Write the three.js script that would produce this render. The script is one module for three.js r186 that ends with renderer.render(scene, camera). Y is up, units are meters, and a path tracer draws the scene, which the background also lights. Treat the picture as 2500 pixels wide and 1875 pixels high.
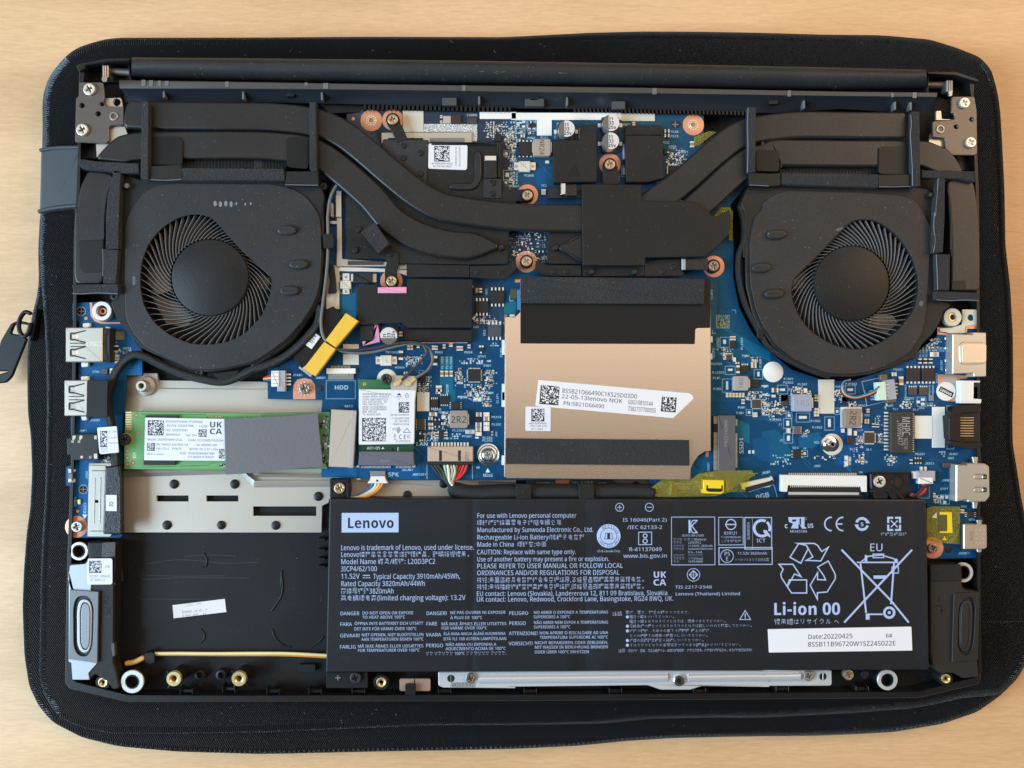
import * as THREE from 'three';
import { mergeGeometries, toCreasedNormals } from 'three/addons/utils/BufferGeometryUtils.js';
import { RectAreaLightUniformsLib } from 'three/addons/lights/RectAreaLightUniformsLib.js';

// ---------------------------------------------------------------- camera, light, exposure
const scene = new THREE.Scene();
const camera = new THREE.PerspectiveCamera(52.6, 4 / 3, 0.02, 20);
camera.up.set(0, 0, -1);
camera.position.set(-0.004, 0.345, 0.003);
camera.lookAt(0.002, 0.02, -0.002);
camera.updateMatrixWorld(true);
camera.updateProjectionMatrix();

const renderer = new THREE.WebGLRenderer({ antialias: true });
renderer.toneMapping = THREE.LinearToneMapping;
renderer.toneMappingExposure = 1;
renderer.shadowMap.enabled = true;
RectAreaLightUniformsLib.init();
scene.background = new THREE.Color(0.07, 0.062, 0.052);      // light bounced round the room
function areaLight(name, color, intensity, w, h, from, to) {
  const l = new THREE.RectAreaLight(color, intensity, w, h);
  l.name = name; l.position.set(...from); l.lookAt(...to); scene.add(l);
}
areaLight('window_light', new THREE.Color(0.57, 0.81, 1.0), 15, 0.9, 0.85, [-1.15, 0.66, 0.24], [-0.05, 0, -0.02]);
areaLight('ceiling_bounce', new THREE.Color(1.0, 0.88, 0.74), 0.9, 3.0, 2.6, [0.0, 2.0, -1.28], [0.0, 0, -1.28]);
areaLight('room_lamp_light', new THREE.Color(1.0, 0.68, 0.4), 6.0, 1.0, 0.8, [1.15, 0.9, -0.5], [0.15, 0, 0]);

// ---------------------------------------------------------------- helpers
const mm = 0.001;
const crease = (g, a) => { g.scale(1000, 1000, 1000); g = toCreasedNormals(g, a); g.scale(0.001, 0.001, 0.001); return g; };   // toCreasedNormals joins corners closer than a hundredth of a unit: work in millimetres
function rng(seed) { let a = seed >>> 0; return () => { a = (a + 0x6d2b79f5) >>> 0; let t = Math.imul(a ^ (a >>> 15), 1 | a); t = (t + Math.imul(t ^ (t >>> 7), 61 | t)) ^ t; return ((t ^ (t >>> 14)) >>> 0) / 4294967296; }; }
const TS = 640 / 2212, FR = { F: [0, 0, 2500 / 2212], S: [0, 0, 1] };
'ABCD'.split('').forEach((r, j) => [0, 620, 1240, 1860].forEach((x, i) => { FR[r + (i + 1)] = [x, [50, 500, 950, 1395][j], TS]; }));
const sp = (f, x, y) => [FR[f][0] + x * FR[f][2], FR[f][1] + y * FR[f][2]];
// a measured point (pixel of the 2500 x 1875 photograph) at a known height h (mm over the table) -> metres
const _tan = Math.tan(THREE.MathUtils.degToRad(camera.fov / 2));
function at(sx, sy, h) {
  const d = new THREE.Vector3((sx / 1250 - 1) * _tan * 4 / 3, (1 - sy / 937.5) * _tan, -1).applyQuaternion(camera.quaternion);
  const t = (h * mm - camera.position.y) / d.y;
  return [camera.position.x + d.x * t, camera.position.z + d.z * t];
}
function P(spec) {                                   // 'A1 630,370 680,520 B2 0,10' -> measured points
  let f = 'F', h; const out = [];
  for (const t of spec.trim().split(/\s+/)) {
    if (FR[t]) { f = t; continue; }
    if (t[0] === 'h') { h = +t.slice(1); continue; }
    const [x, y] = t.split(',').map(Number); const p = sp(f, x, y); p.h = h; out.push(p);
  }
  return out;
}
const scaleAt = (h) => (camera.position.y / mm - h) * _tan / 937.5;       // mm per source pixel
let lastH = 30, BASE = 0;                                         // height (mm) of the thing that is being built
const V2 = (p, h) => { const [x, z] = at(p[0], p[1], h); return new THREE.Vector2(x, -z); };
const world = (spec, h) => (typeof spec === 'string' ? P(spec) : spec).map((p) => V2(p, h));
function rounded(pts, r, Cls = THREE.Shape) {          // polygon with rounded corners, r in mm
  const s = new Cls(), n = pts.length, R = r * mm;
  for (let i = 0; i < n; i++) {
    const a = pts[(i + n - 1) % n], b = pts[i], c = pts[(i + 1) % n], la = b.distanceTo(a), lc = b.distanceTo(c);
    const p = b.clone().lerp(a, Math.min(R / la, 0.48)), q = b.clone().lerp(c, Math.min(R / lc, 0.48));
    if (i) s.lineTo(p.x, p.y); else s.moveTo(p.x, p.y);
    if (r > 0) s.quadraticCurveTo(b.x, b.y, q.x, q.y); else s.lineTo(b.x, b.y);
  }
  s.closePath();
  return s;
}
function mesh(name, geo, mat, parent, o = {}) {
  const m = new THREE.Mesh(geo, mat); m.name = name; m.castShadow = m.receiveShadow = true;
  if (o.label) m.userData.label = o.label;
  if (o.kind) m.userData.kind = o.kind;
  parent.add(m); return m;
}
const clean = (pts) => pts.filter((p, i) => p.distanceTo(pts[(i + 1) % pts.length]) > 2e-6);
function slabGeo(pts, top, th, o = {}) {
  const bev = Math.min(o.bev ?? 0.15, th * 0.49), r = o.r ?? 0.2;
  const s = rounded(clean(pts), r);
  for (const h of o.holes ?? []) s.holes.push(rounded(clean(world(h.p ?? h, top)), h.r ?? r, THREE.Path));
  for (const d of o.discs ?? []) { const [cx, cy, rr] = circ(d, top); const p = new THREE.Path(); p.absarc(cx, cy, rr, 0, Math.PI * 2, true); s.holes.push(p); }
  const depth = th - 2 * bev;
  let g = new THREE.ExtrudeGeometry(s, { depth: depth * mm, bevelEnabled: true, bevelThickness: bev * mm, bevelSize: bev * mm, bevelOffset: -bev * mm, bevelSegments: o.seg ?? (bev > 0.5 ? 4 : 1), curveSegments: o.cs ?? 4 });
  g.rotateX(-Math.PI / 2); g.translate(0, (top - bev - depth - BASE) * mm, 0);
  if (bev > 0.5 || o.crease) g = flatCaps(crease(g, 0.7));
  return g;
}
function flatCaps(g) {                                 // level faces stay level: only the rounded edge is smooth
  const p = g.attributes.position, n = g.attributes.normal; g.computeBoundingBox(); const { min, max } = g.boundingBox;
  for (let i = 0; i < p.count; i += 3) for (const [y, s] of [[max.y, 1], [min.y, -1]]) if ([0, 1, 2].every((k) => Math.abs(p.getY(i + k) - y) < 1e-6)) for (let k = 0; k < 3; k++) n.setXYZ(i + k, 0, s, 0);
  return g;
}
const circ = (d, h) => { const [f, x, y, r] = d, p = sp(f, x, y), v = V2(p, h); return [v.x, v.y, r * FR[f][2] * scaleAt(h) * mm]; };
function slab(name, spec, top, th, mat, parent, o = {}) {
  const pts = world(spec, top);
  lastH = top;
  if (o.sheet) { const s = autoSheet(pts, o.sheet.w ?? 256); s.fill(o.sheet.bg); o.sheet.draw(s); mat = s.mat(o.sheet.m); }
  return mesh(name, slabGeo(pts, top, th, o), mat, parent, o);
}
const box4 = (f, x0, y0, x1, y1) => [sp(f, x0, y0), sp(f, x1, y0), sp(f, x1, y1), sp(f, x0, y1)];
const rect = (name, f, x0, y0, x1, y1, top, th, mat, parent, o) => slab(name, box4(f, x0, y0, x1, y1), top, th, mat, parent, o);
function turned(f, cx, cy, w, h, deg) { const a = deg * Math.PI / 180, c = Math.cos(a), s = Math.sin(a); return [[-1, -1], [1, -1], [1, 1], [-1, 1]].map(([u, v]) => sp(f, cx + (u * w * c - v * h * s) / 2, cy + (u * w * s + v * h * c) / 2)); }
function lathe(name, f, x, y, profile, mat, parent, o = {}) {             // profile: [radius in frame units, height mm] from the top centre outwards
  const top = profile[0][1], [cx, cy] = circ([f, x, y, 1], o.h ?? top), k = FR[f][2] * scaleAt(top) * mm;
  let g = new THREE.LatheGeometry(profile.map(([r, h]) => new THREE.Vector2(r * k, (h - top) * mm)).reverse(), o.n ?? 28);
  if (o.crease !== false) g = crease(g, 0.6);
  flatUV(g);
  const m = mesh(name, g, mat, parent, o); m.position.set(cx, (top - BASE) * mm, -cy); return m;
}
function flatUV(g) { const p = g.attributes.position, u = g.attributes.uv; for (let i = 0; i < p.count; i++) u.setXY(i, p.getX(i), -p.getZ(i)); }
const disc = (name, f, x, y, r, top, th, mat, parent, o) => { const c = Math.min(0.12 / (FR[f][2] * scaleAt(top)), r * 0.2); return lathe(name, f, x, y, [[0, top], [r - c, top], [r, top - Math.min(0.12, th / 2)], [r, top - th]], mat, parent, o); };
const ring = (name, f, x, y, r, ri, top, th, mat, parent, o) => lathe(name, f, x, y, [[ri, top - th], [ri, top], [r - 3, top], [r, top - Math.min(0.12, th / 2)], [r, top - th]], mat, parent, { h: top, ...o });
const screwGeo = (() => {
  const s = new THREE.Shape(); s.absarc(0, 0, 1, 0, Math.PI * 2);
  const w = 0.15, l = 0.58, p = new THREE.Path([[w, w], [w, l], [-w, l], [-w, w], [-l, w], [-l, -w], [-w, -w], [-w, -l], [w, -l], [w, -w], [l, -w], [l, w]].map((a) => new THREE.Vector2(...a)));
  s.holes.push(p);
  const a = new THREE.ExtrudeGeometry(s, { depth: 0.35, bevelEnabled: true, bevelThickness: 0.12, bevelSize: 0.12, bevelOffset: -0.12, bevelSegments: 2, curveSegments: 16 });
  a.rotateX(-Math.PI / 2); a.translate(0, -0.47, 0);
  const b = new THREE.CylinderGeometry(0.97, 0.97, 0.5, 24, 1); b.translate(0, -0.72, 0);
  return mergeGeometries([a, b.toNonIndexed()]);
})();
function screw(f, x, y, r, top, mat, parent, turn = 0.3) {
  const [cx, cy, rr] = circ([f, x, y, r], top), m = mesh('screw', screwGeo, mat, parent);
  m.position.set(cx, (top - BASE) * mm, -cy); m.scale.set(rr, Math.max(rr, 0.0009), rr); m.rotation.y = turn; return m;
}
function path3(spec, h0) { return P(spec).map((p) => { const h = p.h ?? h0, [x, z] = at(p[0], p[1], h); return new THREE.Vector3(x, (h - BASE) * mm, z); }); }
function tube(name, spec, h, r, mat, parent, o = {}) {
  const c = new THREE.CatmullRomCurve3(path3(spec, h), false, 'centripetal');
  const g = new THREE.TubeGeometry(c, o.n ?? 60, r * mm, 10);
  const caps = [0, 1].map((t) => { const s = new THREE.SphereGeometry(r * mm * 0.99, 8, 6), p = c.getPoint(t); s.translate(p.x, p.y, p.z); return s; });
  return mesh(name, mergeGeometries([g, ...caps]), mat, parent, o);
}
function ribbonPts(spec, w, h, n = 70, taper) {        // w in mm
  const c = new THREE.CatmullRomCurve3(P(spec).map((p) => { const v = V2(p, h); return new THREE.Vector3(v.x, v.y, 0); }), false, 'centripetal'), L = [], R = [];
  for (let i = 0; i <= n; i++) {
    const t = i / n, p = c.getPoint(t), d = c.getTangent(t), k = w / 2 * mm * (taper ? taper(t) : 1);
    L.push(new THREE.Vector2(p.x - d.y * k, p.y + d.x * k)); R.push(new THREE.Vector2(p.x + d.y * k, p.y - d.x * k));
  }
  return [...L, ...R.reverse()];
}
function ribbon(name, spec, w, top, th, mat, parent, o = {}) {
  return mesh(name, slabGeo(ribbonPts(spec, w, top, o.n, o.taper), top, th, { r: o.r ?? 0, ...o }), mat, parent, o);
}
// a strip between two measured edges whose height follows a profile across it: a bent sheet or a half-round bar
function strip(name, edgeA, edgeB, prof, mat, parent, o = {}) {
  const A = P(edgeA), B = P(edgeB), n = 40, pos = [], idx = [], uv = [], m = prof.length;
  const along = (E, t) => { const k = t * (E.length - 1), i = Math.min(Math.floor(k), E.length - 2), u = k - i; return [E[i][0] + (E[i + 1][0] - E[i][0]) * u, E[i][1] + (E[i + 1][1] - E[i][1]) * u]; };
  for (let i = 0; i <= n; i++) { const a = along(A, i / n), b = along(B, i / n); prof.forEach(([t, h]) => { const [x, z] = at(a[0] + (b[0] - a[0]) * t, a[1] + (b[1] - a[1]) * t, h); pos.push(x, (h - BASE) * mm, z); uv.push(x, -z); }); }
  for (let i = 0; i < n; i++) for (let j = 0; j < m - 1; j++) { const a = i * m + j, b = a + m; idx.push(a, a + 1, b, b, a + 1, b + 1); }
  for (const e of [0, n]) for (let j = 1; j < m - 1; j++) idx.push(e * m, e * m + j, e * m + j + 1);
  let g = new THREE.BufferGeometry();
  g.setAttribute('position', new THREE.Float32BufferAttribute(pos, 3)); g.setAttribute('uv', new THREE.Float32BufferAttribute(uv, 2)); g.setIndex(idx);
  g = crease(g.toNonIndexed(), o.crease ?? 0.9);
  return mesh(name, g, mat, parent, o);
}
// heaps of tiny solder joints, pins and passives: joined, coloured by vertex
function heap() {
  const list = [];
  return {
    box(f, x0, y0, x1, y1, base, th, col, deg = 0) {
      const [cx, cy] = circ([f, (x0 + x1) / 2, (y0 + y1) / 2, 1], base + th), k = FR[f][2] * scaleAt(base + th) * mm;
      const g = new THREE.BoxGeometry((x1 - x0) * k, th * mm, (y1 - y0) * k).toNonIndexed();
      if (deg) g.rotateY(-deg * Math.PI / 180);
      g.translate(cx, (base + th / 2 - BASE) * mm, -cy);
      const n = g.attributes.position.count, c = new Float32Array(n * 3);
      for (let i = 0; i < n; i++) c.set(col, i * 3);
      g.setAttribute('color', new THREE.BufferAttribute(c, 3)); list.push(g);
    },
    build(name, mat, parent) { return list.length ? mesh(name, mergeGeometries(list), mat, parent, { kind: 'stuff' }) : null; },
  };
}
// ---------------------------------------------------------------- printed sheets (canvas laid out in metres on the part's own plane)
function makeSheet(X0, X1, Y0, Y1, wpx, h) {           // Y = -z
  const W = X1 - X0, Hh = Y1 - Y0, hpx = Math.min(2048, Math.max(8, Math.round(wpx * Hh / W)));
  const cv = document.createElement('canvas'); cv.width = wpx; cv.height = hpx; const c = cv.getContext('2d');
  const s = {
    cv, c, w: wpx, h: hpx, k: wpx / W,
    fill(col) { c.fillStyle = col; c.fillRect(0, 0, wpx, hpx); },
    pt(f, x, y) { const p = V2(sp(f, x, y), s.height); return [(p.x - X0) / W * wpx, (Y1 - p.y) / Hh * hpx]; },
    u(f) { return FR[f][2] * scaleAt(s.height) * mm * s.k; },           // canvas pixels per frame unit
    text(f, x, y, str, size, o = {}) { const [px, py] = s.pt(f, x, y), u = s.u(f); drawText(c, str, px, py, size * u, { ...o, w: o.w && o.w * u }); },
    rect(f, x0, y0, x1, y1, col, lw) { const a = s.pt(f, x0, y0), b = s.pt(f, x1, y1); if (lw) { c.strokeStyle = col; c.lineWidth = lw * s.u(f); c.strokeRect(a[0], a[1], b[0] - a[0], b[1] - a[1]); } else { c.fillStyle = col; c.fillRect(a[0], a[1], b[0] - a[0], b[1] - a[1]); } },
    poly(f, pts, col, lw, close = true) { c.beginPath(); pts.split(' ').forEach((t, i) => { const q = s.pt(f, ...t.split(',').map(Number)); if (i) c.lineTo(...q); else c.moveTo(...q); }); if (close) c.closePath(); if (lw) { c.strokeStyle = col; c.lineWidth = lw * s.u(f); c.stroke(); } else { c.fillStyle = col; c.fill(); } },
    circle(f, x, y, r, col, lw, a0 = 0, a1 = 7) { const q = s.pt(f, x, y), u = s.u(f); c.beginPath(); c.arc(q[0], q[1], r * u, a0, a1); if (lw) { c.strokeStyle = col; c.lineWidth = lw * u; c.stroke(); } else { c.fillStyle = col; c.fill(); } },
    code(f, x0, y0, x1, y1, n, seed, col = '#181820') { const R = rng(seed), a = s.pt(f, x0, y0), b = s.pt(f, x1, y1), dx = (b[0] - a[0]) / n, dy = (b[1] - a[1]) / n; c.fillStyle = col; for (let i = 0; i < n; i++) for (let j = 0; j < n; j++) if (i === 0 || j === n - 1 || (j === 0 && i % 2) || (i === n - 1 && j % 2) || R() < 0.48) c.fillRect(a[0] + i * dx, a[1] + j * dy, dx * 1.03, dy * 1.03); },
    tex() { const t = new THREE.CanvasTexture(cv); t.colorSpace = THREE.SRGBColorSpace; t.magFilter = THREE.LinearFilter; t.wrapS = t.wrapT = THREE.ClampToEdgeWrapping; t.repeat.set(1 / W, 1 / Hh); t.offset.set(-X0 / W, -Y0 / Hh); return t; },
    mat(o = {}) { return new THREE.MeshPhysicalMaterial({ map: s.tex(), roughness: 0.55, ...o }); },
  };
  s.height = h; return s;
}
function sheetFor(spec, h, wpx) { const p = world(spec, h), xs = p.map((v) => v.x), ys = p.map((v) => v.y); return makeSheet(Math.min(...xs), Math.max(...xs), Math.min(...ys), Math.max(...ys), wpx, h); }

function autoSheet(pts, wpx) { const xs = pts.map((v) => v.x), ys = pts.map((v) => v.y); return makeSheet(Math.min(...xs), Math.max(...xs), Math.min(...ys), Math.max(...ys), wpx, lastH); }
const STROKES = { 中: '1,3 9,3 9,7 1,7 1,3|5,0 5,10', 国: '1,1 9,1 9,9 1,9 1,1|3,3 7,3|3,5 7,5|3,7 7,7|5,3 5,7', 日: '2,1 8,1 8,9 2,9 2,1|2,5 8,5', 子: '2,1 8,1 5,4 5,9 3,9|1,5 9,5', 电: '2,2 8,2 8,7 2,7 2,2|2,4.5 8,4.5|5,0 5,9 9,9', 二: '2,2 8,2|1,8 9,8', 工: '2,1 8,1|5,1 5,9|1,9 9,9', 公: '4,1 1,5|6,1 9,5|5,4 3,9 8,9', 司: '1,1 9,1 9,9 7,9|2,3 7,3|3,5 7,5 7,8 3,8 3,5', 回: '1,1 9,1 9,9 1,9 1,1|3,3 7,3 7,7 3,7 3,3', 用: '2,1 8,1 8,9|2,1 2,6 1,9|2,4 8,4|2,6 8,6|5,1 5,9', 大: '1,3 9,3|5,0 5,4 1,9|5,4 9,9', 上: '5,1 5,9|5,4 8,4|1,9 9,9', 下: '1,1 9,1|5,1 5,9|6,3 8,5', 火: '5,0 5,4 1,9|5,4 9,9|2,2 3,4|8,2 7,4', 合: '5,0 1,4|5,0 9,4|3,4 7,4|2,6 8,6 8,9 2,9 2,6', 会: '5,0 1,4|5,0 9,4|3,4 7,4|1,6 9,6|5,6 3,9 8,9|7,7 9,9', 有: '1,2 9,2|5,0 1,6|4,4 8,4 8,9|4,4 4,9|4,6 8,6|4,7.5 8,7.5', 同: '1,1 9,1 9,9 8,9|1,1 1,9|3,3 7,3|3,5 7,5 7,7 3,7 3,5', の: '5,2 4,7 2,8 1,5 4,2 7,2 9,5 8,8 6,9', は: '1,1 1,9|4,3 9,3|7,1 7,8 5,9 4,8 9,8', い: '1,2 2,7 3,8|7,2 9,6', て: '1,2 9,2 5,4 5,7 8,9', し: '2,1 2,7 4,9 8,7', ク: '4,0 1,5|4,2 8,2 7,6 3,9', ル: '3,1 3,6 1,9|6,1 6,9 9,6', イ: '8,0 1,5|5,3 5,10', リ: '2,1 2,6|7,0 7,6 4,9', サ: '1,3 9,3|3,1 3,6|7,1 7,6 4,9', ヘ: '1,6 4,3 9,8', '。': '2,7 4,7 4,9 2,9 2,7', '、': '2,7 4,9', '，': '2,8 3,9 2,10' };
const PARTS = ['2,0 2,10|0,3 4,3|0,7 4,6|7,1 7,10|5,4 10,4', '1,2 9,2|5,2 5,9|2,9 8,9', '5,0 1,5|5,0 9,5|5,5 5,10|2,7 8,7', '2,1 4,3|1,4 3,6|1,10 4,7|6,1 6,9 9,9|5,4 9,3', '0,2 10,2|3,0 3,4|7,0 7,4|1,6 9,6|5,6 5,10', '1,1 1,6|9,1 9,6|1,3 9,3|5,5 2,10|5,5 9,10', '5,0 5,3|1,3 9,3|3,3 1,9|6,5 9,9', '2,2 8,2|8,2 3,9|3,4 9,9', '0,2 10,2|5,0 5,10|0,6 10,6', '1,0 9,0 9,10 1,10 1,0|1,5 9,5', '0,1 10,1|0,5 10,5|0,9 10,9|5,1 5,9', '0,3 10,3|5,0 5,10|5,3 0,9|5,3 10,9', '2,0 0,4|1,3 1,10|4,2 10,2|7,2 7,9 4,9', '0,1 10,1|2,1 0,9|8,1 10,9|2,5 8,5', '1,1 9,1 9,9|1,1 1,9|1,4 9,4|1,7 9,7', '3,0 0,5|5,2 10,2|7,2 7,10|4,6 10,6'];
function glyph(c, ch, x, y, s) {                        // a Han, kana or Hangul letter as pen strokes in the square x, y .. +s
  const put = (d, ox, oy, w, h) => d.split('|').forEach((st) => { st.split(' ').forEach((t, i) => { const [a, b] = t.split(',').map(Number), q = [x + (ox + a / 10 * w) * s, y + (oy + b / 10 * h) * s]; if (i) c.lineTo(...q); else c.moveTo(...q); }); });
  c.beginPath();
  const k = ch.codePointAt(0);
  if (STROKES[ch]) put(STROKES[ch], 0.05, 0.05, 0.88, 0.88);
  else if (k >= 0xac00 && k < 0xd7b0) { put(['1,1 9,1 9,9', '1,1 1,9 9,9', '1,1 9,1 9,9 1,9 1,1', '5,1 1,9|5,1 9,9', '1,1 9,1|5,1 1,9|5,1 9,9'][k % 5], 0.08, 0.06, 0.4, 0.4); put(k & 1 ? '5,0 5,10|5,5 9,5' : k & 2 ? '5,0 5,10' : '0,4 10,4|5,4 5,9', 0.5, 0.02, 0.42, 0.5); if (k % 3) { c.moveTo(x + s * 0.56, y + s * 0.78); c.arc(x + s * 0.42, y + s * 0.78, s * 0.14, 0, 6.3); } else put('1,1 1,9 9,9', 0.25, 0.6, 0.5, 0.3); }
  else if (k >= 0x3040 && k < 0x3100) { const r = k % 5; put(['1,3 9,3|5,0 5,9 2,7 8,6', '2,1 8,1 3,5 8,6 5,9', '1,2 9,2|4,2 3,8 8,9', '2,1 2,9|5,4 9,4|7,1 7,9', '1,4 8,2 9,5 4,9'][r], 0.1, 0.1, 0.78, 0.8); }
  else { const q = (k * 2654435761) >>> 0, a = PARTS[q % 16], b = PARTS[(q >>> 5) % 16]; if (k % 3) { put(a, 0.04, 0.08, 0.32, 0.84); put(b, 0.44, 0.05, 0.5, 0.42); if (q & 4096) put(PARTS[(q >>> 13) % 16], 0.44, 0.54, 0.5, 0.4); } else { put(a, 0.1, 0.04, 0.8, 0.4); put(b, 0.08, 0.52, 0.84, 0.42); } }
  c.lineWidth = s * 0.075; c.stroke();
}
function drawText(c, str, x, y, size, o = {}) {        // left, middle; o.w fits the width; o.rot in degrees
  const font = (o.b ? 'bold ' : '') + size + 'px ' + (o.f ?? 'sans-serif'); c.font = font;
  const runs = []; for (const ch of str) { const wide = ch.codePointAt(0) >= 0x2e80, l = runs[runs.length - 1]; if (wide) runs.push([ch, size * 0.98, true]); else if (l && !l[2]) l[0] += ch; else runs.push([ch, 0, false]); }
  let total = 0; for (const r of runs) { if (!r[2]) r[1] = c.measureText(r[0]).width; total += r[1]; }
  c.save(); c.translate(x, y); if (o.rot) c.rotate(o.rot * Math.PI / 180); if (o.w && total) c.scale(o.w / total, 1); if (o.al === 'c') c.translate(-total / 2, 0);
  c.fillStyle = c.strokeStyle = o.col ?? '#fff'; c.textBaseline = 'alphabetic'; c.lineCap = 'round'; c.lineJoin = 'round';
  let cx = 0; for (const [t, w, wide] of runs) { if (wide) glyph(c, t, cx, -size * 0.46, size * 0.92); else c.fillText(t, cx, size * 0.36); cx += w; }
  c.restore();
}

// ---------------------------------------------------------------- materials
function dataTex(n, fn, srgb, rep) {                   // n x n tile, fn(u, v) -> [r, g, b] 0..1, rep = metres per tile
  const d = new Uint8Array(n * n * 4);
  for (let j = 0; j < n; j++) for (let i = 0; i < n; i++) { const c = fn(i, j); d.set([c[0] * 255, c[1] * 255, c[2] * 255, 255].map((x) => Math.max(0, Math.min(255, x))), (j * n + i) * 4); }
  const t = new THREE.DataTexture(d, n, n); t.wrapS = t.wrapT = THREE.RepeatWrapping; t.magFilter = THREE.LinearFilter; if (srgb) t.colorSpace = THREE.SRGBColorSpace; t.repeat.set(1 / rep, 1 / rep); t.needsUpdate = true; return t;
}
function tileNoise(n, cells, seed) {                   // periodic value noise n x n
  const R = rng(seed), g = Array.from({ length: cells * cells }, () => R()), o = new Float32Array(n * n), s = (t) => t * t * (3 - 2 * t);
  for (let j = 0; j < n; j++) for (let i = 0; i < n; i++) { const x = i / n * cells, y = j / n * cells, a = Math.floor(x), b = Math.floor(y), u = s(x - a), v = s(y - b), G = (p, q) => g[(q % cells) * cells + (p % cells)]; o[j * n + i] = (G(a, b) * (1 - u) + G(a + 1, b) * u) * (1 - v) + (G(a, b + 1) * (1 - u) + G(a + 1, b + 1) * u) * v; }
  return o;
}
const nA = tileNoise(512, 8, 1), nB = tileNoise(512, 32, 2), nC = tileNoise(512, 170, 3), nD = tileNoise(512, 256, 4);
function dustTex(base, amount, seed, rep) {            // painted or moulded black with specks of dust and faint rubbed patches
  const cv = document.createElement('canvas'); cv.width = cv.height = 1024; const c = cv.getContext('2d'), R = rng(seed), im = c.createImageData(1024, 1024);
  for (let j = 0; j < 1024; j++) for (let i = 0; i < 1024; i++) { const k = (j >> 1) * 512 + (i >> 1), q = (j & 511) * 512 + (i & 511), v = 1 + (nA[k] - 0.5) * 0.16 + (nC[q] - 0.5) * 0.16 + (nD[q] - 0.5) * 0.12; for (let a = 0; a < 3; a++) im.data[(j * 1024 + i) * 4 + a] = base[a] * v; im.data[(j * 1024 + i) * 4 + 3] = 255; }
  c.putImageData(im, 0, 0);
  for (let n = 0; n < amount; n++) { const x = R() * 1024, y = R() * 1024, a = 0.1 + R() * R() * 0.6, r = 0.8 + R() * 1.5; c.fillStyle = `rgba(190,190,190,${a})`; c.beginPath(); c.ellipse(x, y, r, r * (0.5 + R() * 0.6), R() * 3, 0, 7); c.fill(); }
  for (let n = 0; n < amount / 45; n++) { let x = R() * 1024, y = R() * 1024, a = R() * 6.3; c.strokeStyle = `rgba(175,175,175,${0.15 + R() * 0.3})`; c.lineWidth = 0.9; c.beginPath(); c.moveTo(x, y); for (let k = 0; k < 5; k++) { a += (R() - 0.5) * 1.6; x += Math.cos(a) * 5; y += Math.sin(a) * 5; c.lineTo(x, y); } c.stroke(); }
  const t = new THREE.CanvasTexture(cv); t.colorSpace = THREE.SRGBColorSpace; t.wrapS = t.wrapT = THREE.RepeatWrapping; t.magFilter = THREE.LinearFilter; t.repeat.set(1 / rep, 1 / rep); return t;
}
const grain = dataTex(512, (i, j) => { const v = nC[j * 512 + i] * 0.5 + nD[j * 512 + i] * 0.5; return [v, v, v]; }, false, 0.045);
const foamBump = dataTex(512, (i, j) => { const v = nB[j * 512 + i] * 0.3 + nC[j * 512 + i] * 0.7; return [v, v, v]; }, false, 0.032);
const brush = dataTex(512, (i, j) => { const v = 0.5 + (nD[(j * 512 + ((i >> 5) % 16)) % 262144] - 0.5) * 0.5 + (nA[j * 512 + i] - 0.5) * 0.5; return [v, v, v]; }, false, 0.06);
const std = (r, g, b, rough = 0.5, metal = 0, o = {}) => { const { map, ...rest } = o; const m = new THREE.MeshPhysicalMaterial({ roughness: rough, metalness: metal, ...rest }); m.color.setRGB(r, g, b); if (map) m.map = map; return m; };
const dusty = dustTex([44, 44, 45], 900, 11, 0.09), dusty2 = dustTex([32, 32, 34], 260, 12, 0.1);
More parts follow.
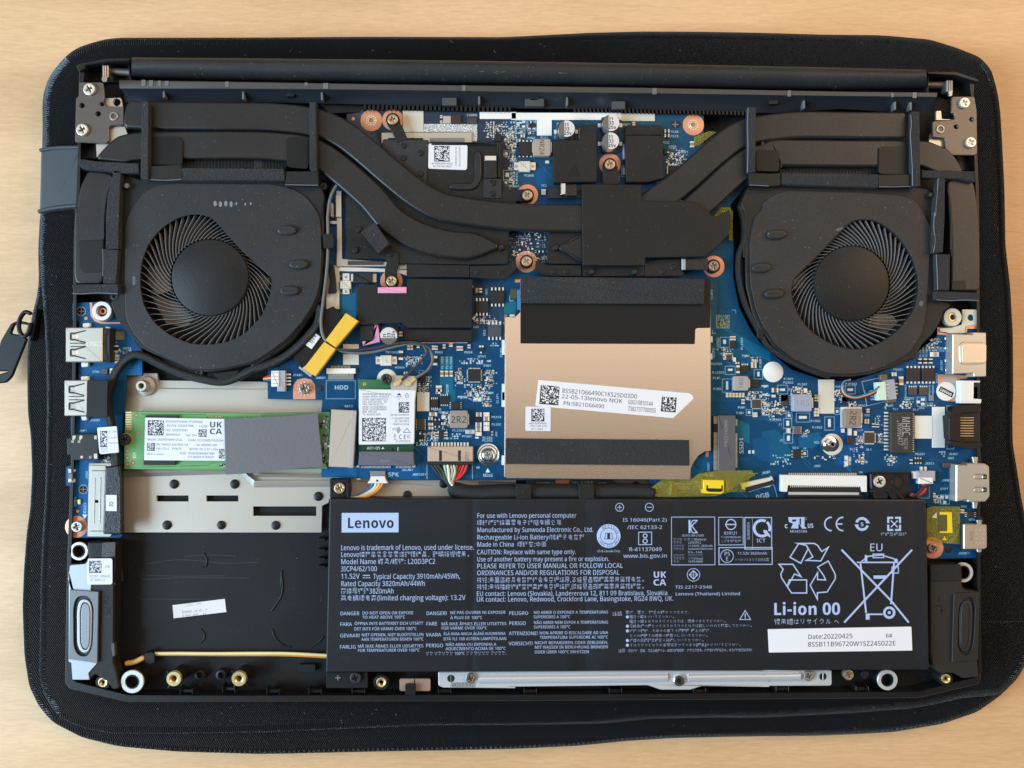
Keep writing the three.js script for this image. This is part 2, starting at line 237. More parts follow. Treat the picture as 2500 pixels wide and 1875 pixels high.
const M = {
  black: std(1.15, 1.17, 1.2, 0.5, 0, { specularIntensity: 0.5, map: dusty, bumpMap: grain, bumpScale: 0.00004 }),
  blackLow: std(0.6, 0.59, 0.58, 0.5, 0, { specularIntensity: 0.5, map: dusty, bumpMap: grain, bumpScale: 0.00004 }),
  pipe: std(0.66, 0.66, 0.69, 0.36, 0, { specularIntensity: 0.75, map: dusty, bumpMap: grain, bumpScale: 0.00003 }),
  plastic: std(0.75, 0.75, 0.78, 0.42, 0, { specularIntensity: 0.6, map: dusty2 }),
  darkPlastic: std(0.01, 0.0105, 0.012, 0.45, 0, { specularIntensity: 0.6 }),
  film: std(0.010, 0.010, 0.0105, 0.42, 0, { specularIntensity: 0.5 }),
  bay: std(0.8, 0.8, 0.84, 0.55, 0, { specularIntensity: 0.4, map: dusty2, bumpMap: grain, bumpScale: 0.00002 }),
  foam: std(1.15, 1.2, 1.3, 0.9, 0, { map: dusty, bumpMap: foamBump, bumpScale: 0.0005 }),
  sheath: std(0.012, 0.013, 0.015, 0.36, 0, { bumpMap: foamBump, bumpScale: 0.00012, specularIntensity: 0.8 }),
  coax: std(0.13, 0.13, 0.128, 0.45), coaxDark: std(0.04, 0.04, 0.045, 0.45),
  silver: std(0.53, 0.48, 0.42, 0.42, 0.55, { bumpMap: grain, bumpScale: 0.00003 }),
  tin: std(0.5, 0.47, 0.42, 0.34, 0.55), chrome: std(0.8, 0.8, 0.8, 0.2, 1), bar: std(0.66, 0.68, 0.72, 0.38, 0.4),
  steel: std(0.36, 0.34, 0.32, 0.4, 0.75, { bumpMap: brush, bumpScale: 0.00003 }), bracket: std(0.125, 0.108, 0.1, 0.42, 0.55, { bumpMap: grain, bumpScale: 0.00004 }),
  screwLight: std(0.72, 0.68, 0.6, 0.35, 0.6), screwDark: std(0.3, 0.25, 0.21, 0.38, 0.8), screwBlack: std(0.03, 0.03, 0.032, 0.4, 0.3), screwTan: std(0.5, 0.38, 0.26, 0.38, 0.75),
  brass: std(0.78, 0.6, 0.3, 0.35, 0.75), gold: std(0.85, 0.62, 0.3, 0.35, 0.7), copper: std(0.68, 0.31, 0.19, 0.45, 0.35),
  ic: std(0.02, 0.02, 0.021, 0.5, 0, { specularIntensity: 0.6 }), grey: std(0.2, 0.2, 0.22, 0.5), greyBlue: std(0.34, 0.36, 0.42, 0.5), ferrite: std(0.26, 0.225, 0.2, 0.5),
  white: std(0.78, 0.78, 0.76, 0.5), ringWhite: std(0.66, 0.66, 0.66, 0.35, 0.4), cream: std(0.62, 0.6, 0.52, 0.6), pink: std(0.75, 0.3, 0.48, 0.7), yellow: std(0.78, 0.47, 0.045, 0.55),
  kapton: std(0.96, 0.88, 0.2, 0.16, 0, { transmission: 0.9, thickness: 0, ior: 1.5, bumpMap: foamBump, bumpScale: 0.0006 }), kaptonSolid: std(0.85, 0.62, 0.03, 0.3),
  clear: std(0.95, 0.95, 0.95, 0.12, 0, { transmission: 0.85, thickness: 0 }), foil: std(0.6, 0.62, 0.64, 0.35, 0.6, { bumpMap: foamBump, bumpScale: 0.0004 }),
  greyTape: std(0.125, 0.122, 0.138, 0.6, 0, { bumpMap: foamBump, bumpScale: 0.0001 }), beigeTape: std(0.46, 0.4, 0.34, 0.5, 0.1), pads: std(0.75, 0.74, 0.7, 0.35, 0.6),
  shield: std(0.88, 0.71, 0.57, 0.26, 0.9, { bumpMap: grain, bumpScale: 0.000015 }), green: std(0.09, 0.23, 0.1, 0.4), wifiGreen: std(0.03, 0.15, 0.06, 0.4),
  red: std(0.5, 0.03, 0.03, 0.45), orange: std(0.65, 0.24, 0.05, 0.45), yellowWire: std(0.75, 0.55, 0.18, 0.45), blueWire: std(0.06, 0.16, 0.32, 0.45), whiteWire: std(0.72, 0.72, 0.7, 0.45), greenWire: std(0.3, 0.6, 0.4, 0.45), blackWire: std(0.02, 0.02, 0.022, 0.45),
  rubber: std(0.048, 0.06, 0.07, 0.5), zipMetal: std(0.01, 0.01, 0.012, 0.45, 0, { specularIntensity: 0.5 }), vertex: std(1, 1, 1, 0.45, 0.25, { vertexColors: true }), blade: std(0.16, 0.16, 0.165, 0.4), grille: std(0.005, 0.005, 0.006, 0.6),
};
const TIN = [0.72, 0.7, 0.66], BLK = [0.02, 0.02, 0.022], TAN = [0.36, 0.24, 0.15], GRY = [0.25, 0.25, 0.25], WHT = [0.75, 0.75, 0.72];

// ---------------------------------------------------------------- the table
{
  const cv = document.createElement('canvas'); cv.width = 2048; cv.height = 1536; const c = cv.getContext('2d'), im = c.createImageData(2048, 1536);
  const N = (x, y, s, sh) => { const g = s === 0 ? nA : s === 1 ? nB : nC, X = ((x % 512) + 512) % 512, Y = ((y % 512) + 512) % 512; return g[(Y | 0) * 512 + (X | 0)] - 0.5; };
  for (let j = 0; j < 1536; j++) for (let i = 0; i < 2048; i++) {
    const w = j + 26 * N(i / 9, j / 9, 0) + 12 * N(i / 5 + 90, j / 4, 0);
    const broad = N(i / 30 + 31, w / 1.9, 0) * 0.9 + N(i / 14 + 77, w / 1.4, 1) * 0.45, fine = N(i / 7, w * 1.7, 2) * 0.5 + N(i / 3 + 40, w * 2.3 + 200, 2) * 0.4, cloud = N(i / 6, j / 7, 0);
    const v = 1 + broad * 0.12 + fine * 0.1 + cloud * 0.06, o = (j * 2048 + i) * 4;
    im.data[o] = 209 * v; im.data[o + 1] = 172 * (v + (v - 1) * 0.25); im.data[o + 2] = 131 * (v + (v - 1) * 0.7); im.data[o + 3] = 255;
  }
  c.putImageData(im, 0, 0);
  const R = rng(5); for (let k = 0; k < 2600; k++) { c.strokeStyle = `rgba(${k % 3 ? '140,95,50' : '245,220,175'},${0.05 + R() * 0.13})`; c.lineWidth = 0.8; const x = R() * 2048, y = R() * 1536, l = 8 + R() * 50; c.beginPath(); c.moveTo(x, y); c.lineTo(x + l, y + (R() - 0.5) * 3); c.stroke(); }
  for (let k = 0; k < 90; k++) { c.strokeStyle = `rgba(150,105,60,${0.1 + R() * 0.2})`; c.lineWidth = 1 + R(); const x = R() * 2048, y = R() * 1536; c.beginPath(); c.moveTo(x, y); c.quadraticCurveTo(x + 6 + R() * 30, y + (R() - 0.5) * 6, x + 14 + R() * 60, y + (R() - 0.5) * 14); c.stroke(); }
  const t = new THREE.CanvasTexture(cv); t.colorSpace = THREE.SRGBColorSpace; t.magFilter = THREE.LinearFilter; t.wrapS = t.wrapT = THREE.MirroredRepeatWrapping; t.repeat.set(1 / 0.52, 1 / 0.39);
  const g = new THREE.BoxGeometry(1.6, 0.03, 1.1); const p = g.attributes.position, uv = g.attributes.uv; for (let i = 0; i < p.count; i++) uv.setXY(i, p.getX(i) + 0.26, -p.getZ(i) + 0.195);
  g.translate(0, -0.015, 0);
  const m = mesh('table_top', g, std(1, 0.97, 0.93, 0.5, 0, { map: t, clearcoat: 0.12, clearcoatRoughness: 0.35 }), scene, { kind: 'structure', label: 'pale pine table top under the black laptop sleeve' });
}

// ---------------------------------------------------------------- the sleeve
const sleeve = new THREE.Group(); sleeve.name = 'laptop_sleeve'; sleeve.userData = { label: 'black fabric laptop sleeve lying on the table under the opened laptop', category: 'laptop sleeve' }; scene.add(sleeve);
const ribs = (dir, a, b) => dataTex(512, (i, j) => { const k = j * 512 + i, r = 0.5 + 0.5 * Math.sin((dir ? i + j * 0.6 : j) * Math.PI * 2 / a), v = r * 0.6 + nC[k] * 0.25 + nD[k] * 0.15; return [v, v, v]; }, false, b);
const lint = dustTex([21, 22, 25], 160, 21, 0.12);
const cloth = std(0.85, 0.85, 0.88, 0.95, 0, { specularIntensity: 0.3, map: lint, bumpMap: ribs(1, 8, 0.05), bumpScale: 0.0009, sheen: 1, sheenRoughness: 0.3, sheenColor: new THREE.Color(0.75, 0.85, 1.0) });
const tapeCloth = std(0.9, 0.9, 0.95, 0.9, 0, { specularIntensity: 0.3, map: lint, bumpMap: ribs(1, 16, 0.03), bumpScale: 0.0008, sheen: 1, sheenRoughness: 0.3, sheenColor: new THREE.Color(0.85, 0.95, 1.0) });
const OUT_TOP = 'A1 345,1659 355,1350 360,1050 363,900 360,720 375,600 420,480 500,370 600,270 700,215 880,162 1000,147 A2 0,145 1000,138 2100,142 A3 300,125 700,105 1100,94 1600,96 2100,104 A4 500,120 1000,125 1400,160 1600,220 1830,310 1930,420 1980,600 2005,760 2020,1000 2040,1400 B4 2046,100 2050,350 2090,700 2112,1100 2115,1600 C4 2108,200 2110,450 2150,700 2180,900 2205,1020 2250,1250 2290,1500 D4 2300,300 2290,550 2240,740 2150,900 2000,1050';
const OUTER = OUT_TOP + ' D4 1800,1190 1500,1290 1100,1355 500,1385 0,1390 D3 1800,1396 1400,1405 1000,1430 600,1470 100,1495 D2 1700,1508 1000,1520 300,1536 D1 2212,1540 1500,1520 1000,1475 700,1400 450,1270 330,1130 250,960 210,700 195,300 205,0 C1 215,1400 230,1200 260,1000 275,700 265,400 240,200 B1 236,1600 235,1300 242,1150 275,930 318,760 332,640 326,400 338,150';
const INNER = OUT_TOP + ' D4 1700,1075 1300,1160 800,1200 0,1240 D3 1700,1240 1200,1250 800,1290 100,1303 D2 1500,1305 1000,1325 300,1355 D1 2212,1366 1500,1377 950,1375 700,1330 500,1240 370,1050 325,900 340,0 C1 350,1300 370,1000 385,600 390,100 B1 388,1500 385,1300 370,1000 345,700 330,400 340,120';
mesh('lower_shell', slabGeo(world(OUTER, 5), 8, 8, { bev: 3.6, seg: 5, r: 3 }), tapeCloth, sleeve);
mesh('upper_shell', slabGeo(world(INNER, 10).map((v) => v.clone().multiplyScalar(0.9975)), 13.5, 9, { bev: 4.3, seg: 7, r: 3 }), cloth, sleeve);
{ // the stitched edge of the zipper tape
  const e = new THREE.CatmullRomCurve3(path3('D4 1500,1270 1100,1338 500,1368 0,1373 D3 1400,1388 1000,1412 600,1452 100,1478 D2 1700,1490 1000,1502 300,1518 D1 2212,1522 1500,1502 1000,1457 700,1382', 7.6)), L2 = e.getLength(), m = Math.floor(L2 / 0.0021), st = new THREE.CapsuleGeometry(0.0004, 0.0009, 2, 5), l2 = [];
  for (let i = 0; i < m; i++) { const p = e.getPointAt(i / m), g = st.clone(); g.rotateX(Math.PI / 2); g.rotateY(0.2); g.translate(p.x, p.y, p.z); l2.push(g); }
  mesh('edge_stitching', mergeGeometries(l2), tapeCloth, sleeve, { kind: 'stuff' });
}
{ // stray lint on the cloth
  const R = rng(44), list = [], put = (x, y) => { const h = 13.6, p = at(x, y, h), a = R() * 6.3, l = 0.00025 + R() * R() * 0.0011, c = new THREE.CatmullRomCurve3([0, 1, 2].map((k) => new THREE.Vector3(p[0] + Math.cos(a + k * 0.5) * l * k * 0.5, (h + 0.15) * mm, p[1] + Math.sin(a + k * 0.7) * l * k * 0.5))); list.push(new THREE.TubeGeometry(c, 5, 0.00004 + R() * 0.00005, 4)); };
  for (let k = 0; k < 90; k++) { const q = R(); if (q < 0.5) put(260 + R() * 2000, 1722 + R() * 55); else if (q < 0.75) put(300 + R() * 1900, 102 + R() * 32); else if (q < 0.88) put(118 + R() * 40, 620 + R() * 900); else put(2420 + R() * 30, 300 + R() * 1200); }
  mesh('lint', mergeGeometries(list), std(0.3, 0.3, 0.3, 0.9), sleeve, { kind: 'stuff' });
}
// pull loop of folded tape round the left edge
mesh('pull_loop', slabGeo(world('A1 340,1100 350,1070 650,1060 700,1060 700,1585 620,1585 430,1610 345,1640 328,1615', 14.6), 14.8, 3, { bev: 1.2, seg: 4, r: 1.2 }), M.rubber, sleeve, { label: 'grey blue tape loop folded over the left edge' });
tube('loop_welt', 'A1 345,1095 480,1075 680,1070', 14.8, 0.8, M.rubber, sleeve); tube('loop_welt', 'A1 335,1612 450,1585 660,1562', 14.9, 0.9, M.rubber, sleeve);
// zipper slider and pull
slab('zipper_slider', 'B1 285,890 312,870 300,1000 270,1140 235,1145 240,1100 262,1000', 12, 5, M.zipMetal, sleeve, { bev: 0.8, r: 0.8 });
tube('slider_ring', 'B1 255,915 215,905 175,950 160,1010 170,1075 205,1110 240,1080 258,1010', 12.5, 0.9, M.zipMetal, sleeve);
slab('zipper_pull', 'B1 88,1000 150,975 225,990 250,1015 205,1010 170,1005 120,1010 90,1085 160,1095 228,1130 100,1450 50,1500 -40,1510 -60,1480 -40,1440 50,1410 70,1405 -20,1405 -60,1380 0,1150', 7, 1.6, M.zipMetal, sleeve, { bev: 0.5, r: 0.8, label: 'flat black zipper pull lying on the table' });


// ---------------------------------------------------------------- the laptop: casing
BASE = 13.5;
const laptop = new THREE.Group(); laptop.name = 'laptop'; laptop.position.y = BASE * mm; scene.add(laptop);
laptop.userData = { label: 'black laptop lying upside down with its bottom cover off and its circuit boards showing', category: 'laptop' };
const RIM = 'A1 665,400 700,375 900,330 1090,320 1110,500 2212,515 A2 1000,545 2212,560 A3 1000,575 2212,600 A4 700,605 1390,610 1400,440 1640,440 1800,500 1790,640 1815,760 1822,1130 1835,1400 B4 1838,0 1842,700 1842,1100 C4 1838,200 1845,700 1848,1400 D4 1850,0 1855,900 1830,955 1330,1070 600,1078 D3 2212,1082 1000,1090 0,1097 D2 1000,1100 0,1102 D1 2000,1104 1070,1106 575,992 545,940 552,400 C1 562,1500 575,1100 592,700 600,300 B1 606,1400 612,1000 618,300 A1 640,1400 652,1050 660,600';
const INHOLE = 'A1 690,560 708,392 900,346 1094,342 1098,515 2212,530 A2 1000,560 2212,575 A3 1000,590 2212,615 A4 700,620 1395,622 1400,458 1640,462 1760,512 1775,640 1795,800 1800,1130 1812,1400 B4 1818,0 1822,700 1822,1100 C4 1820,200 1826,700 1828,1400 D4 1828,0 1828,890 1800,905 1320,1025 600,1030 D3 2212,1035 1000,1045 0,1050 D2 1000,1055 0,1058 D1 2000,1058 1080,1055 640,945 598,915 598,400 C1 590,1500 600,1100 612,700 620,300 B1 628,1400 634,1000 640,300 A1 665,1400 672,1050 680,700';
slab('screen_lid', RIM, 17.5, 4, M.darkPlastic, laptop, { bev: 1, r: 1.5 });
const caseFloor = mesh('palm_rest_tray', slabGeo(world(INHOLE, 22).map((v) => v.clone().multiplyScalar(1.004)), 22, 3.6, { r: 1 }), M.bay, laptop, { label: 'bare black inside of the palm rest seen in the empty bay' });
const rim = mesh('case_wall', slabGeo(world(RIM, 29.6), 29.6, 12, { bev: 0.4, r: 1, holes: [{ p: INHOLE, r: 0.8 }] }), M.plastic, laptop);
slab('inner_lip', 'D1 640,955 1080,1068 2000,1074 D2 0,1074 1000,1074 2212,1072 D3 1000,1066 2212,1052 D4 600,1048 1320,1042 1500,1006 1480,990 1300,1024 600,1032 D3 2212,1037 1000,1050 0,1054 D2 1000,1058 0,1060 D1 2000,1060 1090,1056 650,944', 29.2, 7, M.plastic, laptop, { bev: 0.2, r: 0.3 });
for (const [f, x] of [['D1', 1570], ['D1', 1930], ['D2', 160], ['D2', 515], ['D2', 880], ['D2', 1610], ['D3', 190], ['D3', 910], ['D3', 1620], ['D4', 175], ['D4', 850]]) {
  const y = { D1: 1010, D2: 1012, D3: 1012, D4: 992 }[f] + (f === 'D1' && x > 1800 ? -20 : 0);
  rect('clip', f, x - 55, y - 12, x + 55, y + 14, 27.5, 4, M.darkPlastic, rim, { r: 0.3 });
  rect('clip_wall', f, x - 56, y - 22, x - 48, y + 34, 28.6, 5, M.plastic, rim, { r: 0 }); rect('clip_wall', f, x + 48, y - 22, x + 56, y + 34, 28.6, 5, M.plastic, rim, { r: 0 });
}
// features moulded in the empty bay
for (const [f, x, y] of [['D1', 1695, 865], ['D1', 1875, 865]]) lathe('boss', f, x, y, [[0, 23], [20, 23], [26, 24.6], [42, 24.4], [48, 22]], M.darkPlastic, caseFloor, { h: 23 });
for (const s of ['C2 235,1540 225,1659 D2 235,40 235,190 150,330', 'D2 155,495 180,560 240,620 310,640', 'D2 480,640 540,600 585,555', 'C1 1720,1390 1745,1440 1735,1490 1700,1505', 'D1 1695,490 1725,530 1720,570 1690,600']) tube('rib', s, 22.1, 0.35, M.darkPlastic, caseFloor, { n: 30 });
rect('rib', 'D2', 375, 785, 520, 850, 24, 2, M.darkPlastic, caseFloor, { r: 0.5 });
for (let k = 0; k < 4; k++) rect('rib', 'C2', 540, [1260, 1350, 1425, 1490][k], 600, [1285, 1375, 1450, 1512][k], 26, 4, M.plastic, caseFloor, { r: 0.2 });
slab('paper_label', 'D1 1455,285 1897,232 1910,343 1465,396', 22.15, 0.15, null, caseFloor, { r: 0, bev: 0.02, sheet: { w: 420, bg: '#d6d4d6', draw(s) { s.text('D1', 1560, 288, '..2201 - 149', 26, { col: 'rgba(60,60,60,.55)', rot: -7, w: 135 }); s.text('D1', 1535, 345, 'RSM00 . AS H1 . P', 30, { col: 'rgba(40,40,40,.6)', rot: -5, w: 210 }); s.text('D1', 1535, 375, 'S MC (H) ., N', 22, { col: 'rgba(30,30,30,.7)', rot: -5, w: 200 }); } } });
for (let k = 0; k < 5; k++) tube('scuff', ['C1 1230,1475 1500,1440 1900,1468 2180,1462', 'C1 1230,1570 1500,1578 1900,1575', 'C1 1560,1410 1800,1400 1990,1408', 'D1 1200,70 1500,55 2100,55', 'D1 1200,232 1400,234 1900,232'][k], 22.02, 0.06, std(0.09, 0.085, 0.08, 0.6), caseFloor, { n: 20 });
for (const [x, y] of [[1465, 908], [2015, 908]]) {
  const p = lathe('brass_standoff', 'D1', x, y, [[20, 25], [24, 31.2], [36, 31.6], [58, 31.6], [62, 31.1], [62, 30.4], [46, 30.2]], M.brass, caseFloor, { h: 31.6 }); lathe('standoff_post', 'D1', x, y, [[30, 30.4], [58, 30.2], [60, 22]], M.darkPlastic, caseFloor, { h: 30.4 });
  for (const a of [0.6, 2.1, 4]) { const g = tube('rib', `D1 ${x + 50 * Math.cos(a)},${y + 50 * Math.sin(a)} ${x + 85 * Math.cos(a)},${y + 85 * Math.sin(a)}`, 27, 0.35, M.darkPlastic, caseFloor, { n: 4 }); }
}
for (const [f, x, y, r] of [['D1', 867, 938, 40], ['D2', 1075, 938, 42], ['D4', 1558, 908, 40]]) { ring('brass_insert', f, x, y, r, r * 0.45, 29.5, 1.5, M.brass, caseFloor, { n: 14, crease: false }); ring('insert_boss', f, x, y, r * 1.5, r * 1.0, 28.8, 6, M.darkPlastic, caseFloor); }
function guideRing(f, x, y, r, ri, top = 29.6) { ring('guide_ring', f, x, y, r, ri * 1.3, top, 0.8, M.ringWhite, caseFloor); ring('guide_post', f, x, y, r * 0.97, ri * 1.3, top - 0.8, 7, M.darkPlastic, caseFloor); ring('guide_sleeve', f, x, y, ri * 1.3, ri, top - 0.6, 7, M.darkPlastic, caseFloor); disc('guide_hole', f, x, y, ri, top - 4, 3, M.grille, caseFloor); }
guideRing('D1', 1115, 932, 95, 46); guideRing('C1', 665, 1368, 76, 42); guideRing('D4', 1062, 918, 86, 44); guideRing('C4', 1702, 1548, 84, 46);
rect('bay_wall', 'D2', 610, 850, 960, 985, 29, 7, M.darkPlastic, caseFloor, { r: 0.5 });
// metal keyboard frame
const plate = slab('keyboard_frame', 'B1 1060,1415 1330,1420 1345,1480 2212,1490 B2 150,1500 600,1640 1200,1659 C2 2212,700 2212,925 640,925 632,960 577,985 572,1212 100,1212 C1 1040,1212 1000,1100 1040,700 1060,0', 24.2, 0.9, M.silver, laptop, { r: 0.4, bev: 0.2,
  holes: ['C1 1000,890 1170,890 1170,950 1000,950', 'C1 1315,893 1595,893 1595,953 1315,953', 'C1 1735,893 2015,893 2015,953 1735,953', 'C1 2130,985 2212,985 C2 530,985 530,1075 0,1075 C1 2130,1075', 'C1 1000,990 1065,990 1065,1140 1000,1140'] });
plate.userData.label = 'bright metal keyboard frame with slots and pegs';
for (const [f, x, y, r] of [['C1', 1463, 803, 40], ['C1', 1975, 803, 40], ['C1', 1403, 1150, 40], ['C1', 1862, 1150, 38], ['C2', 540, 907, 40], ['C2', 180, 1152, 39], ['C2', 1295, 895, 40], ['C2', 1600, 800, 40]]) lathe('plastic_peg', f, x, y, [[0, 25], [r * 0.5, 25.1], [r * 0.85, 24.8], [r, 24.2]], M.darkPlastic, plate, { h: 25 });
for (const [a, b] of [['C1 1040,745 1500,730 2030,715 2080,760 2140,830 2212,830', 'C1 1040,690 1500,686 2030,672 2090,730 2150,775 2212,775'], ['C2 0,830 300,828 640,826', 'C2 0,775 300,775 640,775'], ['C2 0,742 300,745 640,748', 'C2 0,716 300,722 640,728']]) strip('frame_step', a, b, [[0, 24.2], [0.15, 24.5], [0.85, 25.9], [1, 26]], M.silver, plate);
{ const n = lathe('frame_nut', 'B1', 1190, 1528, [[22, 26], [24, 29.5], [42, 29.5], [50, 28], [50, 26], [80, 25.4], [84, 24.2]], M.silver, plate, { h: 29.5 }); }
slab('frame_ridge', 'B1 1330,1440 1345,1545 2212,1556 B2 600,1556 600,1562 B1 2212,1562 1335,1552 1322,1440', 24.6, 0.5, M.silver, plate, { r: 0.2 });
// rear: screen hinge cover, vent strip and grille
const hingeCover = strip('hinge_cover', 'A1 1110,312 2212,320 A2 1100,330 2212,345 A3 1100,362 2212,385 A4 700,398 1388,416', 'A1 1110,478 2212,512 A2 1100,528 2212,545 A3 1100,563 2212,582 A4 700,590 1393,578', [[0, 22], [0, 31], [0.02, 33.4], [0.12, 35], [0.3, 35.4], [0.55, 34.6], [0.75, 32.8], [0.9, 30.2], [1, 27], [1, 22]], M.black, laptop, { label: 'long half round black cover over the screen hinge' });
{ const R = rng(9); for (let k = 0; k < 14; k++) { const f = k < 6 ? 'A2' : 'A3', x = k < 6 ? 1870 + R() * 240 : 280 + R() * 300, y = k < 6 ? 455 - R() * 40 : 450 - R() * 30; tube('scuff', `${f} ${x},${y} ${x + 12 + R() * 40},${y - 12 + R() * 22}`, 34.95, 0.09, std(0.12, 0.12, 0.12, 0.7), hingeCover, { n: 6 }); } }
const vent = strip('vent_strip', 'A1 1005,503 2212,520 A2 1100,538 2212,552 A3 1100,566 2212,588 A4 700,600 1480,608', 'A1 1010,575 2212,580 A2 1100,588 2212,605 A3 1100,616 2212,632 A4 700,640 1475,648', [[0, 26], [0, 33], [0.08, 33.5], [0.9, 33.3], [1, 33]], std(0.055, 0.05, 0.046, 0.5, 0, { bumpMap: grain, bumpScale: 0.00003 }), laptop);
strip('vent_slope', 'A1 1010,572 2212,578 A2 1100,586 2212,603 A3 1100,614 2212,630 A4 700,638 1475,646', 'A1 1045,690 2212,690 A2 1100,712 2212,742 A3 1100,748 2212,782 A4 700,745 1440,800', [[0, 33], [0.2, 31.6], [0.5, 29.8], [0.8, 28.6], [1, 28]], std(0.02, 0.024, 0.032, 0.34), vent);
{ const h = heap(); for (let k = 0; k < 34; k++) { const x = 925 + k * 37; h.box('A2', x, 712 + k * 0.4, x + 21, 750 + k * 0.6, 26, 3.4, [0.006, 0.006, 0.007]); } for (let k = 0; k < 44; k++) { const x = 555 + k * 33; h.box('A3', x, 738 + k * 0.6, x + 16, 768 + k * 0.7, 26, 3.6, [0.006, 0.006, 0.007], -12); } h.build('grille_teeth', M.vertex, vent); }
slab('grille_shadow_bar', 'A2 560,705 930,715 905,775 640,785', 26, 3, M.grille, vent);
for (const [f, x, y, w] of [['A2', 305, 608, 66], ['A2', 1650, 682, 120], ['A3', 225, 690, 160], ['A3', 935, 712, 110], ['A3', 220, 640, 70], ['A4', 100, 672, 74]]) rect('vent_clip', f, x - w / 2, y - 32, x + w / 2, y + 34, 31, 2.6, w > 80 ? std(0.05, 0.055, 0.065, 0.4) : M.darkPlastic, vent, { r: 0.3 });
for (const [f, x, y] of [['A1', 1380, 615], ['A1', 2050, 630], ['A2', 572, 635], ['A2', 1900, 672], ['A3', 500, 680], ['A4', 357, 708], ['A4', 1125, 718], ['A4', 1258, 720]]) rect('vent_tab', f, x - 8, y - 34, x + 9, y + 36, 31.6, 3, std(0.12, 0.13, 0.14, 0.4), vent, { r: 0.3 });
for (const [f, x, y, w, h] of [['A1', 1210, 528, 34, 55], ['A1', 1273, 530, 34, 52], ['A1', 1343, 530, 26, 46], ['A1', 1408, 530, 30, 40], ['A1', 1915, 538, 30, 46], ['A2', 440, 536, 24, 28], ['A2', 605, 552, 44, 50], ['A2', 1772, 570, 32, 46], ['A3', 1238, 596, 36, 52], ['A4', 232, 615, 28, 52], ['A4', 1290, 630, 34, 48], ['A4', 1103, 628, 20, 36]]) rect('vent_mark', f, x - w / 2, y - h / 2, x + w / 2, y + h / 2, 33.62, 0.3, std(0.13, 0.135, 0.14, 0.35), vent, { r: 0.2, bev: 0.05 });
// hinge corners
function hingeCorner(side) {
  const L = side === 'left';
  const b = slab('hinge_bracket', L ? 'A1 665,520 868,520 880,640 868,690 895,722 1042,726 1047,880 935,886 917,905 915,1022 900,1037 640,1026 630,1010 640,650 665,640' : 'A4 1605,640 1795,640 1815,760 1820,1120 1800,1137 1565,1137 1552,1120 1546,995 1442,985 1440,850 1600,838 1628,832 1626,790 1600,780', 31.5, 1.2, M.bracket, laptop, { r: 0.8, bev: 0.25, label: `grey steel hinge bracket in the ${L ? 'left' : 'right'} rear corner`, discs: L ? [['A1', 692, 718, 30], ['A1', 860, 706, 26], ['A1', 828, 788, 30]] : [['A4', 1770, 835, 28], ['A4', 1640, 897, 28]] });
  const f = L ? 'A1' : 'A4';
  for (const [x, y, r] of L ? [[692, 718, 30], [828, 788, 30], [860, 706, 26]] : [[1770, 835, 28], [1640, 897, 28]]) disc('bracket_hole', f, x, y, r + 4, 29.4, 2, M.grille, b);
  for (const [x, y, r] of L ? [[750, 577, 50], [690, 920, 50]] : [[1715, 692, 45], [1768, 1026, 45]]) screw(f, x, y, r, 32.6, M.screwLight, b, 0.5);
  const [bx, by] = L ? [958, 806] : [1510, 915]; ring('brass_bush', f, bx, by, 36, 24, 31.9, 2, M.steel, b); ring('brass_bush', f, bx, by, 24, 9, 31.2, 2, M.brass, b);
  slab('hinge_backing', L ? 'A1 920,890 1055,893 1078,960 1000,1000 900,1062 815,1162 808,1042 910,1036' : 'A4 1425,950 1450,985 1535,1000 1540,1120 1400,1060', 30, 1, M.tin, laptop, { r: 0.3 });
  if (L) slab('hinge_backing', 'A1 880,655 1020,650 1035,738 890,740', 29.8, 1, M.tin, laptop, { r: 0.6, discs: [['A1', 985, 690, 38]] });
  else slab('hinge_backing', 'A4 1470,762 1515,760 1520,830 1625,832 1628,842 1470,842', 29.8, 1, M.tin, laptop, { r: 0.6, discs: [['A4', 1490, 800, 22]] });
  // pin, washers and the curved end of the hinge
  tube('hinge_pin', L ? 'A1 925,430 1110,440' : 'A4 1392,547 1560,545', 26.5, 1.5, M.bracket, laptop, { n: 8 });
  for (const dx of L ? [868, 885, 905] : [1568, 1588, 1606]) { const m = rect('hinge_washer', f, dx - 8, L ? 372 : 500, dx + 8, L ? 480 : 598, 29.5, 4, M.steel, laptop, { r: 0.6, bev: 0.3 }); }
  slab('hinge_arm', L ? 'A1 860,470 905,470 895,520 870,520 855,500' : 'A4 1575,590 1615,590 1605,640 1580,640', 30, 1, M.steel, laptop, { r: 0.4 });
  slab('corner_recess', L ? 'A1 715,360 1095,340 1095,520 880,520 860,520 700,520' : 'A4 1395,460 1640,460 1750,530 1740,640 1600,640 1395,600', 24, 2, M.grille, laptop, { r: 0.5 });
}
hingeCorner('left'); hingeCorner('right');
for (const s of ['A1 640,375 700,360 900,322 1090,318 1092,338 905,345 720,378 710,410 665,430']) slab('corner_lip', s, 31, 3, M.plastic, rim, { r: 0.5, bev: 0.3 });
slab('corner_lip', 'A4 1400,432 1640,432 1832,496 1825,520 1790,512 1630,462 1500,455 1400,452', 31, 3, M.plastic, rim, { r: 0.5, bev: 0.3 });
slab('corner_post', 'A1 680,1040 810,1040 812,1165 680,1165', 26, 4, M.darkPlastic, laptop); slab('corner_post', 'A4 1640,1140 1770,1150 1760,1265 1670,1265', 26, 4, M.darkPlastic, laptop);
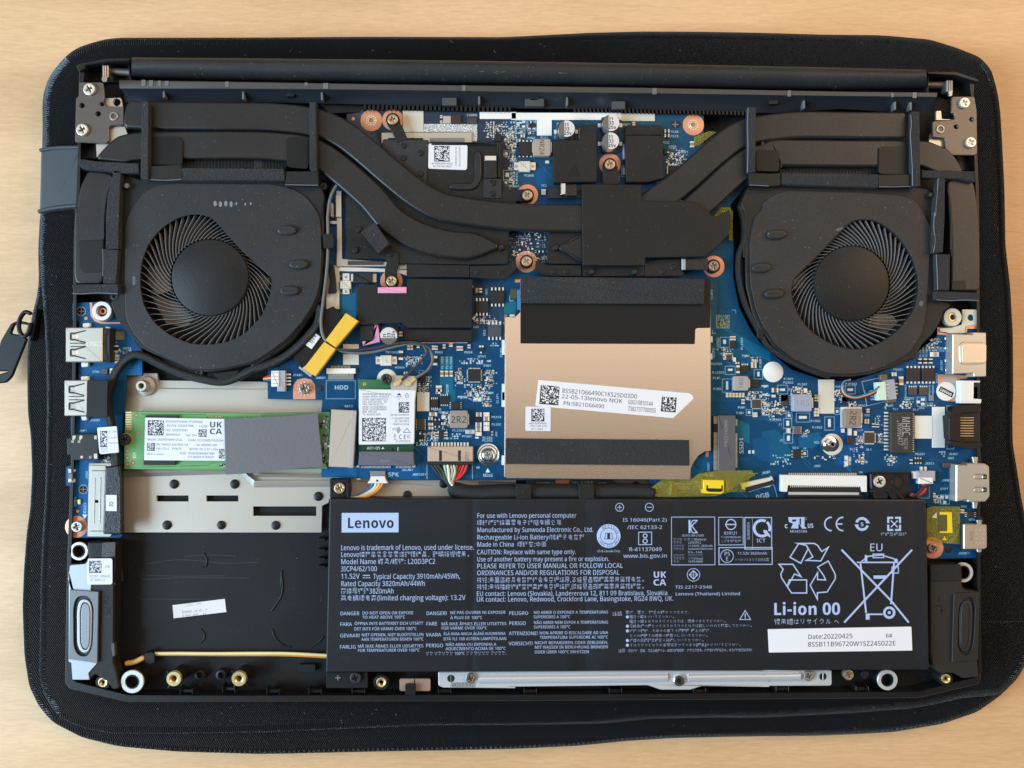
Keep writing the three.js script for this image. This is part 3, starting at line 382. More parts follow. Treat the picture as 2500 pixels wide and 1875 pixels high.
// bottom edge: touchpad bar, catch, screws
const bar = slab('touchpad_bar', 'D2 1555,850 2212,846 D3 1150,838 2212,838 D4 0,836 590,834 592,955 575,966 0,968 D3 2212,968 1640,968 1540,1000 1290,1000 1180,962 0,975 D2 2212,980 1600,983 1556,965', 28.5, 1, M.bar, laptop, { r: 0.6, bev: 0.25, label: 'silver metal bar along the front edge' });
for (const [a, b] of [['D2 1895,872 2212,868 D3 700,862 1350,858', 'D2 1895,950 2212,948 D3 700,945 1350,935'], ['D3 1525,858 2000,852 2212,850 D4 0,850 330,848', 'D3 1525,935 2000,932 2212,932 D4 0,932 330,928']]) strip('pressed_groove', a, b, [[0, 28.5], [0.08, 28.52], [0.3, 29.4], [0.55, 29.6], [0.8, 29.2], [1, 28.52]], M.bar, bar, { crease: 1.2 });
ring('threaded_bush', 'D3', 1446, 925, 45, 24, 29.6, 4, M.chrome, bar); disc('bush_hole', 'D3', 1446, 925, 25, 28.7, 1, M.grille, bar);
for (const [f, x, y] of [['D2', 1662, 904], ['D4', 516, 888]]) { disc('bar_hole', f, x, y, 32, 28.6, 0.4, M.grille, bar); rect('hole_cross', f, x - 3, y - 30, x + 3, y + 30, 28.7, 0.3, M.tin, bar, { r: 0 }); }
screw('D2', 1828, 904, 42, 29.6, M.screwDark, bar); screw('D4', 398, 886, 42, 29.6, M.steel, bar);
{ const s = sheetFor('D2 1640,925 1880,985', 28.6, 200); s.fill('#b7bbc2'); s.text('D2', 1672, 957, 'M2x3.0 x2', 42, { col: '#6d7076', w: 185, rot: 0 }); slab('stamped_mark', 'D2 1660,935 1870,935 1870,978 1660,978', 28.56, 0.1, s.mat({ roughness: 0.4, metalness: 0.6 }), bar, { r: 0, bev: 0.01 }); }
{ const c = slab('latch_plate', 'D2 1228,906 1488,906 1490,1012 1230,1012', 27.5, 1, std(0.6, 0.42, 0.33, 0.35, 0.6), laptop, { r: 0.8 }); rect('latch_hook', 'D2', 1275, 958, 1362, 1045, 29.5, 4, M.darkPlastic, c, { r: 0.5 }); rect('latch_slit', 'D2', 1348, 908, 1360, 1010, 27.55, 0.2, M.grille, c, { r: 0 }); }
screw('D2', 857, 902, 48, 30.2, M.screwBlack, laptop); screw('D4', 735, 876, 44, 29.6, M.screwTan, laptop);
rect('cross_mark', 'D2', 704, 876, 712, 920, 29.06, 0.1, M.grey, laptop, { r: 0 }); rect('cross_mark', 'D2', 685, 894, 730, 902, 29.08, 0.1, M.grey, laptop, { r: 0 });
disc('cross_hole', 'D4', 870, 872, 34, 27.5, 1, M.grille, laptop);

// ---------------------------------------------------------------- cooling: fans, heat pipes, plates
function coolingFan(side, o) {
  const housing = slab('fan_housing', o.outer, 32.4, 8, M.blackLow, laptop, { r: 1.2, bev: 0.25, cs: 10, holes: [{ p: o.hole, r: 3 }], label: `black blower fan housing on the ${side === 'left' ? 'left, its vent opening to lower left' : 'right, its vent opening to lower right'}` });
  slab('raised_cover', o.raised, 33, 0.7, M.black, housing, { r: 2.5, bev: 0.32, seg: 3, crease: true, cs: 10, holes: [{ p: o.hole, r: 3 }] });
  const [f, hx, hy, hr] = o.hub;
  slab('fan_floor', o.hole, 24.6, 1, M.grille, housing, { r: 3 });
  for (const [q, m] of o.floor) slab('floor_plate', q, 24.9, 0.3, m, housing, { r: 0.4 });
  lathe('fan_hub', f, hx, hy, [[0, 32.7], [hr - 14, 32.7], [hr - 4, 32.5], [hr, 31.9], [hr + 2, 27]], M.blackLow, housing, { n: 64 });
  lathe('hub_rim', f, hx, hy, [[hr + 3, 26], [hr + 3, 31.2], [hr + 12, 31.2], [hr + 12, 26]], M.darkPlastic, housing, { h: 31.2, n: 64 });
  // blades
  const k = TS * scaleAt(31) * mm, r0 = hr * 1.0 * k, r1 = o.rim * k, n = 58, sweep = side === 'left' ? 1 : -1, seg = 12, pos = [], idx = [], wth = 0.00013;
  for (let i = 0; i <= seg; i++) { const t = i / seg, r = r0 + (r1 - r0) * t, a = sweep * (0.95 * t - 0.32 * t * t * t), ca = Math.cos(a), sa = Math.sin(a); for (const [e, y] of [[-1, 0], [-1, -0.003], [1, -0.003], [1, 0]]) pos.push(r * ca - sa * e * wth, y, r * sa + ca * e * wth); }
  for (let i = 0; i < seg; i++) for (let j = 0; j < 4; j++) { const a = i * 4 + j, b = i * 4 + (j + 1) % 4; idx.push(a, b, a + 4, b, b + 4, a + 4); }
  let g = new THREE.BufferGeometry(); g.setAttribute('position', new THREE.Float32BufferAttribute(pos, 3)); g.setIndex(idx); g = crease(g.toNonIndexed(), 0.5);
  g.setAttribute('uv', new THREE.Float32BufferAttribute(new Float32Array(g.attributes.position.count * 2), 2));
  const [cx, cy] = circ([f, hx, hy, 1], 31);
  for (let i = 0; i < n; i++) { const b = mesh('fan_blade', g, M.blade, housing); b.position.set(cx, (31.3 - BASE) * mm, -cy); b.rotation.y = i / n * Math.PI * 2; }
  for (const [bf, x, y] of o.bumps) { slab('pressed_bump', box4(bf, x - 82, y - 42, x + 82, y + 42), 34.5, 2, M.black, housing, { r: 4, bev: 0.95, seg: 6 }); }
  for (const [sf, x, y] of o.screws) { disc('screw_lug', sf, x, y, 40, 30, 4, M.darkPlastic, housing); screw(sf, x, y, 30, 31, M.screwBlack, housing, x % 1.5); }
  return housing;
}
const fanL = coolingFan('left', {
  outer: 'A1 1018,1290 1190,1345 1600,1348 2212,1350 A2 540,1390 572,1420 592,1480 578,1600 B2 578,250 584,440 572,640 548,770 500,870 428,985 300,1135 140,1258 0,1340 B1 1900,1395 1740,1412 1600,1392 1450,1322 1300,1262 1200,1212 1110,1110 985,965 930,815 1000,790 1000,500',
  raised: 'B1 1050,700 1052,160 A1 1080,1640 1150,1520 1230,1440 1330,1388 1450,1372 A2 160,1378 330,1420 430,1478 500,1560 555,1655 B2 568,250 572,440 558,640 534,760 488,862 416,975 290,1122 130,1244 0,1325 B1 1900,1380 1740,1396 1600,1376 1450,1306 1310,1245 1215,1190 1130,1090 1060,960',
  hole: 'B1 1500,100 1640,66 1760,86 1830,140 2060,400 B2 0,470 90,545 140,590 160,650 140,780 80,930 0,1022 B1 2050,1110 1900,1172 1750,1192 1600,1180 1430,1110 1290,1000 1200,850 1170,690 1180,500 1240,330 1350,195',
  hub: ['B1', 1770, 612, 322], rim: 610, bumps: [['B2', 275, 210], ['B2', 375, 500], ['B2', 297, 722]], screws: [['B1', 1680, 1415], ['B1', 965, 772], ['B2', 533, 795], ['A2', 582, 1400]],
  floor: [['B1 1240,520 1440,500 1460,720 1320,760 1230,650', M.silver], ['B1 1270,760 1500,820 1640,960 1560,1040 1400,1000', M.beigeTape], ['B2 0,560 140,620 120,720 0,700', M.beigeTape]] });
const fanR = coolingFan('right', {
  outer: 'A3 1965,1540 2030,1400 2212,1395 A4 0,1400 700,1412 1000,1412 1275,1405 1400,1420 1480,1500 1465,1659 B4 1440,400 1480,500 1480,800 1560,820 1600,850 1530,900 1500,1000 1440,1090 1350,1180 1290,1290 1090,1370 920,1430 750,1452 560,1446 400,1390 240,1310 100,1200 20,1080 B3 2130,1060 2060,900 2010,680 2005,300 1998,60',
  raised: 'B4 1400,700 1420,400 1430,180 1340,30 A4 1330,1555 1260,1500 1150,1470 800,1450 A4 200,1435 80,1480 0,1545 A3 2150,1590 2080,1655 B3 2040,300 2045,660 2092,880 2160,1040 B4 40,1060 115,1180 250,1290 410,1370 565,1426 750,1432 915,1410 1080,1350 1250,1250 1350,1100 1390,900',
  hole: 'B4 850,124 950,130 1060,190 1180,300 1270,440 1320,600 1325,720 1290,880 1200,1010 1090,1110 980,1180 850,1222 740,1222 600,1185 450,1100 340,990 265,840 244,730 258,660 290,600 420,480 640,250 720,165 780,132',
  hub: ['B4', 762, 662, 322], rim: 612, bumps: [['B4', 128, 247], ['B4', 0, 528], ['B4', 108, 748]], screws: [['B4', 1522, 820], ['B4', 1258, 1272], ['A3', 1985, 1560], ['B4', 45, 1110]],
  floor: [['B4 870,930 1100,930 1180,1010 1050,1090 900,1020', M.beigeTape], ['B4 1080,600 1200,560 1220,700 1090,720', M.beigeTape], ['B4 260,600 380,560 360,700 260,720', M.beigeTape]] });
// white dust print and scuffs on the fan covers
{ const s = mesh('rubbed_mark', mergeGeometries([0, 1, 2, 3, 4, 5, 6].map((k) => { const [x, y, r] = circ(['A1', 1815 + k * 45 + (k > 4 ? 30 : 0), 1545 + (k % 2) * 5, 1], 33.02), g = new THREE.CylinderGeometry((k < 4 ? 17 : 9) * r, (k < 4 ? 17 : 9) * r, 0.00004, 12); g.scale(0.8, 1, 1.4); g.translate(x, (33.02 - BASE) * mm, -y); return g; })), std(0.19, 0.2, 0.22, 0.8), fanL); }
tube('fan_cable_edge', 'B3 1960,20 1985,140 1990,300 1950,420 1948,600 1990,800 2060,960 2150,1120 B4 40,1180 160,1270 300,1350 430,1405 560,1440', 31, 1.2, M.sheath, fanR, { n: 90 });
tube('fan_cable_edge', 'A2 575,1480 570,1600 B2 575,200 572,430 555,660 510,850 430,985 300,1150 130,1275 0,1355', 30.6, 1.3, M.darkPlastic, fanL, { n: 80 });
for (const q of ['B2 555,315 575,315 570,440 555,440', 'B2 470,865 495,875 440,970 425,960', 'B2 140,1260 150,1275 70,1320 60,1300', 'B1 1790,1425 2020,1395 1970,1470 1890,1490 1850,1480', 'B1 1150,1130 1220,1190 1190,1230 1130,1150']) slab('fan_clip', q, 32.2, 2, M.film, fanL, { r: 0.3 });
for (const q of ['B3 1985,330 2010,340 2010,450 1985,440', 'B3 2100,950 2170,1050 2150,1140 2110,1120', 'B4 310,1310 410,1350 400,1390 300,1340', 'B4 1065,1365 1190,1315 1200,1335 1080,1385']) slab('fan_clip', q, 32.2, 2, M.film, fanR, { r: 0.3 });

// side heat exchangers
function sideExchanger(L) {
  const e = slab('side_exchanger', L ? 'A1 742,1262 860,1275 960,1300 B1 900,0 880,290 872,560 868,668 640,668 622,600 622,300 630,0 A1 640,1620 675,1400' : 'A4 1560,1350 1660,1330 1790,1360 1815,1500 1832,1640 B4 1840,200 1845,500 1840,730 1600,730 1600,300', 33.4, 9, M.pipe, laptop, { r: 2, bev: 0.8, label: `thin black heat exchanger along the ${L ? 'left' : 'right'} edge` });
  slab('exchanger_slot', L ? 'A1 930,1310 955,1330 900,1480 880,1659 B1 880,290 820,290 850,100 A1 855,1480' : 'A4 1560,1400 1595,1490 1610,1659 B4 1615,200 1605,380 1590,380 1592,0', 33.5, 0.4, M.grille, e, { r: 0.8 });
  slab('film_patch', L ? 'B1 665,300 870,295 865,570 700,570 668,520' : 'B4 1610,640 1720,640 1720,720 1600,720', 33.6, 0.3, M.film, e, { r: 0.8 });
  return e;
}
const exL = sideExchanger(true), exR = sideExchanger(false);
const foamStrip = (spec, top, par, o = {}) => slab('foam_strip', spec, top, 3, M.foam, par, { r: 0.3, bev: 0.25, ...o });
foamStrip('A1 1197,672 1255,688 1250,1342 1184,1338', 36.8, laptop); foamStrip('A1 1258,1240 2212,1248 A2 250,1250 262,1346 0,1348 A1 1262,1344', 35.4, laptop);
foamStrip('A2 468,686 524,684 530,1268 486,1272 470,1255', 36.8, laptop); foamStrip('A1 960,1262 1020,1270 1005,1659 B1 1000,368 890,372 893,80 A1 908,1480', 35.6, exL);
foamStrip('A1 662,1165 820,1188 1168,1206 1174,1282 950,1290 945,1272 690,1250 660,1205', 35.6, exL); foamStrip('B1 605,672 995,668 998,748 640,745 622,735', 35.4, exL);
foamStrip('B1 875,372 1000,380 980,665 868,665', 34.8, exL);
foamStrip('A3 2030,728 2095,732 2090,1278 2028,1280 2025,735', 36.8, laptop); foamStrip('A4 1270,765 1332,768 1340,1398 1270,1402', 36.8, laptop);
foamStrip('A4 168,1285 990,1298 985,1408 165,1382', 35.4, laptop); foamStrip('A4 1348,1262 1800,1272 1800,1362 1680,1335 1350,1325', 35.6, exR);
foamStrip('A4 1490,1325 1548,1332 1545,1659 B4 1530,400 1450,405 1460,0', 35.6, exR); foamStrip('B4 1470,412 1590,420 1585,722 1480,720', 34.8, exR); foamStrip('B4 1470,728 1842,742 1838,806 1472,800', 35.4, exR);
// fin stacks behind the foam
function finStack(name, f, x0, x1, y0, y1) {
  const s = rect(name, f, x0, y0, x1, y1, 29, 6, M.grille, laptop), h = heap(), n = Math.floor((x1 - x0) / 12);
  for (let k = 0; k < n; k++) { const x = x0 + (k + 0.5) * (x1 - x0) / n; h.box(f, x - 1.8, y0, x + 1.8, y1, 27, 3.6, [0.05, 0.05, 0.05]); }
  h.build('cooling_fins', M.vertex, s); return s;
}
finStack('rear_exchanger', 'A1', 1500, 2212, 1150, 1245); finStack('rear_exchanger', 'A2', 0, 275, 1150, 1250); finStack('rear_exchanger', 'A4', 150, 985, 1230, 1300);
// heat pipes
const pipe = (spec, w, top, o) => ribbon('heat_pipe', spec, w, top, 2.6, M.pipe, laptop, { bev: 1.1, seg: 5, n: 80, ...o });
const endTaper = (a, b, lo = 0.55) => (t) => { const s = (u) => Math.sqrt(Math.max(0, 1 - (1 - Math.min(1, u)) ** 2)); return lo + (1 - lo) * Math.min(s(t / a), s((1 - t) / b)); };
pipe('A1 1045,775 1100,785 1250,795 1700,800 2212,805 A2 200,812 420,835 600,880 760,960 930,1090 1150,1280 1370,1455 1560,1560 1780,1605 B3 0,95 400,110 800,110', 11.3, 33.6, { taper: endTaper(0.05, 0.02, 0.35) });
pipe('A1 820,1160 950,1110 1120,1062 1350,1050 2212,1050 A2 200,1060 420,1085 560,1140 700,1235 990,1490 B2 1150,120 1310,225 1500,300 1700,338 1880,342 2060,350', 11.3, 33.4, { taper: (t) => Math.min(1, 0.15 + t * 9) * (t > 0.9 ? Math.max(0.16, 1 - ((t - 0.9) / 0.1) ** 1.6 * 0.86) : 1) });
lathe('pipe_tip', 'B2', 2088, 355, [[0, 33.4], [20, 33.2], [30, 32.4], [34, 30]], M.pipe, laptop, {});
pipe('A4 1235,880 1150,882 800,880 300,878 A3 2212,900 2060,925 1920,985 1750,1110 1550,1290 1380,1430 1250,1520 1150,1600', 11.1, 33.6, { taper: endTaper(0.05, 0.02, 0.35) });
pipe('A4 1700,1300 1600,1220 1480,1165 1380,1125 1240,1120 800,1120 300,1115 100,1118 A3 2212,1140 2060,1180 1930,1265 1780,1400 1640,1530 1500,1640 B3 1420,100 1300,200', 11.1, 33.4, { taper: (t) => Math.min(1, 0.15 + t * 8) });
// folded film tabs on the pipes
const filmTab = (a, ha, b, hb) => { const p = slab('film_tab', a, ha, 0.25, M.film, laptop, { r: 1.4, bev: 0.05 }); slab('film_tab_fold', b, hb, 2.6, M.blackLow, p, { r: 0.3, bev: 0.25 }); };
filmTab('A1 1258,980 1500,978 1540,1010 1538,1222 1258,1214', 34.0, 'A1 1258,1226 1532,1216 1534,1340 1262,1345', 35.7); filmTab('A2 275,985 455,985 455,1255 275,1235', 34.0, 'A2 272,1272 540,1268 545,1388 264,1378', 35.7);
filmTab('A4 990,1065 1240,1060 1250,1300 985,1295', 34.0, 'A4 990,1300 1250,1296 1255,1398 990,1404', 35.7); filmTab('A3 2095,1090 2212,1095 A4 145,1100 145,1275 A3 2095,1270', 34.0, 'A3 2040,1282 2212,1290 A4 158,1285 160,1392 A3 2212,1400 2040,1388', 35.7);
// graphics plate
const gpuPlate = slab('cooling_plate', 'A2 1090,1000 1472,1008 1475,1030 2075,1025 2092,1060 2088,1330 2212,1500 B2 2212,210 2152,230 2140,500 1820,505 1290,495 1215,500 1195,470 1110,465 1090,455 780,455 775,0 A2 770,1500 1000,1300', 31.2, 1, M.blackLow, laptop, { r: 0.5, label: 'black cooling plate over the graphics chip, left of centre' });
slab('plate_step', 'A2 1085,1005 1474,1010 1455,1388 1430,1380 1080,1075', 31.7, 0.6, M.black, gpuPlate, { r: 0.6 });
slab('plate_step', 'A2 1940,1330 2090,1335 2090,1500 1935,1498', 31.7, 0.6, M.black, gpuPlate, { r: 0.6 });
for (const [f, x, y] of [['A2', 1262, 1055], ['A2', 1405, 1118], ['A2', 1262, 1158], ['A2', 1408, 1290], ['A2', 2015, 1370], ['A2', 2012, 1460], ['B2', 882, 205], ['B2', 855, 380], ['B2', 1148, 415], ['B2', 1885, 563], ['B2', 2080, 566], ['B3', 390, 560], ['B3', 497, 560], ['B3', 1310, 560], ['B3', 1398, 527]]) lathe('rivet', f, x, y, [[0, 32.15], [20, 32.15], [26, 31.9], [28, 31.4]], M.blackLow, gpuPlate, { h: 32.15, n: 18 });
const groove = { bev: 0.6, seg: 4, taper: endTaper(0.15, 0.15, 0.3) };
ribbon('pressed_rib', 'A2 1885,1100 1890,1200 1885,1330 1850,1390 1750,1400 1650,1395', 2.9, 32.1, 1.3, M.pipe, gpuPlate, groove);
slab('white_label', 'A2 1478,1038 1795,1050 1802,1060 1798,1250 1785,1262 1480,1250 1470,1240 1472,1045', 31.5, 0.2, null, gpuPlate, { r: 0.4, bev: 0.03, sheet: { w: 360, bg: '#dddde2', draw(s) { s.code('A2', 1522, 1058, 1650, 1190, 18, 3); s.text('A2', 1498, 1206, 'AT39J002FR0 H022', 24, { col: '#23232b', w: 180 }); s.text('A2', 1510, 1230, '0A 23V 000 0B20', 24, { col: '#23232b', w: 157 }); s.text('A2', 1705, 1065, 'FRU P/N 5H40S20637', 20, { col: '#333', rot: 90, w: 165 }); s.text('A2', 1736, 1062, '5H40S2063702257003', 18, { col: '#444', rot: 90, w: 172 }); } } });
{ const c = rect('spring_clip', 'A2', 1942, 1135, 2050, 1328, 32.6, 1, M.sheath, gpuPlate, { r: 0.3 }); rect('clip_bend', 'A2', 1944, 1136, 2049, 1186, 32.75, 1, M.chrome, c, { r: 0.4, bev: 0.3 }); rect('clip_edge', 'A2', 2052, 1040, 2088, 1326, 32, 1.5, M.sheath, gpuPlate, { bev: 0.4 }); }
slab('plate_edge', 'A2 1480,1022 2080,1026 2085,1050 1500,1048', 32, 1, M.sheath, gpuPlate, { bev: 0.4 });
ribbon('plate_arm', 'A2 1168,860 1215,930 1250,1020', 4.6, 31.9, 0.8, M.blackLow, gpuPlate, { bev: 0.2 }); ribbon('plate_arm', 'B2 1165,400 1172,480 1155,560 1158,640', 4.9, 31.7, 0.8, M.blackLow, gpuPlate, { bev: 0.2 });
ribbon('plate_arm', 'A3 -60,1478 60,1476 165,1472', 4.8, 31.3, 0.8, M.blackLow, gpuPlate, { bev: 0.2 });
slab('plate_bar', 'B2 1290,500 1820,510 1820,610 1295,610', 31.4, 0.8, M.blackLow, gpuPlate, { r: 0.2 }); slab('plate_bar', 'B2 1825,515 2140,510 2212,470 2212,545 2130,628 1990,625 1870,615 1825,610', 31.9, 0.8, M.blackLow, gpuPlate, { r: 0.3 });
slab('foam_block', 'B2 900,226 1022,150 1143,325 1052,412', 36.4, 4, M.foam, gpuPlate, { r: 0.2, bev: 0.2 });
const screwTop = (f, x, y, r, m, par = laptop, top = 33) => { lathe('screw_collar', f, x, y, [[0, top - 1], [r * 1.25, top - 1], [r * 1.32, top - 1.3], [r * 1.32, 29]], M.darkPlastic, par, { h: top - 1, n: 24 }); screw(f, x, y, r, top, m, par, 0.2 + (x % 7) / 9); };
screwTop('A2', 1170, 834, 44, M.screwTan, gpuPlate); screwTop('B2', 1160, 642, 43, M.screwTan, gpuPlate); screwTop('A3', 165, 1472, 42, M.screwTan, gpuPlate);
// processor plate
const cpuPlate = slab('cooling_plate', 'A3 625,1381 1130,1384 1130,1520 1545,1523 1640,1570 1745,1659 B3 1870,40 1880,150 1865,250 1770,352 1660,440 1160,445 1162,512 632,512', 34.9, 1.6, M.blackLow, laptop, { r: 0.3, bev: 0.25, label: 'large plain black plate over the processor where the heat pipes meet' });
slab('plate_base', 'B3 340,215 640,230 630,500 350,497 330,490 338,225', 31.3, 1, M.blackLow, cpuPlate, { r: 0.3 });
slab('pipe_end', 'B3 640,238 560,262 480,320 440,335 425,370 455,392 500,412 545,442 600,478 640,486', 33, 2.2, M.pipe, cpuPlate, { r: 1, bev: 0.9, seg: 5 });
lathe('pipe_tip', 'B3', 405, 358, [[0, 33.2], [20, 33], [30, 32.2], [36, 30]], M.pipe, cpuPlate);
slab('plate_bar', 'B3 330,508 620,510 620,602 320,600 225,560 235,470', 31.9, 0.8, M.blackLow, cpuPlate, { r: 0.3 }); slab('plate_bar', 'B3 628,516 1155,515 1158,602 628,604', 31.6, 0.8, M.blackLow, cpuPlate, { r: 0.2 });
slab('plate_bar', 'B3 1160,480 1280,460 1465,455 1485,600 1160,605', 31.9, 0.8, M.blackLow, cpuPlate, { r: 0.3 });
for (const x of [705, 1068]) lathe('rivet', 'B3', x, 565, [[0, 33.4], [20, 33.2], [27, 32.4], [28, 31]], M.pipe, cpuPlate, { n: 18 });
{ const c = rect('spring_clip', 'B3', 1470, 455, 1690, 550, 33, 0.8, M.sheath, cpuPlate, { r: 0.3 }); rect('clip_bend', 'B3', 1468, 454, 1502, 548, 33.3, 1, M.greyBlue, c, { r: 0.3, bev: 0.3 }); }
{ const c = rect('spring_clip', 'A3', 345, 1402, 622, 1500, 31.5, 1, M.sheath, cpuPlate, { r: 0.3 }); rect('clip_bend', 'A3', 488, 1384, 584, 1480, 33.4, 1, M.sheath, c, { r: 0.3 }); rect('clip_bend', 'A3', 444, 1370, 490, 1470, 33.7, 1, M.chrome, c, { r: 0.3, bev: 0.3 }); }
ribbon('plate_arm', 'A3 862,1230 866,1300 870,1385', 6.2, 31.6, 0.8, M.blackLow, cpuPlate, { bev: 0.2 });
screwTop('A3', 862, 1213, 43, M.screwTan, cpuPlate); screwTop('B3', 158, 475, 42, M.screwTan, cpuPlate); screwTop('B3', 1737, 515, 44, M.screwDark, cpuPlate);
// frayed pale edges of the cut foam, small pins on the fan covers
const fray = std(0.2, 0.23, 0.27, 0.9);
for (const [q, h, par] of [['A4 1256,800 1262,880 1254,960 1258,1040 1270,1250 1272,1395', 36.7, fanR], ['A4 1488,1335 1480,1450 1470,1560 1464,1659 B4 1458,60 1452,200 1462,300 1448,400', 35.5, exR], ['B4 1472,425 1478,540 1484,715', 34.8, exR], ['A3 2027,740 2022,900 2026,1050 2022,1280', 36.7, fanR], ['A1 1262,1343 1400,1348 1530,1340', 35.6, fanL], ['A2 268,1386 400,1388 540,1390', 35.6, fanL], ['A3 2042,1388 2120,1392 2200,1396', 35.6, fanR], ['A4 992,1403 1120,1404 1250,1399', 35.6, fanR], ['B1 610,748 700,752 800,744 990,750', 35.3, exL], ['B4 1475,802 1600,808 1700,803 1830,808', 35.3, exR], ['B1 868,375 870,480 867,600', 34.7, exL]]) tube('frayed_edge', q, h, 0.13, fray, par, { n: 40 });
lathe('cover_pin', 'A1', 1068, 1393, [[0, 34.4], [20, 34.4], [24, 34.1], [24, 31]], M.bracket, fanL, { n: 16 }); lathe('cover_pin', 'A4', 1428, 1470, [[0, 34.2], [18, 34.2], [22, 33.9], [22, 31]], M.sheath, fanR, { n: 16 });
for (const [f, x, y, w, h, a] of [['B4', 655, 205, 60, 22, -20], ['B4', 1345, 832, 34, 46, 10], ['B1', 1130, 640, 24, 80, 0]]) slab('rubbed_mark', turned(f, x, y, w, h, a), 33.05, 0.06, std(0.1, 0.11, 0.13, 0.8), f === 'B1' ? fanL : fanR, { r: 0.8, bev: 0.01 });

// ---------------------------------------------------------------- main board
const HB = 28;
const BOARD = 'A2 790,920 780,790 900,775 905,748 2212,770 A3 700,782 1640,790 1655,810 1650,1000 1660,1100 2080,1300 B3 1880,0 1905,300 1900,600 1950,860 2050,1060 B4 0,1180 250,1390 520,1480 750,1490 1000,1410 1240,1300 1480,1110 1478,1028 1692,1018 1692,884 1836,886 1830,1040 1842,1500 C4 1842,500 1850,560 1842,1070 1868,1100 1872,1340 1830,1425 1395,1432 1395,960 0,1000 C3 1200,1000 1200,764 100,768 C2 2110,770 1130,770 1112,690 978,690 968,752 570,742 565,200 578,92 116,84 B2 114,1380 200,1372 400,1250 560,1010 600,700 608,0 A2 640,1450 690,1250 780,1100';
const pcb = sheetFor('S 150,255 2415,255 2415,1372 150,1372', HB, 2048);
{
  const c = pcb.c, R = rng(77); pcb.fill('#0f4268');
  const blob = (f, pts, col) => pcb.poly(f, pts, col);
  // copper pours show through the solder mask as lighter, greener or darker fields
  blob('A2', '780,740 2212,760 2212,1659 780,1659', '#2f3a4a'); blob('A3', '0,770 1700,790 1700,1659 0,1659', '#1f4866'); blob('A3', '900,850 1240,850 1330,880 1330,1080 1130,1100 960,1000', '#235060'); blob('A3', '240,1240 320,1240 320,1659 240,1659', '#175082');
  blob('B2', '600,0 720,0 720,500 600,500', '#183f60'); blob('B2', '1840,640 2110,640 2110,1100 1840,1100', '#223c56'); blob('B2', '2110,820 2212,820 2212,920 2110,920', '#1f6a78');
  blob('B3', '0,200 340,200 340,520 0,520', '#24364a'); blob('B3', '1700,330 1900,330 1910,700 2000,900 2212,1200 2212,1659 1700,1659', '#104a6a'); blob('B3', '1700,640 1770,640 1760,1100 1700,1100', '#24506c'); blob('B3', '1800,1020 2212,1240 2212,1320 2050,1260 1900,1110', '#0f6284');
  blob('B2', '740,740 860,740 860,1000 740,1000', '#1c6384'); blob('B2', '1570,1280 1680,1280 1680,1659 1570,1659', '#1a6080'); blob('C2', '1570,0 1700,0 1700,130 1570,130', '#1a6080'); blob('C2', '885,540 1400,540 1400,760 885,760', '#145080'); blob('C2', '560,560 870,560 870,740 560,740', '#165688');
  blob('C4', '0,360 120,340 200,420 260,560 120,620 0,600', '#14567a'); blob('C4', '310,400 480,360 520,440 430,500 310,490', '#155a84'); blob('C4', '620,200 900,200 900,640 620,640', '#104a82'); blob('C3', '1920,250 2040,300 2040,460 1930,420', '#1d6480'); blob('C3', '2060,420 2212,390 2212,620 2080,560', '#154d7c'); blob('C3', '1540,600 1740,520 1740,760 1540,760', '#14598c');
  blob('B1', '600,820 1210,820 1210,1480 600,1480', '#165688'); blob('B1', '1000,1230 1210,1215 1210,1440 1060,1440', '#1a66a0'); blob('C1', '560,220 1040,220 1040,1260 560,1260', '#145386'); blob('C1', '560,600 750,600 740,1080 590,1080', '#12568c');
  blob('A2', '780,750 905,750 1000,900 1070,1060 780,920', '#3e4b5e'); blob('B4', '1000,1380 1480,1100 1690,1020 1700,1659 1000,1659', '#134c7c');
  for (let k = 0; k < 420; k++) {                       // bundles of traces
    let x = R() * pcb.w, y = R() * pcb.h; const n = 1 + (R() * 5 | 0), pts = [[x, y]]; let a = (R() * 8 | 0) * Math.PI / 4;
    for (let s = 0; s < 4; s++) { const l = 8 + R() * 60; x += Math.cos(a) * l; y += Math.sin(a) * l; pts.push([x, y]); a += (R() < 0.5 ? 1 : -1) * Math.PI / 4; }
    c.strokeStyle = ['rgba(10,45,90,.55)', 'rgba(60,140,190,.35)', 'rgba(20,80,130,.5)'][k % 3]; c.lineWidth = 1;
    for (let q = 0; q < n; q++) { c.beginPath(); pts.forEach(([px, py], i) => (i ? c.lineTo(px + q * 3, py + q * 3) : c.moveTo(px + q * 3, py + q * 3))); c.stroke(); }
  }
  for (let k = 0; k < 2600; k++) { const x = R() * pcb.w, y = R() * pcb.h; c.fillStyle = k % 4 ? 'rgba(8,38,75,.6)' : 'rgba(120,180,210,.5)'; c.beginPath(); c.arc(x, y, 0.9, 0, 7); c.fill(); }
  // bare solder pads, in clusters
  const pads = (f, x0, y0, x1, y1, n, big = 6) => { for (let k = 0; k < n; k++) { const x = x0 + Math.round(R() * (x1 - x0) / 18) * 18, y = y0 + Math.round(R() * (y1 - y0) / 18) * 18, w = big * (0.7 + R() * 0.7), h = big * (0.7 + R() * 0.7); pcb.rect(f, x - w, y - h, x + w, y + h, 'rgba(200,208,212,.9)'); if (R() < 0.6) pcb.rect(f, x - w + 24, y - h, x + w + 24, y + h, 'rgba(200,208,212,.9)'); } };
  pads('A2', 1945, 860, 2212, 1000, 60, 5); pads('A2', 2110, 880, 2212, 1440, 30, 6); pads('A3', 10, 860, 60, 1440, 30, 6); pads('A3', 1340, 1080, 1500, 1240, 34, 4); pads('B3', 20, 230, 330, 500, 60, 4); pads('B3', 250, 420, 330, 480, 5, 6);
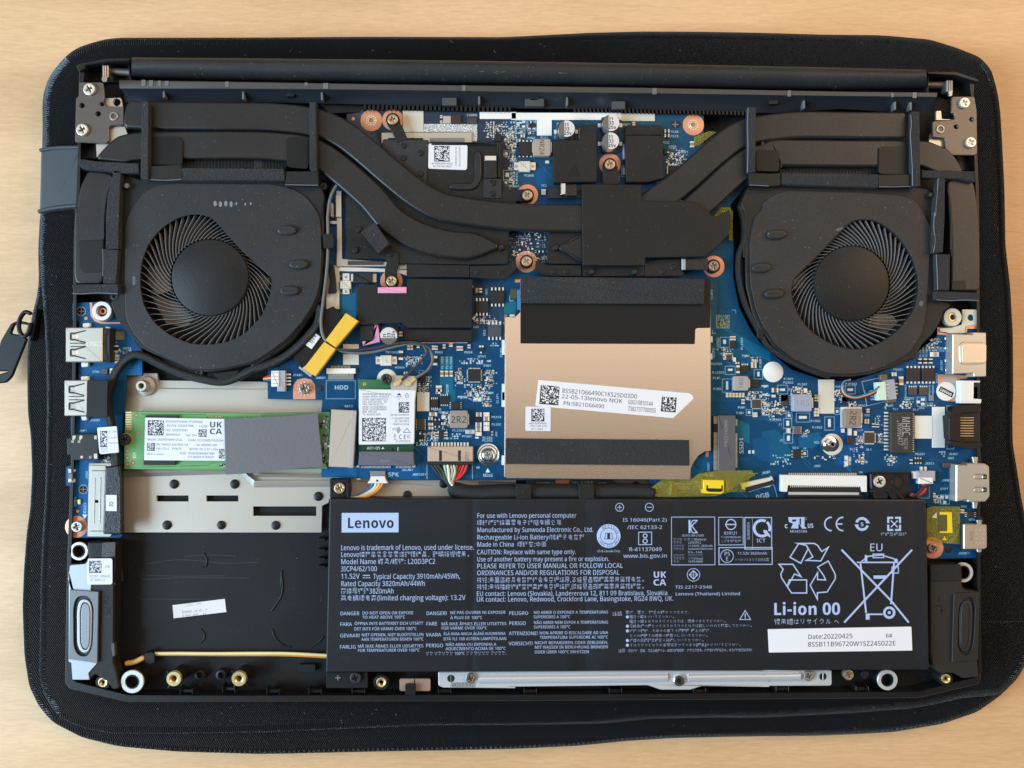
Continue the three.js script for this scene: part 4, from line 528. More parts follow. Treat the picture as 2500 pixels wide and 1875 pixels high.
  pads('B2', 1270, 1270, 1420, 1360, 22, 6); pads('B2', 1720, 1300, 1990, 1340, 18, 7); pads('B2', 1700, 1380, 1760, 1520, 16, 6); pads('B2', 1950, 1400, 2030, 1540, 20, 6); pads('B2', 1780, 1520, 1960, 1650, 34, 5); pads('B2', 1380, 1400, 1480, 1580, 24, 5); pads('B2', 1850, 960, 2090, 1000, 16, 5); pads('B2', 2000, 1170, 2060, 1210, 6, 5);
  pads('C2', 1390, 360, 1460, 440, 12, 5); pads('C2', 1640, 380, 1710, 430, 10, 5); pads('C2', 1920, 50, 1990, 150, 14, 6); pads('C2', 1590, 200, 1650, 330, 8, 5);
  pads('B3', 1800, 1200, 1870, 1300, 14, 5); pads('B3', 1990, 1590, 2212, 1650, 20, 5); pads('C3', 2150, 90, 2212, 230, 20, 5); pads('B3', 2050, 1290, 2110, 1330, 8, 5);
  pads('C4', 0, 90, 50, 230, 24, 5); pads('C4', 110, 150, 200, 220, 12, 5); pads('C4', 180, 540, 240, 660, 8, 6); pads('C4', 60, 560, 130, 650, 8, 6); pads('C4', 760, 400, 840, 520, 16, 5); pads('C4', 940, 230, 1010, 320, 10, 5); pads('C4', 980, 380, 1020, 450, 8, 5); pads('C4', 1180, 90, 1250, 160, 10, 6); pads('C4', 1040, 555, 1115, 615, 12, 6); pads('C4', 1400, 120, 1470, 150, 8, 5); pads('C4', 1450, 880, 1500, 970, 10, 5); pads('C4', 1500, 530, 1530, 560, 4, 6);
  pads('B4', 1380, 1120, 1500, 1240, 20, 5); pads('B4', 230, 1540, 400, 1600, 18, 6); pads('B4', 600, 1570, 680, 1650, 12, 5); pads('C4', 840, 560, 860, 620, 5, 7); pads('C4', 700, 560, 725, 650, 8, 8); pads('C1', 860, 560, 930, 620, 12, 5);
  // silk screen
  const silk = (f, x, y, t, w, s = 24, o = {}) => pcb.text(f, x, y, t, s, { col: 'rgba(215,228,240,.92)', w, f: 'monospace', ...o });
  const V = { rot: -90 };
  silk('A2', 1795, 800, 'C3000', 88, 26); silk('A3', 165, 990, 'POG1', 68); silk('A3', 275, 988, 'PLG1', 66); silk('A3', 105, 928, 'D57', 46); silk('A3', 85, 950, 'PLG2', 66); silk('A3', 135, 1310, 'PCG46', 84, 26); silk('A3', 14, 1400, 'PJ901', 86); silk('A3', 282, 1392, 'YC2', 46, 26); silk('A3', 1373, 938, 'PLZ4', 68, 26); silk('A3', 1373, 976, 'PLZ5', 68, 26); silk('A3', 1310, 1030, 'PLZ2', 56); silk('A3', 1356, 1065, 'OTH2', 66); silk('A3', 1458, 1110, 'DG21', 66); silk('A3', 965, 878, 'PQZ1', 76); silk('A3', 1235, 1360, 'PUZ1', 76);
  silk('A3', 42, 1175, 'PJ903', 90, 22, V); silk('A3', 52, 1380, 'PL1801', 110, 22, V); silk('A3', 78, 1380, 'PJ1602', 110, 22, V); silk('A3', 938, 1360, 'PLZ1', 70, 22, V); silk('A3', 68, 940, 'D60', 56, 22, V); silk('A3', 398, 1000, 'P222', 60, 22, V);
  silk('B2', 325, 1436, 'JFAN1', 86, 26); silk('B2', 517, 1460, 'JHDD1', 90, 26); silk('B2', 678, 1538, 'HDD', 118, 52, { f: 'sans-serif' }); pcb.rect('B2', 610, 1484, 855, 1636, 'rgba(215,228,240,.85)', 4); silk('B2', 1110, 1247, 'PR1302', 106, 26); silk('B2', 1190, 1376, 'PCV569', 80, 22); silk('B2', 1527, 1246, 'PUV2', 68, 26); silk('B2', 1775, 1248, 'PUV4', 68, 26); silk('B2', 1890, 1280, 'OTH1', 70, 26); silk('B2', 1938, 1357, 'PUV1', 68, 26); silk('B2', 1922, 1588, 'PU1001', 102, 26); silk('B2', 1718, 1623, 'PQ302', 86, 26); silk('B2', 1590, 1385, 'PL1802', 105, 24, V); silk('B2', 1628, 1385, 'PL1803', 105, 24, V); silk('B2', 1664, 1385, 'PL1804', 105, 24, V); silk('B2', 1630, 1600, 'PQ308', 86, 24, V); silk('B2', 1945, 1105, 'UC2', 52, 24, V); silk('B2', 1850, 1030, 'LV3', 48, 24); silk('B2', 1962, 760, 'UV2', 50, 22, V); silk('B2', 2087, 1286, 'CLIP7', 78, 24, V);
  silk('C2', 765, 146, 'RA13', 70, 24); silk('C2', 1497, 173, 'PQ306', 84, 24); silk('C2', 1558, 198, 'PD303', 86, 24); silk('C2', 2002, 239, 'PR318', 86, 26); silk('C2', 2004, 300, 'PL201', 86, 26); silk('C2', 1673, 350, 'PL2503', 106, 26); silk('C2', 1756, 401, 'PF201', 84, 26); silk('C2', 1927, 409, 'PL202', 86, 24); silk('C2', 1927, 434, 'PL203', 86, 24); silk('C2', 2045, 405, 'JP2', 48, 22, V); silk('C2', 1510, 432, 'UW1', 46, 24); silk('C2', 1368, 462, 'LAN', 102, 44, { f: 'sans-serif' }); silk('C2', 1132, 718, 'SPK', 88, 48, { f: 'sans-serif' }); silk('C2', 1243, 683, 'JWLAN1', 102, 26); silk('C2', 1333, 720, 'JBAT201', 120, 26); silk('C2', 1877, 661, 'H8', 28, 24); silk('C2', 1933, 730, 'M2x6', 82, 34, { f: 'sans-serif' }); pcb.poly('C2', '1973,666 1993,703 1953,703', '#dfe8f0'); pcb.poly('C2', '1460,630 1460,760', '#cfdbe6', 4, false); pcb.poly('C2', '1843,630 1843,762', '#cfdbe6', 4, false); silk('C2', 2054, 120, 'CLIP1', 84, 24, V); silk('C2', 1720, 68, 'PQ302', 84, 26); silk('C2', 1922, 32, 'PU1001', 102, 24);
  silk('B3', 1718, 800, 'CLIP3', 86, 24, V); silk('B3', 1772, 1228, 'PJ2502', 108, 24, V); silk('B3', 1972, 1222, 'PL2501', 104, 24, V); silk('B3', 1735, 1292, 'CLIP2', 84, 24, V); silk('B3', 1974, 1277, 'PQM2', 66, 26); silk('B3', 1712, 1343, 'PU2501', 100, 26); silk('B3', 1724, 1415, 'PJ2501', 104, 26); silk('B3', 1730, 1462, 'PLM1', 66, 26); silk('B3', 1734, 1556, 'PJM2', 68, 26); silk('B3', 2136, 1530, 'PQM1', 66, 26); silk('B3', 2140, 1604, 'PDM1', 64, 26); silk('B3', 2132, 1372, 'PJM3', 68, 24, V);
  silk('C3', 1940, 157, 'PUM1', 66, 26); silk('C3', 1927, 202, 'PJM1', 66, 26); silk('C3', 1970, 545, 'SSD1', 140, 48, { rot: -90, f: 'sans-serif' }); silk('C3', 1692, 700, 'JSSD1', 84, 26, V); silk('C3', 2140, 710, 'JRGB1', 80, 28, { rot: -12 }); silk('C3', 1648, 725, 'KB BL', 92, 28); silk('C3', 2090, 915, 'RGB', 120, 56, { rot: -14, f: 'sans-serif' }); pcb.poly('C3', '2030,868 2212,812', '#cfdbe6', 4, false); pcb.poly('C4', '20,830 100,805 130,910', '#cfdbe6', 4, false); silk('C3', 1555, 780, 'JDBG1', 76, 24);
  silk('B4', 184, 1470, 'PJ501', 84, 26); silk('B4', 180, 1501, 'PU302', 88, 26); silk('B4', 302, 1516, 'PL501', 84, 26); silk('B4', 704, 1512, 'PJP502', 102, 26); silk('B4', 615, 1535, 'PU401', 84, 26); silk('B4', 1108, 1389, 'PQ301', 86, 26); silk('B4', 1448, 1231, 'PF202', 96, 24); silk('B4', 1338, 1285, 'PL203', 84, 22, V); silk('B4', 1364, 1285, 'PL204', 84, 22, V); silk('B4', 1390, 1285, 'PL206', 84, 22, V); silk('B4', 1516, 1402, 'JDCIN1', 94, 24, V); silk('B4', 1475, 1502, 'PQ309', 84, 22, V); silk('B4', 1415, 1606, 'PQ310', 84, 22, V); silk('B4', 1446, 1602, 'PQ307', 84, 22, V); silk('B4', 1214, 1620, 'PR2307', 104, 22, V); silk('B4', 1200, 1635, 'PQ303', 86, 26); silk('B4', 938, 1650, 'FAN', 90, 48, { rot: -105, f: 'sans-serif' }); pcb.poly('C4', '845,-250 990,-290', '#cfdbe6', 4, false); pcb.poly('B4', '992,1462 845,1492 880,1659', '#cfdbe6', 4, false); pcb.poly('C4', '868,10 885,142 1040,105', '#cfdbe6', 4, false); silk('B4', 0, 1531, 'PQM1', 58, 26); silk('B4', 0, 1604, 'PDM1', 62, 26);
  silk('C4', 65, 260, 'PJP501', 104, 26); silk('C4', 140, 296, 'J1', 32, 26); silk('C4', 412, 270, 'PJ502', 84, 26); silk('C4', 425, 325, 'PJ302', 86, 26); silk('C4', 335, 398, 'U10', 50, 26); silk('C4', 148, 430, 'J2', 32, 26); silk('C4', 442, 452, 'H22', 42, 26); silk('C4', 260, 497, 'U13', 50, 26); silk('C4', 345, 501, 'J4', 32, 26); silk('C4', 436, 650, 'JKB1', 64, 26); silk('C4', 788, 142, 'PJP301', 102, 26); silk('C4', 842, 221, 'L302', 70, 26); silk('C4', 805, 348, 'LL1', 50, 26); silk('C4', 740, 508, 'YL1', 48, 26); silk('C4', 880, 511, 'UL1', 48, 26); silk('C4', 818, 704, '34', 34, 26); silk('C4', 1104, 171, 'TL1', 48, 26); silk('C4', 1276, 174, 'DL1', 50, 26); silk('C4', 1328, 162, 'D59', 44, 22); silk('C4', 1030, 146, 'JFAN2', 82, 26, { rot: -8 }); silk('C4', 1058, 637, 'DL2', 50, 26); silk('C4', 1295, 549, 'PD201', 86, 26); silk('C4', 1576, 547, 'JEAN1', 84, 26); silk('C4', 1570, 584, 'UH3', 52, 26); silk('C4', 1374, 631, 'JRTC1', 84, 26); silk('C4', 1516, 770, 'JHDMI1', 100, 26); silk('C4', 1507, 843, 'DTP1', 68, 26); silk('C4', 1680, 991, 'D32', 52, 26); silk('C4', 1748, 1104, 'UT4', 52, 26); silk('C4', 1657, 1387, 'JUSBC1', 100, 26);
  silk('B1', 782, 1411, 'CT44', 56, 26); silk('B1', 1035, 1212, '0854', 72, 26); silk('C1', 757, 262, 'JUSB2', 88, 26); silk('C1', 667, 353, 'JHP1', 68, 26); silk('C1', 732, 762, 'JIO2', 70, 26, V); silk('C1', 636, 910, 'LED3', 76, 24, { rot: 90 }); silk('C1', 716, 1050, 'M2x3.5', 90, 32, { rot: -90, f: 'sans-serif' }); pcb.poly('C1', '694,1058 736,1058 715,1096', '#dfe8f0');
  // outlined jumper pads and footprints
  for (const [f, a, b, d, e] of [['B3', 1790, 1118, 1868, 1205], ['B3', 1833, 1362, 1918, 1432], ['B3', 1810, 1470, 1892, 1582], ['B3', 2078, 1390, 2150, 1470], ['C3', 2010, 172, 2064, 222], ['B4', 132, 1522, 218, 1596], ['B4', 703, 1525, 788, 1596], ['C4', 182, 248, 252, 330], ['C4', 290, 202, 403, 278], ['C4', 205, 197, 254, 245], ['C4', 186, 372, 260, 455], ['C4', 530, 234, 612, 346], ['C4', 334, 517, 386, 568], ['C4', 616, 160, 655, 214], ['C4', 1506, 893, 1582, 970], ['C4', 1310, 68, 1384, 146], ['A2', 2110, 1100, 2155, 1148], ['A2', 2105, 1265, 2170, 1345], ['A2', 2105, 1345, 2150, 1395], ['A3', 165, 845, 238, 932], ['A3', 68, 842, 155, 910], ['A3', 960, 1228, 998, 1315], ['B2', 725, 600, 822, 745], ['B2', 1850, 1600, 1928, 1659], ['A3', 415, 865, 425, 1000], ['C4', 1560, 140, 1620, 505], ['C4', 1322, 800, 1414, 920]]) { pcb.rect(f, a, b, d, e, 'rgba(205,220,232,.9)', 4); }
  for (const [f, x, y, w, h] of [['B3', 1828, 1156, 12, 18], ['B3', 1876, 1392, 20, 10], ['B3', 1850, 1525, 10, 36], ['B3', 2114, 1428, 10, 20], ['C3', 2036, 196, 12, 11], ['B4', 172, 1560, 24, 11], ['B4', 746, 1560, 24, 11], ['C4', 218, 288, 13, 22], ['C4', 346, 238, 34, 12], ['C4', 224, 414, 13, 22], ['C4', 570, 286, 12, 34], ['C4', 360, 543, 12, 12], ['C4', 230, 222, 12, 12], ['C4', 636, 188, 11, 11], ['C4', 1522, 912, 14, 14], ['C4', 1560, 912, 14, 14], ['C4', 1543, 955, 14, 14], ['C4', 1320, 108, 16, 12], ['C4', 1358, 88, 16, 12], ['C4', 1358, 126, 16, 12], ['A2', 2130, 1124, 12, 12], ['A2', 2138, 1302, 16, 18], ['A2', 2126, 1368, 12, 12], ['A3', 132, 856, 14, 10], ['A3', 132, 894, 14, 10], ['A3', 86, 876, 12, 12], ['A3', 182, 910, 12, 10], ['A3', 220, 910, 12, 10], ['A3', 980, 1270, 12, 30], ['B2', 1870, 1636, 14, 16], ['B2', 1905, 1640, 14, 16], ['B2', 1888, 1610, 12, 12], ['C3', 2038, 530, 10, 14], ['C3', 2070, 530, 10, 14]]) pcb.rect(f, x - w, y - h, x + w, y + h, '#d9dad6');
  pcb.code('B3', 1756, 930, 1872, 1042, 14, 40, '#8f8f62'); pcb.rect('B1', 975, 1068, 1050, 1138, '#8e8a62'); pcb.rect('B3', 30, 720, 75, 785, '#6b6030'); pcb.rect('B2', 2165, 710, 2212, 790, '#5a5a38');
  for (const [f, p] of [['B3', '1725,1055 1725,1085 1755,1085'], ['B3', '1890,888 1922,888 1922,918'], ['B3', '15,775 15,810 48,810'], ['B2', '2158,760 2158,810 2190,810'], ['B1', '958,1125 958,1160 990,1160'], ['C3', '2080,735 2080,710 2110,710']]) pcb.poly(f, p, '#c8d4de', 4, false);
  for (const [f, x, y, r] of [['C1', 655, 1030, 14], ['B1', 725, 958, 15], ['A2', 838, 829, 16], ['C2', 2010, 362, 9], ['C2', 2010, 384, 9], ['B3', 152, 325, 8], ['B3', 152, 348, 8]]) { pcb.circle(f, x, y, r + 8, '#20324c'); pcb.circle(f, x, y, r, '#e09a80'); }
  pcb.poly('B3', '60,630 104,630 104,655 60,655', '#d98a6a'); pcb.poly('C3', '1668,525 1694,525 1694,570 1668,570', '#d08870'); pcb.poly('B2', '2112,925 2136,925 2136,1120 2112,1120', '#b06a5a');
  for (const [f, x, y] of [['B1', 685, 898], ['C1', 702, 845]]) { pcb.circle(f, x, y, 38, '#c9cdd2'); pcb.circle(f, x, y, 33, '#10141c'); }
}
const pcbMat = pcb.mat({ roughness: 0.4, specularIntensity: 0.28, bumpMap: grain, bumpScale: 0.00002 });
const board = slab('main_board', BOARD, HB, 1.1, pcbMat, laptop, { r: 0.5, bev: 0.06, label: 'blue main circuit board crowded with chips and printed part numbers' });
const micro = heap();
const comp = (name, f, x0, y0, x1, y1, th, mat, o = {}) => rect(name, f, x0, y0, x1, y1, (o.base ?? HB) + th, th + 0.02, mat, o.on ?? board, { r: 0.1, bev: 0.08, ...o });
function pinRow(f, x0, y0, x1, y1, n, len, dir, th = 0.5) { for (let k = 0; k < n; k++) { const t = n > 1 ? k / (n - 1) : 0.5, x = x0 + (x1 - x0) * t, y = y0 + (y1 - y0) * t, w = dir === 'v' ? Math.max(3, Math.abs(x1 - x0) / n * 0.28) : len / 2, h = dir === 'v' ? len / 2 : Math.max(3, Math.abs(y1 - y0) / n * 0.28); micro.box(f, x - w, y - h, x + w, y + h, HB, th, TIN); } }
const ic = (f, x0, y0, x1, y1, sides = '', n = 6, len = 18, th = 0.9, mat = M.ic) => {
  if (sides.includes('t')) pinRow(f, x0 + 8, y0 - len / 3, x1 - 8, y0 - len / 3, n, len, 'v'); if (sides.includes('b')) pinRow(f, x0 + 8, y1 + len / 3, x1 - 8, y1 + len / 3, n, len, 'v');
  if (sides.includes('l')) pinRow(f, x0 - len / 3, y0 + 8, x0 - len / 3, y1 - 8, n, len, 'h'); if (sides.includes('r')) pinRow(f, x1 + len / 3, y0 + 8, x1 + len / 3, y1 - 8, n, len, 'h');
  return comp('chip', f, x0, y0, x1, y1, th, mat);
};
// copper rings with screws
const copperRing = (f, x, y, r, ri = 26) => { ring('copper_ring', f, x, y, r, ri, HB + 0.06, 0.1, M.copper, board); };
for (const [f, x, y, r] of [['A2', 990, 843, 92], ['A2', 1172, 838, 90], ['A3', 165, 1472, 90], ['A3', 862, 1213, 93], ['A3', 1565, 880, 90], ['B2', 1160, 642, 94], ['B3', 156, 480, 92], ['B3', 1737, 520, 92], ['C4', 1445, 1340, 90]]) copperRing(f, x, y, r);
for (const [f, x, y] of [['A2', 990, 843], ['A3', 1565, 880]]) { for (let k = 0; k < 12; k++) { const a = k / 12 * 6.283; micro.box(f, x + 40 * Math.cos(a) - 7, y + 40 * Math.sin(a) - 7, x + 40 * Math.cos(a) + 7, y + 40 * Math.sin(a) + 7, HB + 0.06, 0.12, [0.75, 0.6, 0.5]); } ring('hole_bush', f, x, y, 30, 20, HB + 0.2, 0.5, M.gold, board); disc('hole_bush', f, x + 5, y + 4, 22, HB + 0.1, 0.3, M.screwDark, board); }
slab('copper_pad', 'B2 330,1570 335,1520 365,1475 425,1460 485,1475 515,1520 520,1640 330,1640', HB + 0.06, 0.1, M.copper, board, { r: 0.4, bev: 0.01 });
for (let k = 0; k < 12; k++) { const a = k / 12 * 6.283; micro.box('B2', 427 + 55 * Math.cos(a) - 5, 1552 + 55 * Math.sin(a) - 5, 427 + 55 * Math.cos(a) + 5, 1552 + 55 * Math.sin(a) + 5, HB, 0.25, TIN); }
screw('B2', 427, 1550, 46, 29.6, M.screwDark, board); disc('board_hole', 'B2', 562, 1548, 30, HB + 0.05, 0.1, M.grille, board); screw('C4', 1445, 1345, 40, 29.4, M.screwDark, board);
ring('gold_ring', 'B2', 1122, 1470, 84, 30, HB + 0.07, 0.1, M.cream, board); screw('B2', 1116, 1470, 46, 33.2, M.screwBlack, board);
lathe('steel_standoff', 'C2', 1976, 556, [[0, 30.6], [36, 30.6], [42, 30.9], [52, 30.6], [62, 29.6], [74, 29.4], [82, 28.4], [94, 28.2], [95, 28]], M.chrome, board, { h: 30.6, n: 36 }); screw('C2', 1976, 556, 36, 31.3, M.steel, board);
ring('gold_ring', 'C4', 593, 467, 92, 60, HB + 0.07, 0.1, M.cream, board); lathe('steel_standoff', 'C4', 597, 466, [[10, 30], [14, 32.4], [26, 32.4], [28, 31.6], [46, 31.2], [48, 29], [66, 28.8], [68, 28]], M.chrome, board, { h: 32.4, n: 30 });
disc('white_dot', 'B4', 95, 1410, 88, HB + 0.12, 0.15, M.white, board, { label: 'round blank white sticker below the right fan' }); disc('board_hole', 'C4', 1572, 1350, 34, HB + 0.05, 0.1, M.grille, board);
{ slab('oval_hole', 'A3 1370,880 1375,855 1400,848 1440,848 1460,865 1460,890 1440,908 1400,908 1378,900', HB + 0.05, 0.1, M.grille, board, { r: 0.5, bev: 0.01 }); rect('cross_mark', 'A3', 1408, 852, 1416, 904, HB + 0.1, 0.1, M.grey, board, { r: 0, bev: 0.01 }); rect('cross_mark', 'A3', 1384, 874, 1440, 882, HB + 0.12, 0.1, M.grey, board, { r: 0, bev: 0.01 }); }
for (const [f, x, y] of [['B1', 685, 898], ['C1', 702, 845]]) { rect('cross_mark', f, x - 3, y - 26, x + 3, y + 26, HB + 0.09, 0.1, M.grey, board, { r: 0, bev: 0.01 }); rect('cross_mark', f, x - 26, y - 3, x + 26, y + 3, HB + 0.11, 0.1, M.grey, board, { r: 0, bev: 0.01 }); }
// pale thermal and grounding pads
for (const [f, a, b, d, e, m] of [['A2', 1256, 760, 1430, 940, M.cream], ['A2', 1905, 772, 2212, 830, M.white], ['A3', 30, 778, 960, 838, M.white], ['A3', 960, 784, 1240, 848, M.cream], ['A3', 245, 838, 370, 970, M.white], ['B2', 610, 512, 720, 880, M.cream], ['B2', 752, 1176, 885, 1216, M.cream], ['B2', 752, 1260, 885, 1350, M.cream], ['C2', 1376, 25, 1480, 186, M.cream], ['B4', 478, 1475, 612, 1659, M.cream], ['C4', 1290, 225, 1445, 418, M.white], ['C4', 1440, 150, 1545, 494, M.white]]) comp('foam_pad', f, a, b, d, e, m === M.cream ? 0.35 : 0.5, m, { r: 0, bev: 0.05 });
comp('foam_pad', 'C4', 480, -45, 612, 207, 0.36, M.cream, { r: 0, bev: 0.05 });
{ const h = ['#efece4']; const s = sheetFor('C4 480,0 612,0 612,207 480,207', HB + 0.4, 64); }
slab('silver_tape', 'A2 1432,872 1885,875 1882,1020 1842,1020 1842,940 1432,940', HB + 0.25, 0.15, M.foil, board, { r: 0, bev: 0.02 });
slab('shield_frame', 'A2 1075,945 1840,942 1840,1075 1075,1090', HB + 0.9, 0.9, M.tin, board, { r: 0.1 });
slab('shield_frame', 'B2 695,-120 740,-120 745,455 1290,492 1290,545 1210,545 1210,520 695,520 700,300', HB + 1.1, 1.1, M.tin, board, { r: 0.2 });
slab('shield_frame', 'B2 690,520 1290,545 1290,600 1200,570 690,560', HB + 0.3, 0.3, M.pads, board, { r: 0.1 }); slab('shield_frame', 'B2 640,135 700,135 700,165 640,160', HB + 1.3, 0.4, M.tin, board, { r: 0.1 });
rect('memory_chip', 'B2', 790, 475, 1090, 505, 29.6, 1.5, std(0.06, 0.035, 0.035, 0.5), board); rect('metal_post', 'A2', 690, 1470, 738, 1659, 30, 2, M.tin, board, { r: 0.3 });
rect('memory_chip', 'A2', 1130, 990, 1425, 1080, 29.3, 1.2, M.ic, board); rect('memory_chip', 'A2', 1485, 990, 1775, 1065, 29.2, 1.2, M.grey, board);
// electrolytic cans
const canTop = makeSheet(0, 1, 0, 1, 160, 30); { const c = canTop.c; canTop.fill('#d9d9dd'); c.fillStyle = '#6c6a68'; c.fillRect(0, 0, 58, 160); c.fillStyle = '#d9d9dd'; drawText(c, 'I1', 62, 42, 44, { col: '#111', b: 1 }); drawText(c, '33', 58, 82, 46, { col: '#111', b: 1 }); drawText(c, '25v', 54, 124, 46, { col: '#111', b: 1 }); }
const canMats = [std(0.75, 0.75, 0.78, 0.28, 0.85), canTop.mat({ roughness: 0.35, metalness: 0.35 })];
function can(f, x, y, r, bx, by, turn = 0) {
  const s = slab('capacitor_base', box4(f, bx - r * 1.05, by - r, bx + r * 1.05, by + r * 1.1), HB + 1, 1, M.ic, board, { r: 1.2 });
  const [cx, cy, rr] = circ([f, x, y, r], 33.4), g = new THREE.CylinderGeometry(rr, rr, 4.4 * mm, 32), rim2 = new THREE.TorusGeometry(rr * 0.965, rr * 0.045, 6, 32);
  const p = g.attributes.position, u = g.attributes.uv; for (let i = 0; i < p.count; i++) u.setXY(i, p.getX(i) / (2 * rr) + 0.5, -p.getZ(i) / (2 * rr) + 0.5);
  const m = mesh('capacitor', g, [canMats[0], canMats[1], canMats[0]], board); m.position.set(cx, (33.4 - 2.2 - BASE) * mm, -cy); m.rotation.y = turn;
  micro.box(f, bx - r * 1.45, by - 16, bx - r * 1.1, by + 16, HB, 0.4, TIN); micro.box(f, bx + r * 1.1, by - 16, bx + r * 1.45, by + 16, HB, 0.4, TIN);
}
can('A3', 495, 912, 70, 490, 938); can('A3', 870, 862, 71, 862, 884); can('A3', 868, 1015, 71, 862, 1040); can('B2', 1136, 1105, 71, 1150, 1095, Math.PI / 2);
// inductors
function inductor(f, x0, y0, x1, y1, txt, mat, o = {}) {
  const th = o.th ?? 2.6; comp('inductor_foot', f, x0 - 10, y0 + (y1 - y0) * 0.2, x1 + 10, y1 - (y1 - y0) * 0.2, 0.6, M.pads);
  const hex = o.hex ?? '#a39588';
  return comp('inductor', f, x0, y0, x1, y1, th, mat, { r: 0.9, bev: 0.25, sheet: { w: 128, bg: hex, draw(s) { const cx = (x0 + x1) / 2, cy = (y0 + y1) / 2, w = o.vert ? y1 - y0 : x1 - x0; s.text(f, cx, cy, txt, o.size ?? 62, { col: o.ink ?? '#2c2420', al: 'c', rot: o.rot ?? 0, f: 'monospace' }); } } });
}
inductor('A3', 212, 998, 362, 1142, 'NR24', M.ferrite, { rot: 90, size: 56, hex: '#a2958c' }); inductor('C2', 1652, 180, 1804, 330, '2R2', M.ferrite, { size: 76, hex: '#8f8780' }); inductor('C4', 700, 168, 840, 318, '2R2', M.ferrite, { rot: 95, size: 72, hex: '#8a7c72' });
inductor('B3', 1905, 1445, 2032, 1568, '1R0', M.grey, { rot: -90, size: 52, hex: '#9d9ca0', ink: '#5c5c60' }); inductor('C4', 262, 42, 424, 190, '1R5', M.greyBlue, { size: 70, hex: '#98a0b4', ink: '#8089a0' });
comp('foam_pad', 'C4', 665, 150, 845, 325, 0.3, M.cream);
// chips
ic('A3', 90, 1022, 203, 1140, 'tb', 4, 14); ic('A3', 175, 868, 232, 900, '', 3, 14, 0.7); ic('A3', 1352, 1222, 1430, 1300, 'lt', 8, 12, 0.6); ic('A3', 1318, 1080, 1342, 1128, '', 2, 8); comp('chip', 'A2', 1665, 795, 1745, 870, 1, std(0.03, 0.018, 0.012, 0.5)); comp('chip', 'A2', 1800, 820, 1880, 872, 0.7, std(0.045, 0.04, 0.036, 0.5)); comp('chip', 'A2', 2028, 955, 2085, 1020, 0.8, M.ic);
for (const y of [800, 815, 845, 860]) micro.box('A2', 1570, y, 1592, y + 8, HB, 0.2, TIN); comp('capacitor', 'A2', 1596, 805, 1662, 868, 0.6, M.beigeTape);
ic('B2', 1872, 812, 1974, 910, 'tb', 4, 30, 1); ic('B2', 2000, 722, 2110, 832, 'tb', 4, 30, 1); ic('B2', 1976, 1012, 2086, 1112, 'tb', 4, 34, 1, std(0.05, 0.06, 0.085, 0.45)); comp('chip', 'B2', 1852, 690, 1932, 756, 0.8, M.ic, { r: 0.3 }); micro.box('B2', 1870, 702, 1894, 740, HB + 0.82, 0.03, GRY); micro.box('B2', 1902, 705, 1924, 716, HB + 0.82, 0.03, TIN); micro.box('B2', 1902, 728, 1924, 739, HB + 0.82, 0.03, TIN);
ic('B2', 1806, 1386, 1914, 1490, 'tblr', 9, 12, 0.8); ic('B2', 1400, 1405, 1450, 1500, '', 5, 10, 0.6); ic('B2', 1570, 1612, 1640, 1659, 't', 4, 16, 0.8); comp('chip', 'B2', 1898, 1205, 1938, 1238, 0.8, M.ic); for (const [x, y] of [[1908, 1195], [1930, 1195], [1915, 1245]]) micro.box('B2', x - 8, y - 8, x + 8, y + 8, HB, 0.4, TIN);
ic('C2', 1492, 86, 1554, 156, 'tb', 4, 20, 0.9); ic('C2', 1572, 66, 1640, 128, 'b', 4, 16, 0.9); ic('C2', 1662, 106, 1740, 168, 'rl', 4, 14, 0.9); ic('C2', 1375, 250, 1440, 346, 'lr', 7, 10, 0.7, std(0.04, 0.035, 0.03, 0.5)); ic('C2', 1522, 265, 1572, 310, 'tb', 2, 16, 0.7); ic('C2', 1560, 360, 1600, 420, 'lr', 3, 40, 0.8); comp('capacitor', 'C2', 1855, 238, 1905, 272, 0.6, M.ic); ic('C2', 1385, 385, 1440, 425, '', 4, 10, 0.5);
comp('diode', 'B2', 835, 572, 998, 660, 2, M.ic, { bev: 0.3 }); comp('diode_foot', 'B2', 818, 582, 838, 650, 0.8, M.pads); comp('diode_foot', 'B2', 998, 582, 1034, 655, 1.1, M.tin);
ic('B3', 1875, 1160, 1925, 1210, '', 3, 10, 0.8); ic('B3', 1842, 1262, 1892, 1312, 'tlr', 5, 10, 0.6, std(0.05, 0.04, 0.034, 0.5)); ic('B3', 1970, 1355, 2032, 1418, 't', 4, 18, 0.8); ic('B3', 2052, 1482, 2122, 1540, 'l', 4, 22, 0.8); ic('C3', 2060, 90, 2136, 160, 'tblr', 6, 10, 0.7, std(0.045, 0.04, 0.038, 0.5));
ic('C4', 162, 48, 232, 138, 'rl', 6, 14, 0.8, std(0.04, 0.035, 0.03, 0.5)); ic('C4', 272, 312, 326, 380, 'lr', 5, 12, 0.8, std(0.1, 0.1, 0.1, 0.5)); ic('C4', 675, 68, 722, 118, 'lr', 4, 10, 0.7); ic('C4', 866, 366, 952, 456, 'tblr', 8, 12, 0.7, std(0.045, 0.035, 0.026, 0.45)); ic('C4', 264, 516, 334, 582, 'lr', 3, 12, 0.9); comp('chip', 'C4', 722, 402, 782, 462, 0.9, std(0.03, 0.02, 0.018, 0.4)); ic('C4', 1735, 1035, 1790, 1082, 'lr', 3, 22, 0.8); ic('C4', 1530, 622, 1600, 664, '', 3, 10, 0.9, std(0.06, 0.045, 0.04, 0.5)); ic('C4', 1290, 590, 1350, 618, 'tb', 3, 14, 0.7); comp('chip', 'C4', 1415, 50, 1450, 100, 0.8, M.grey);
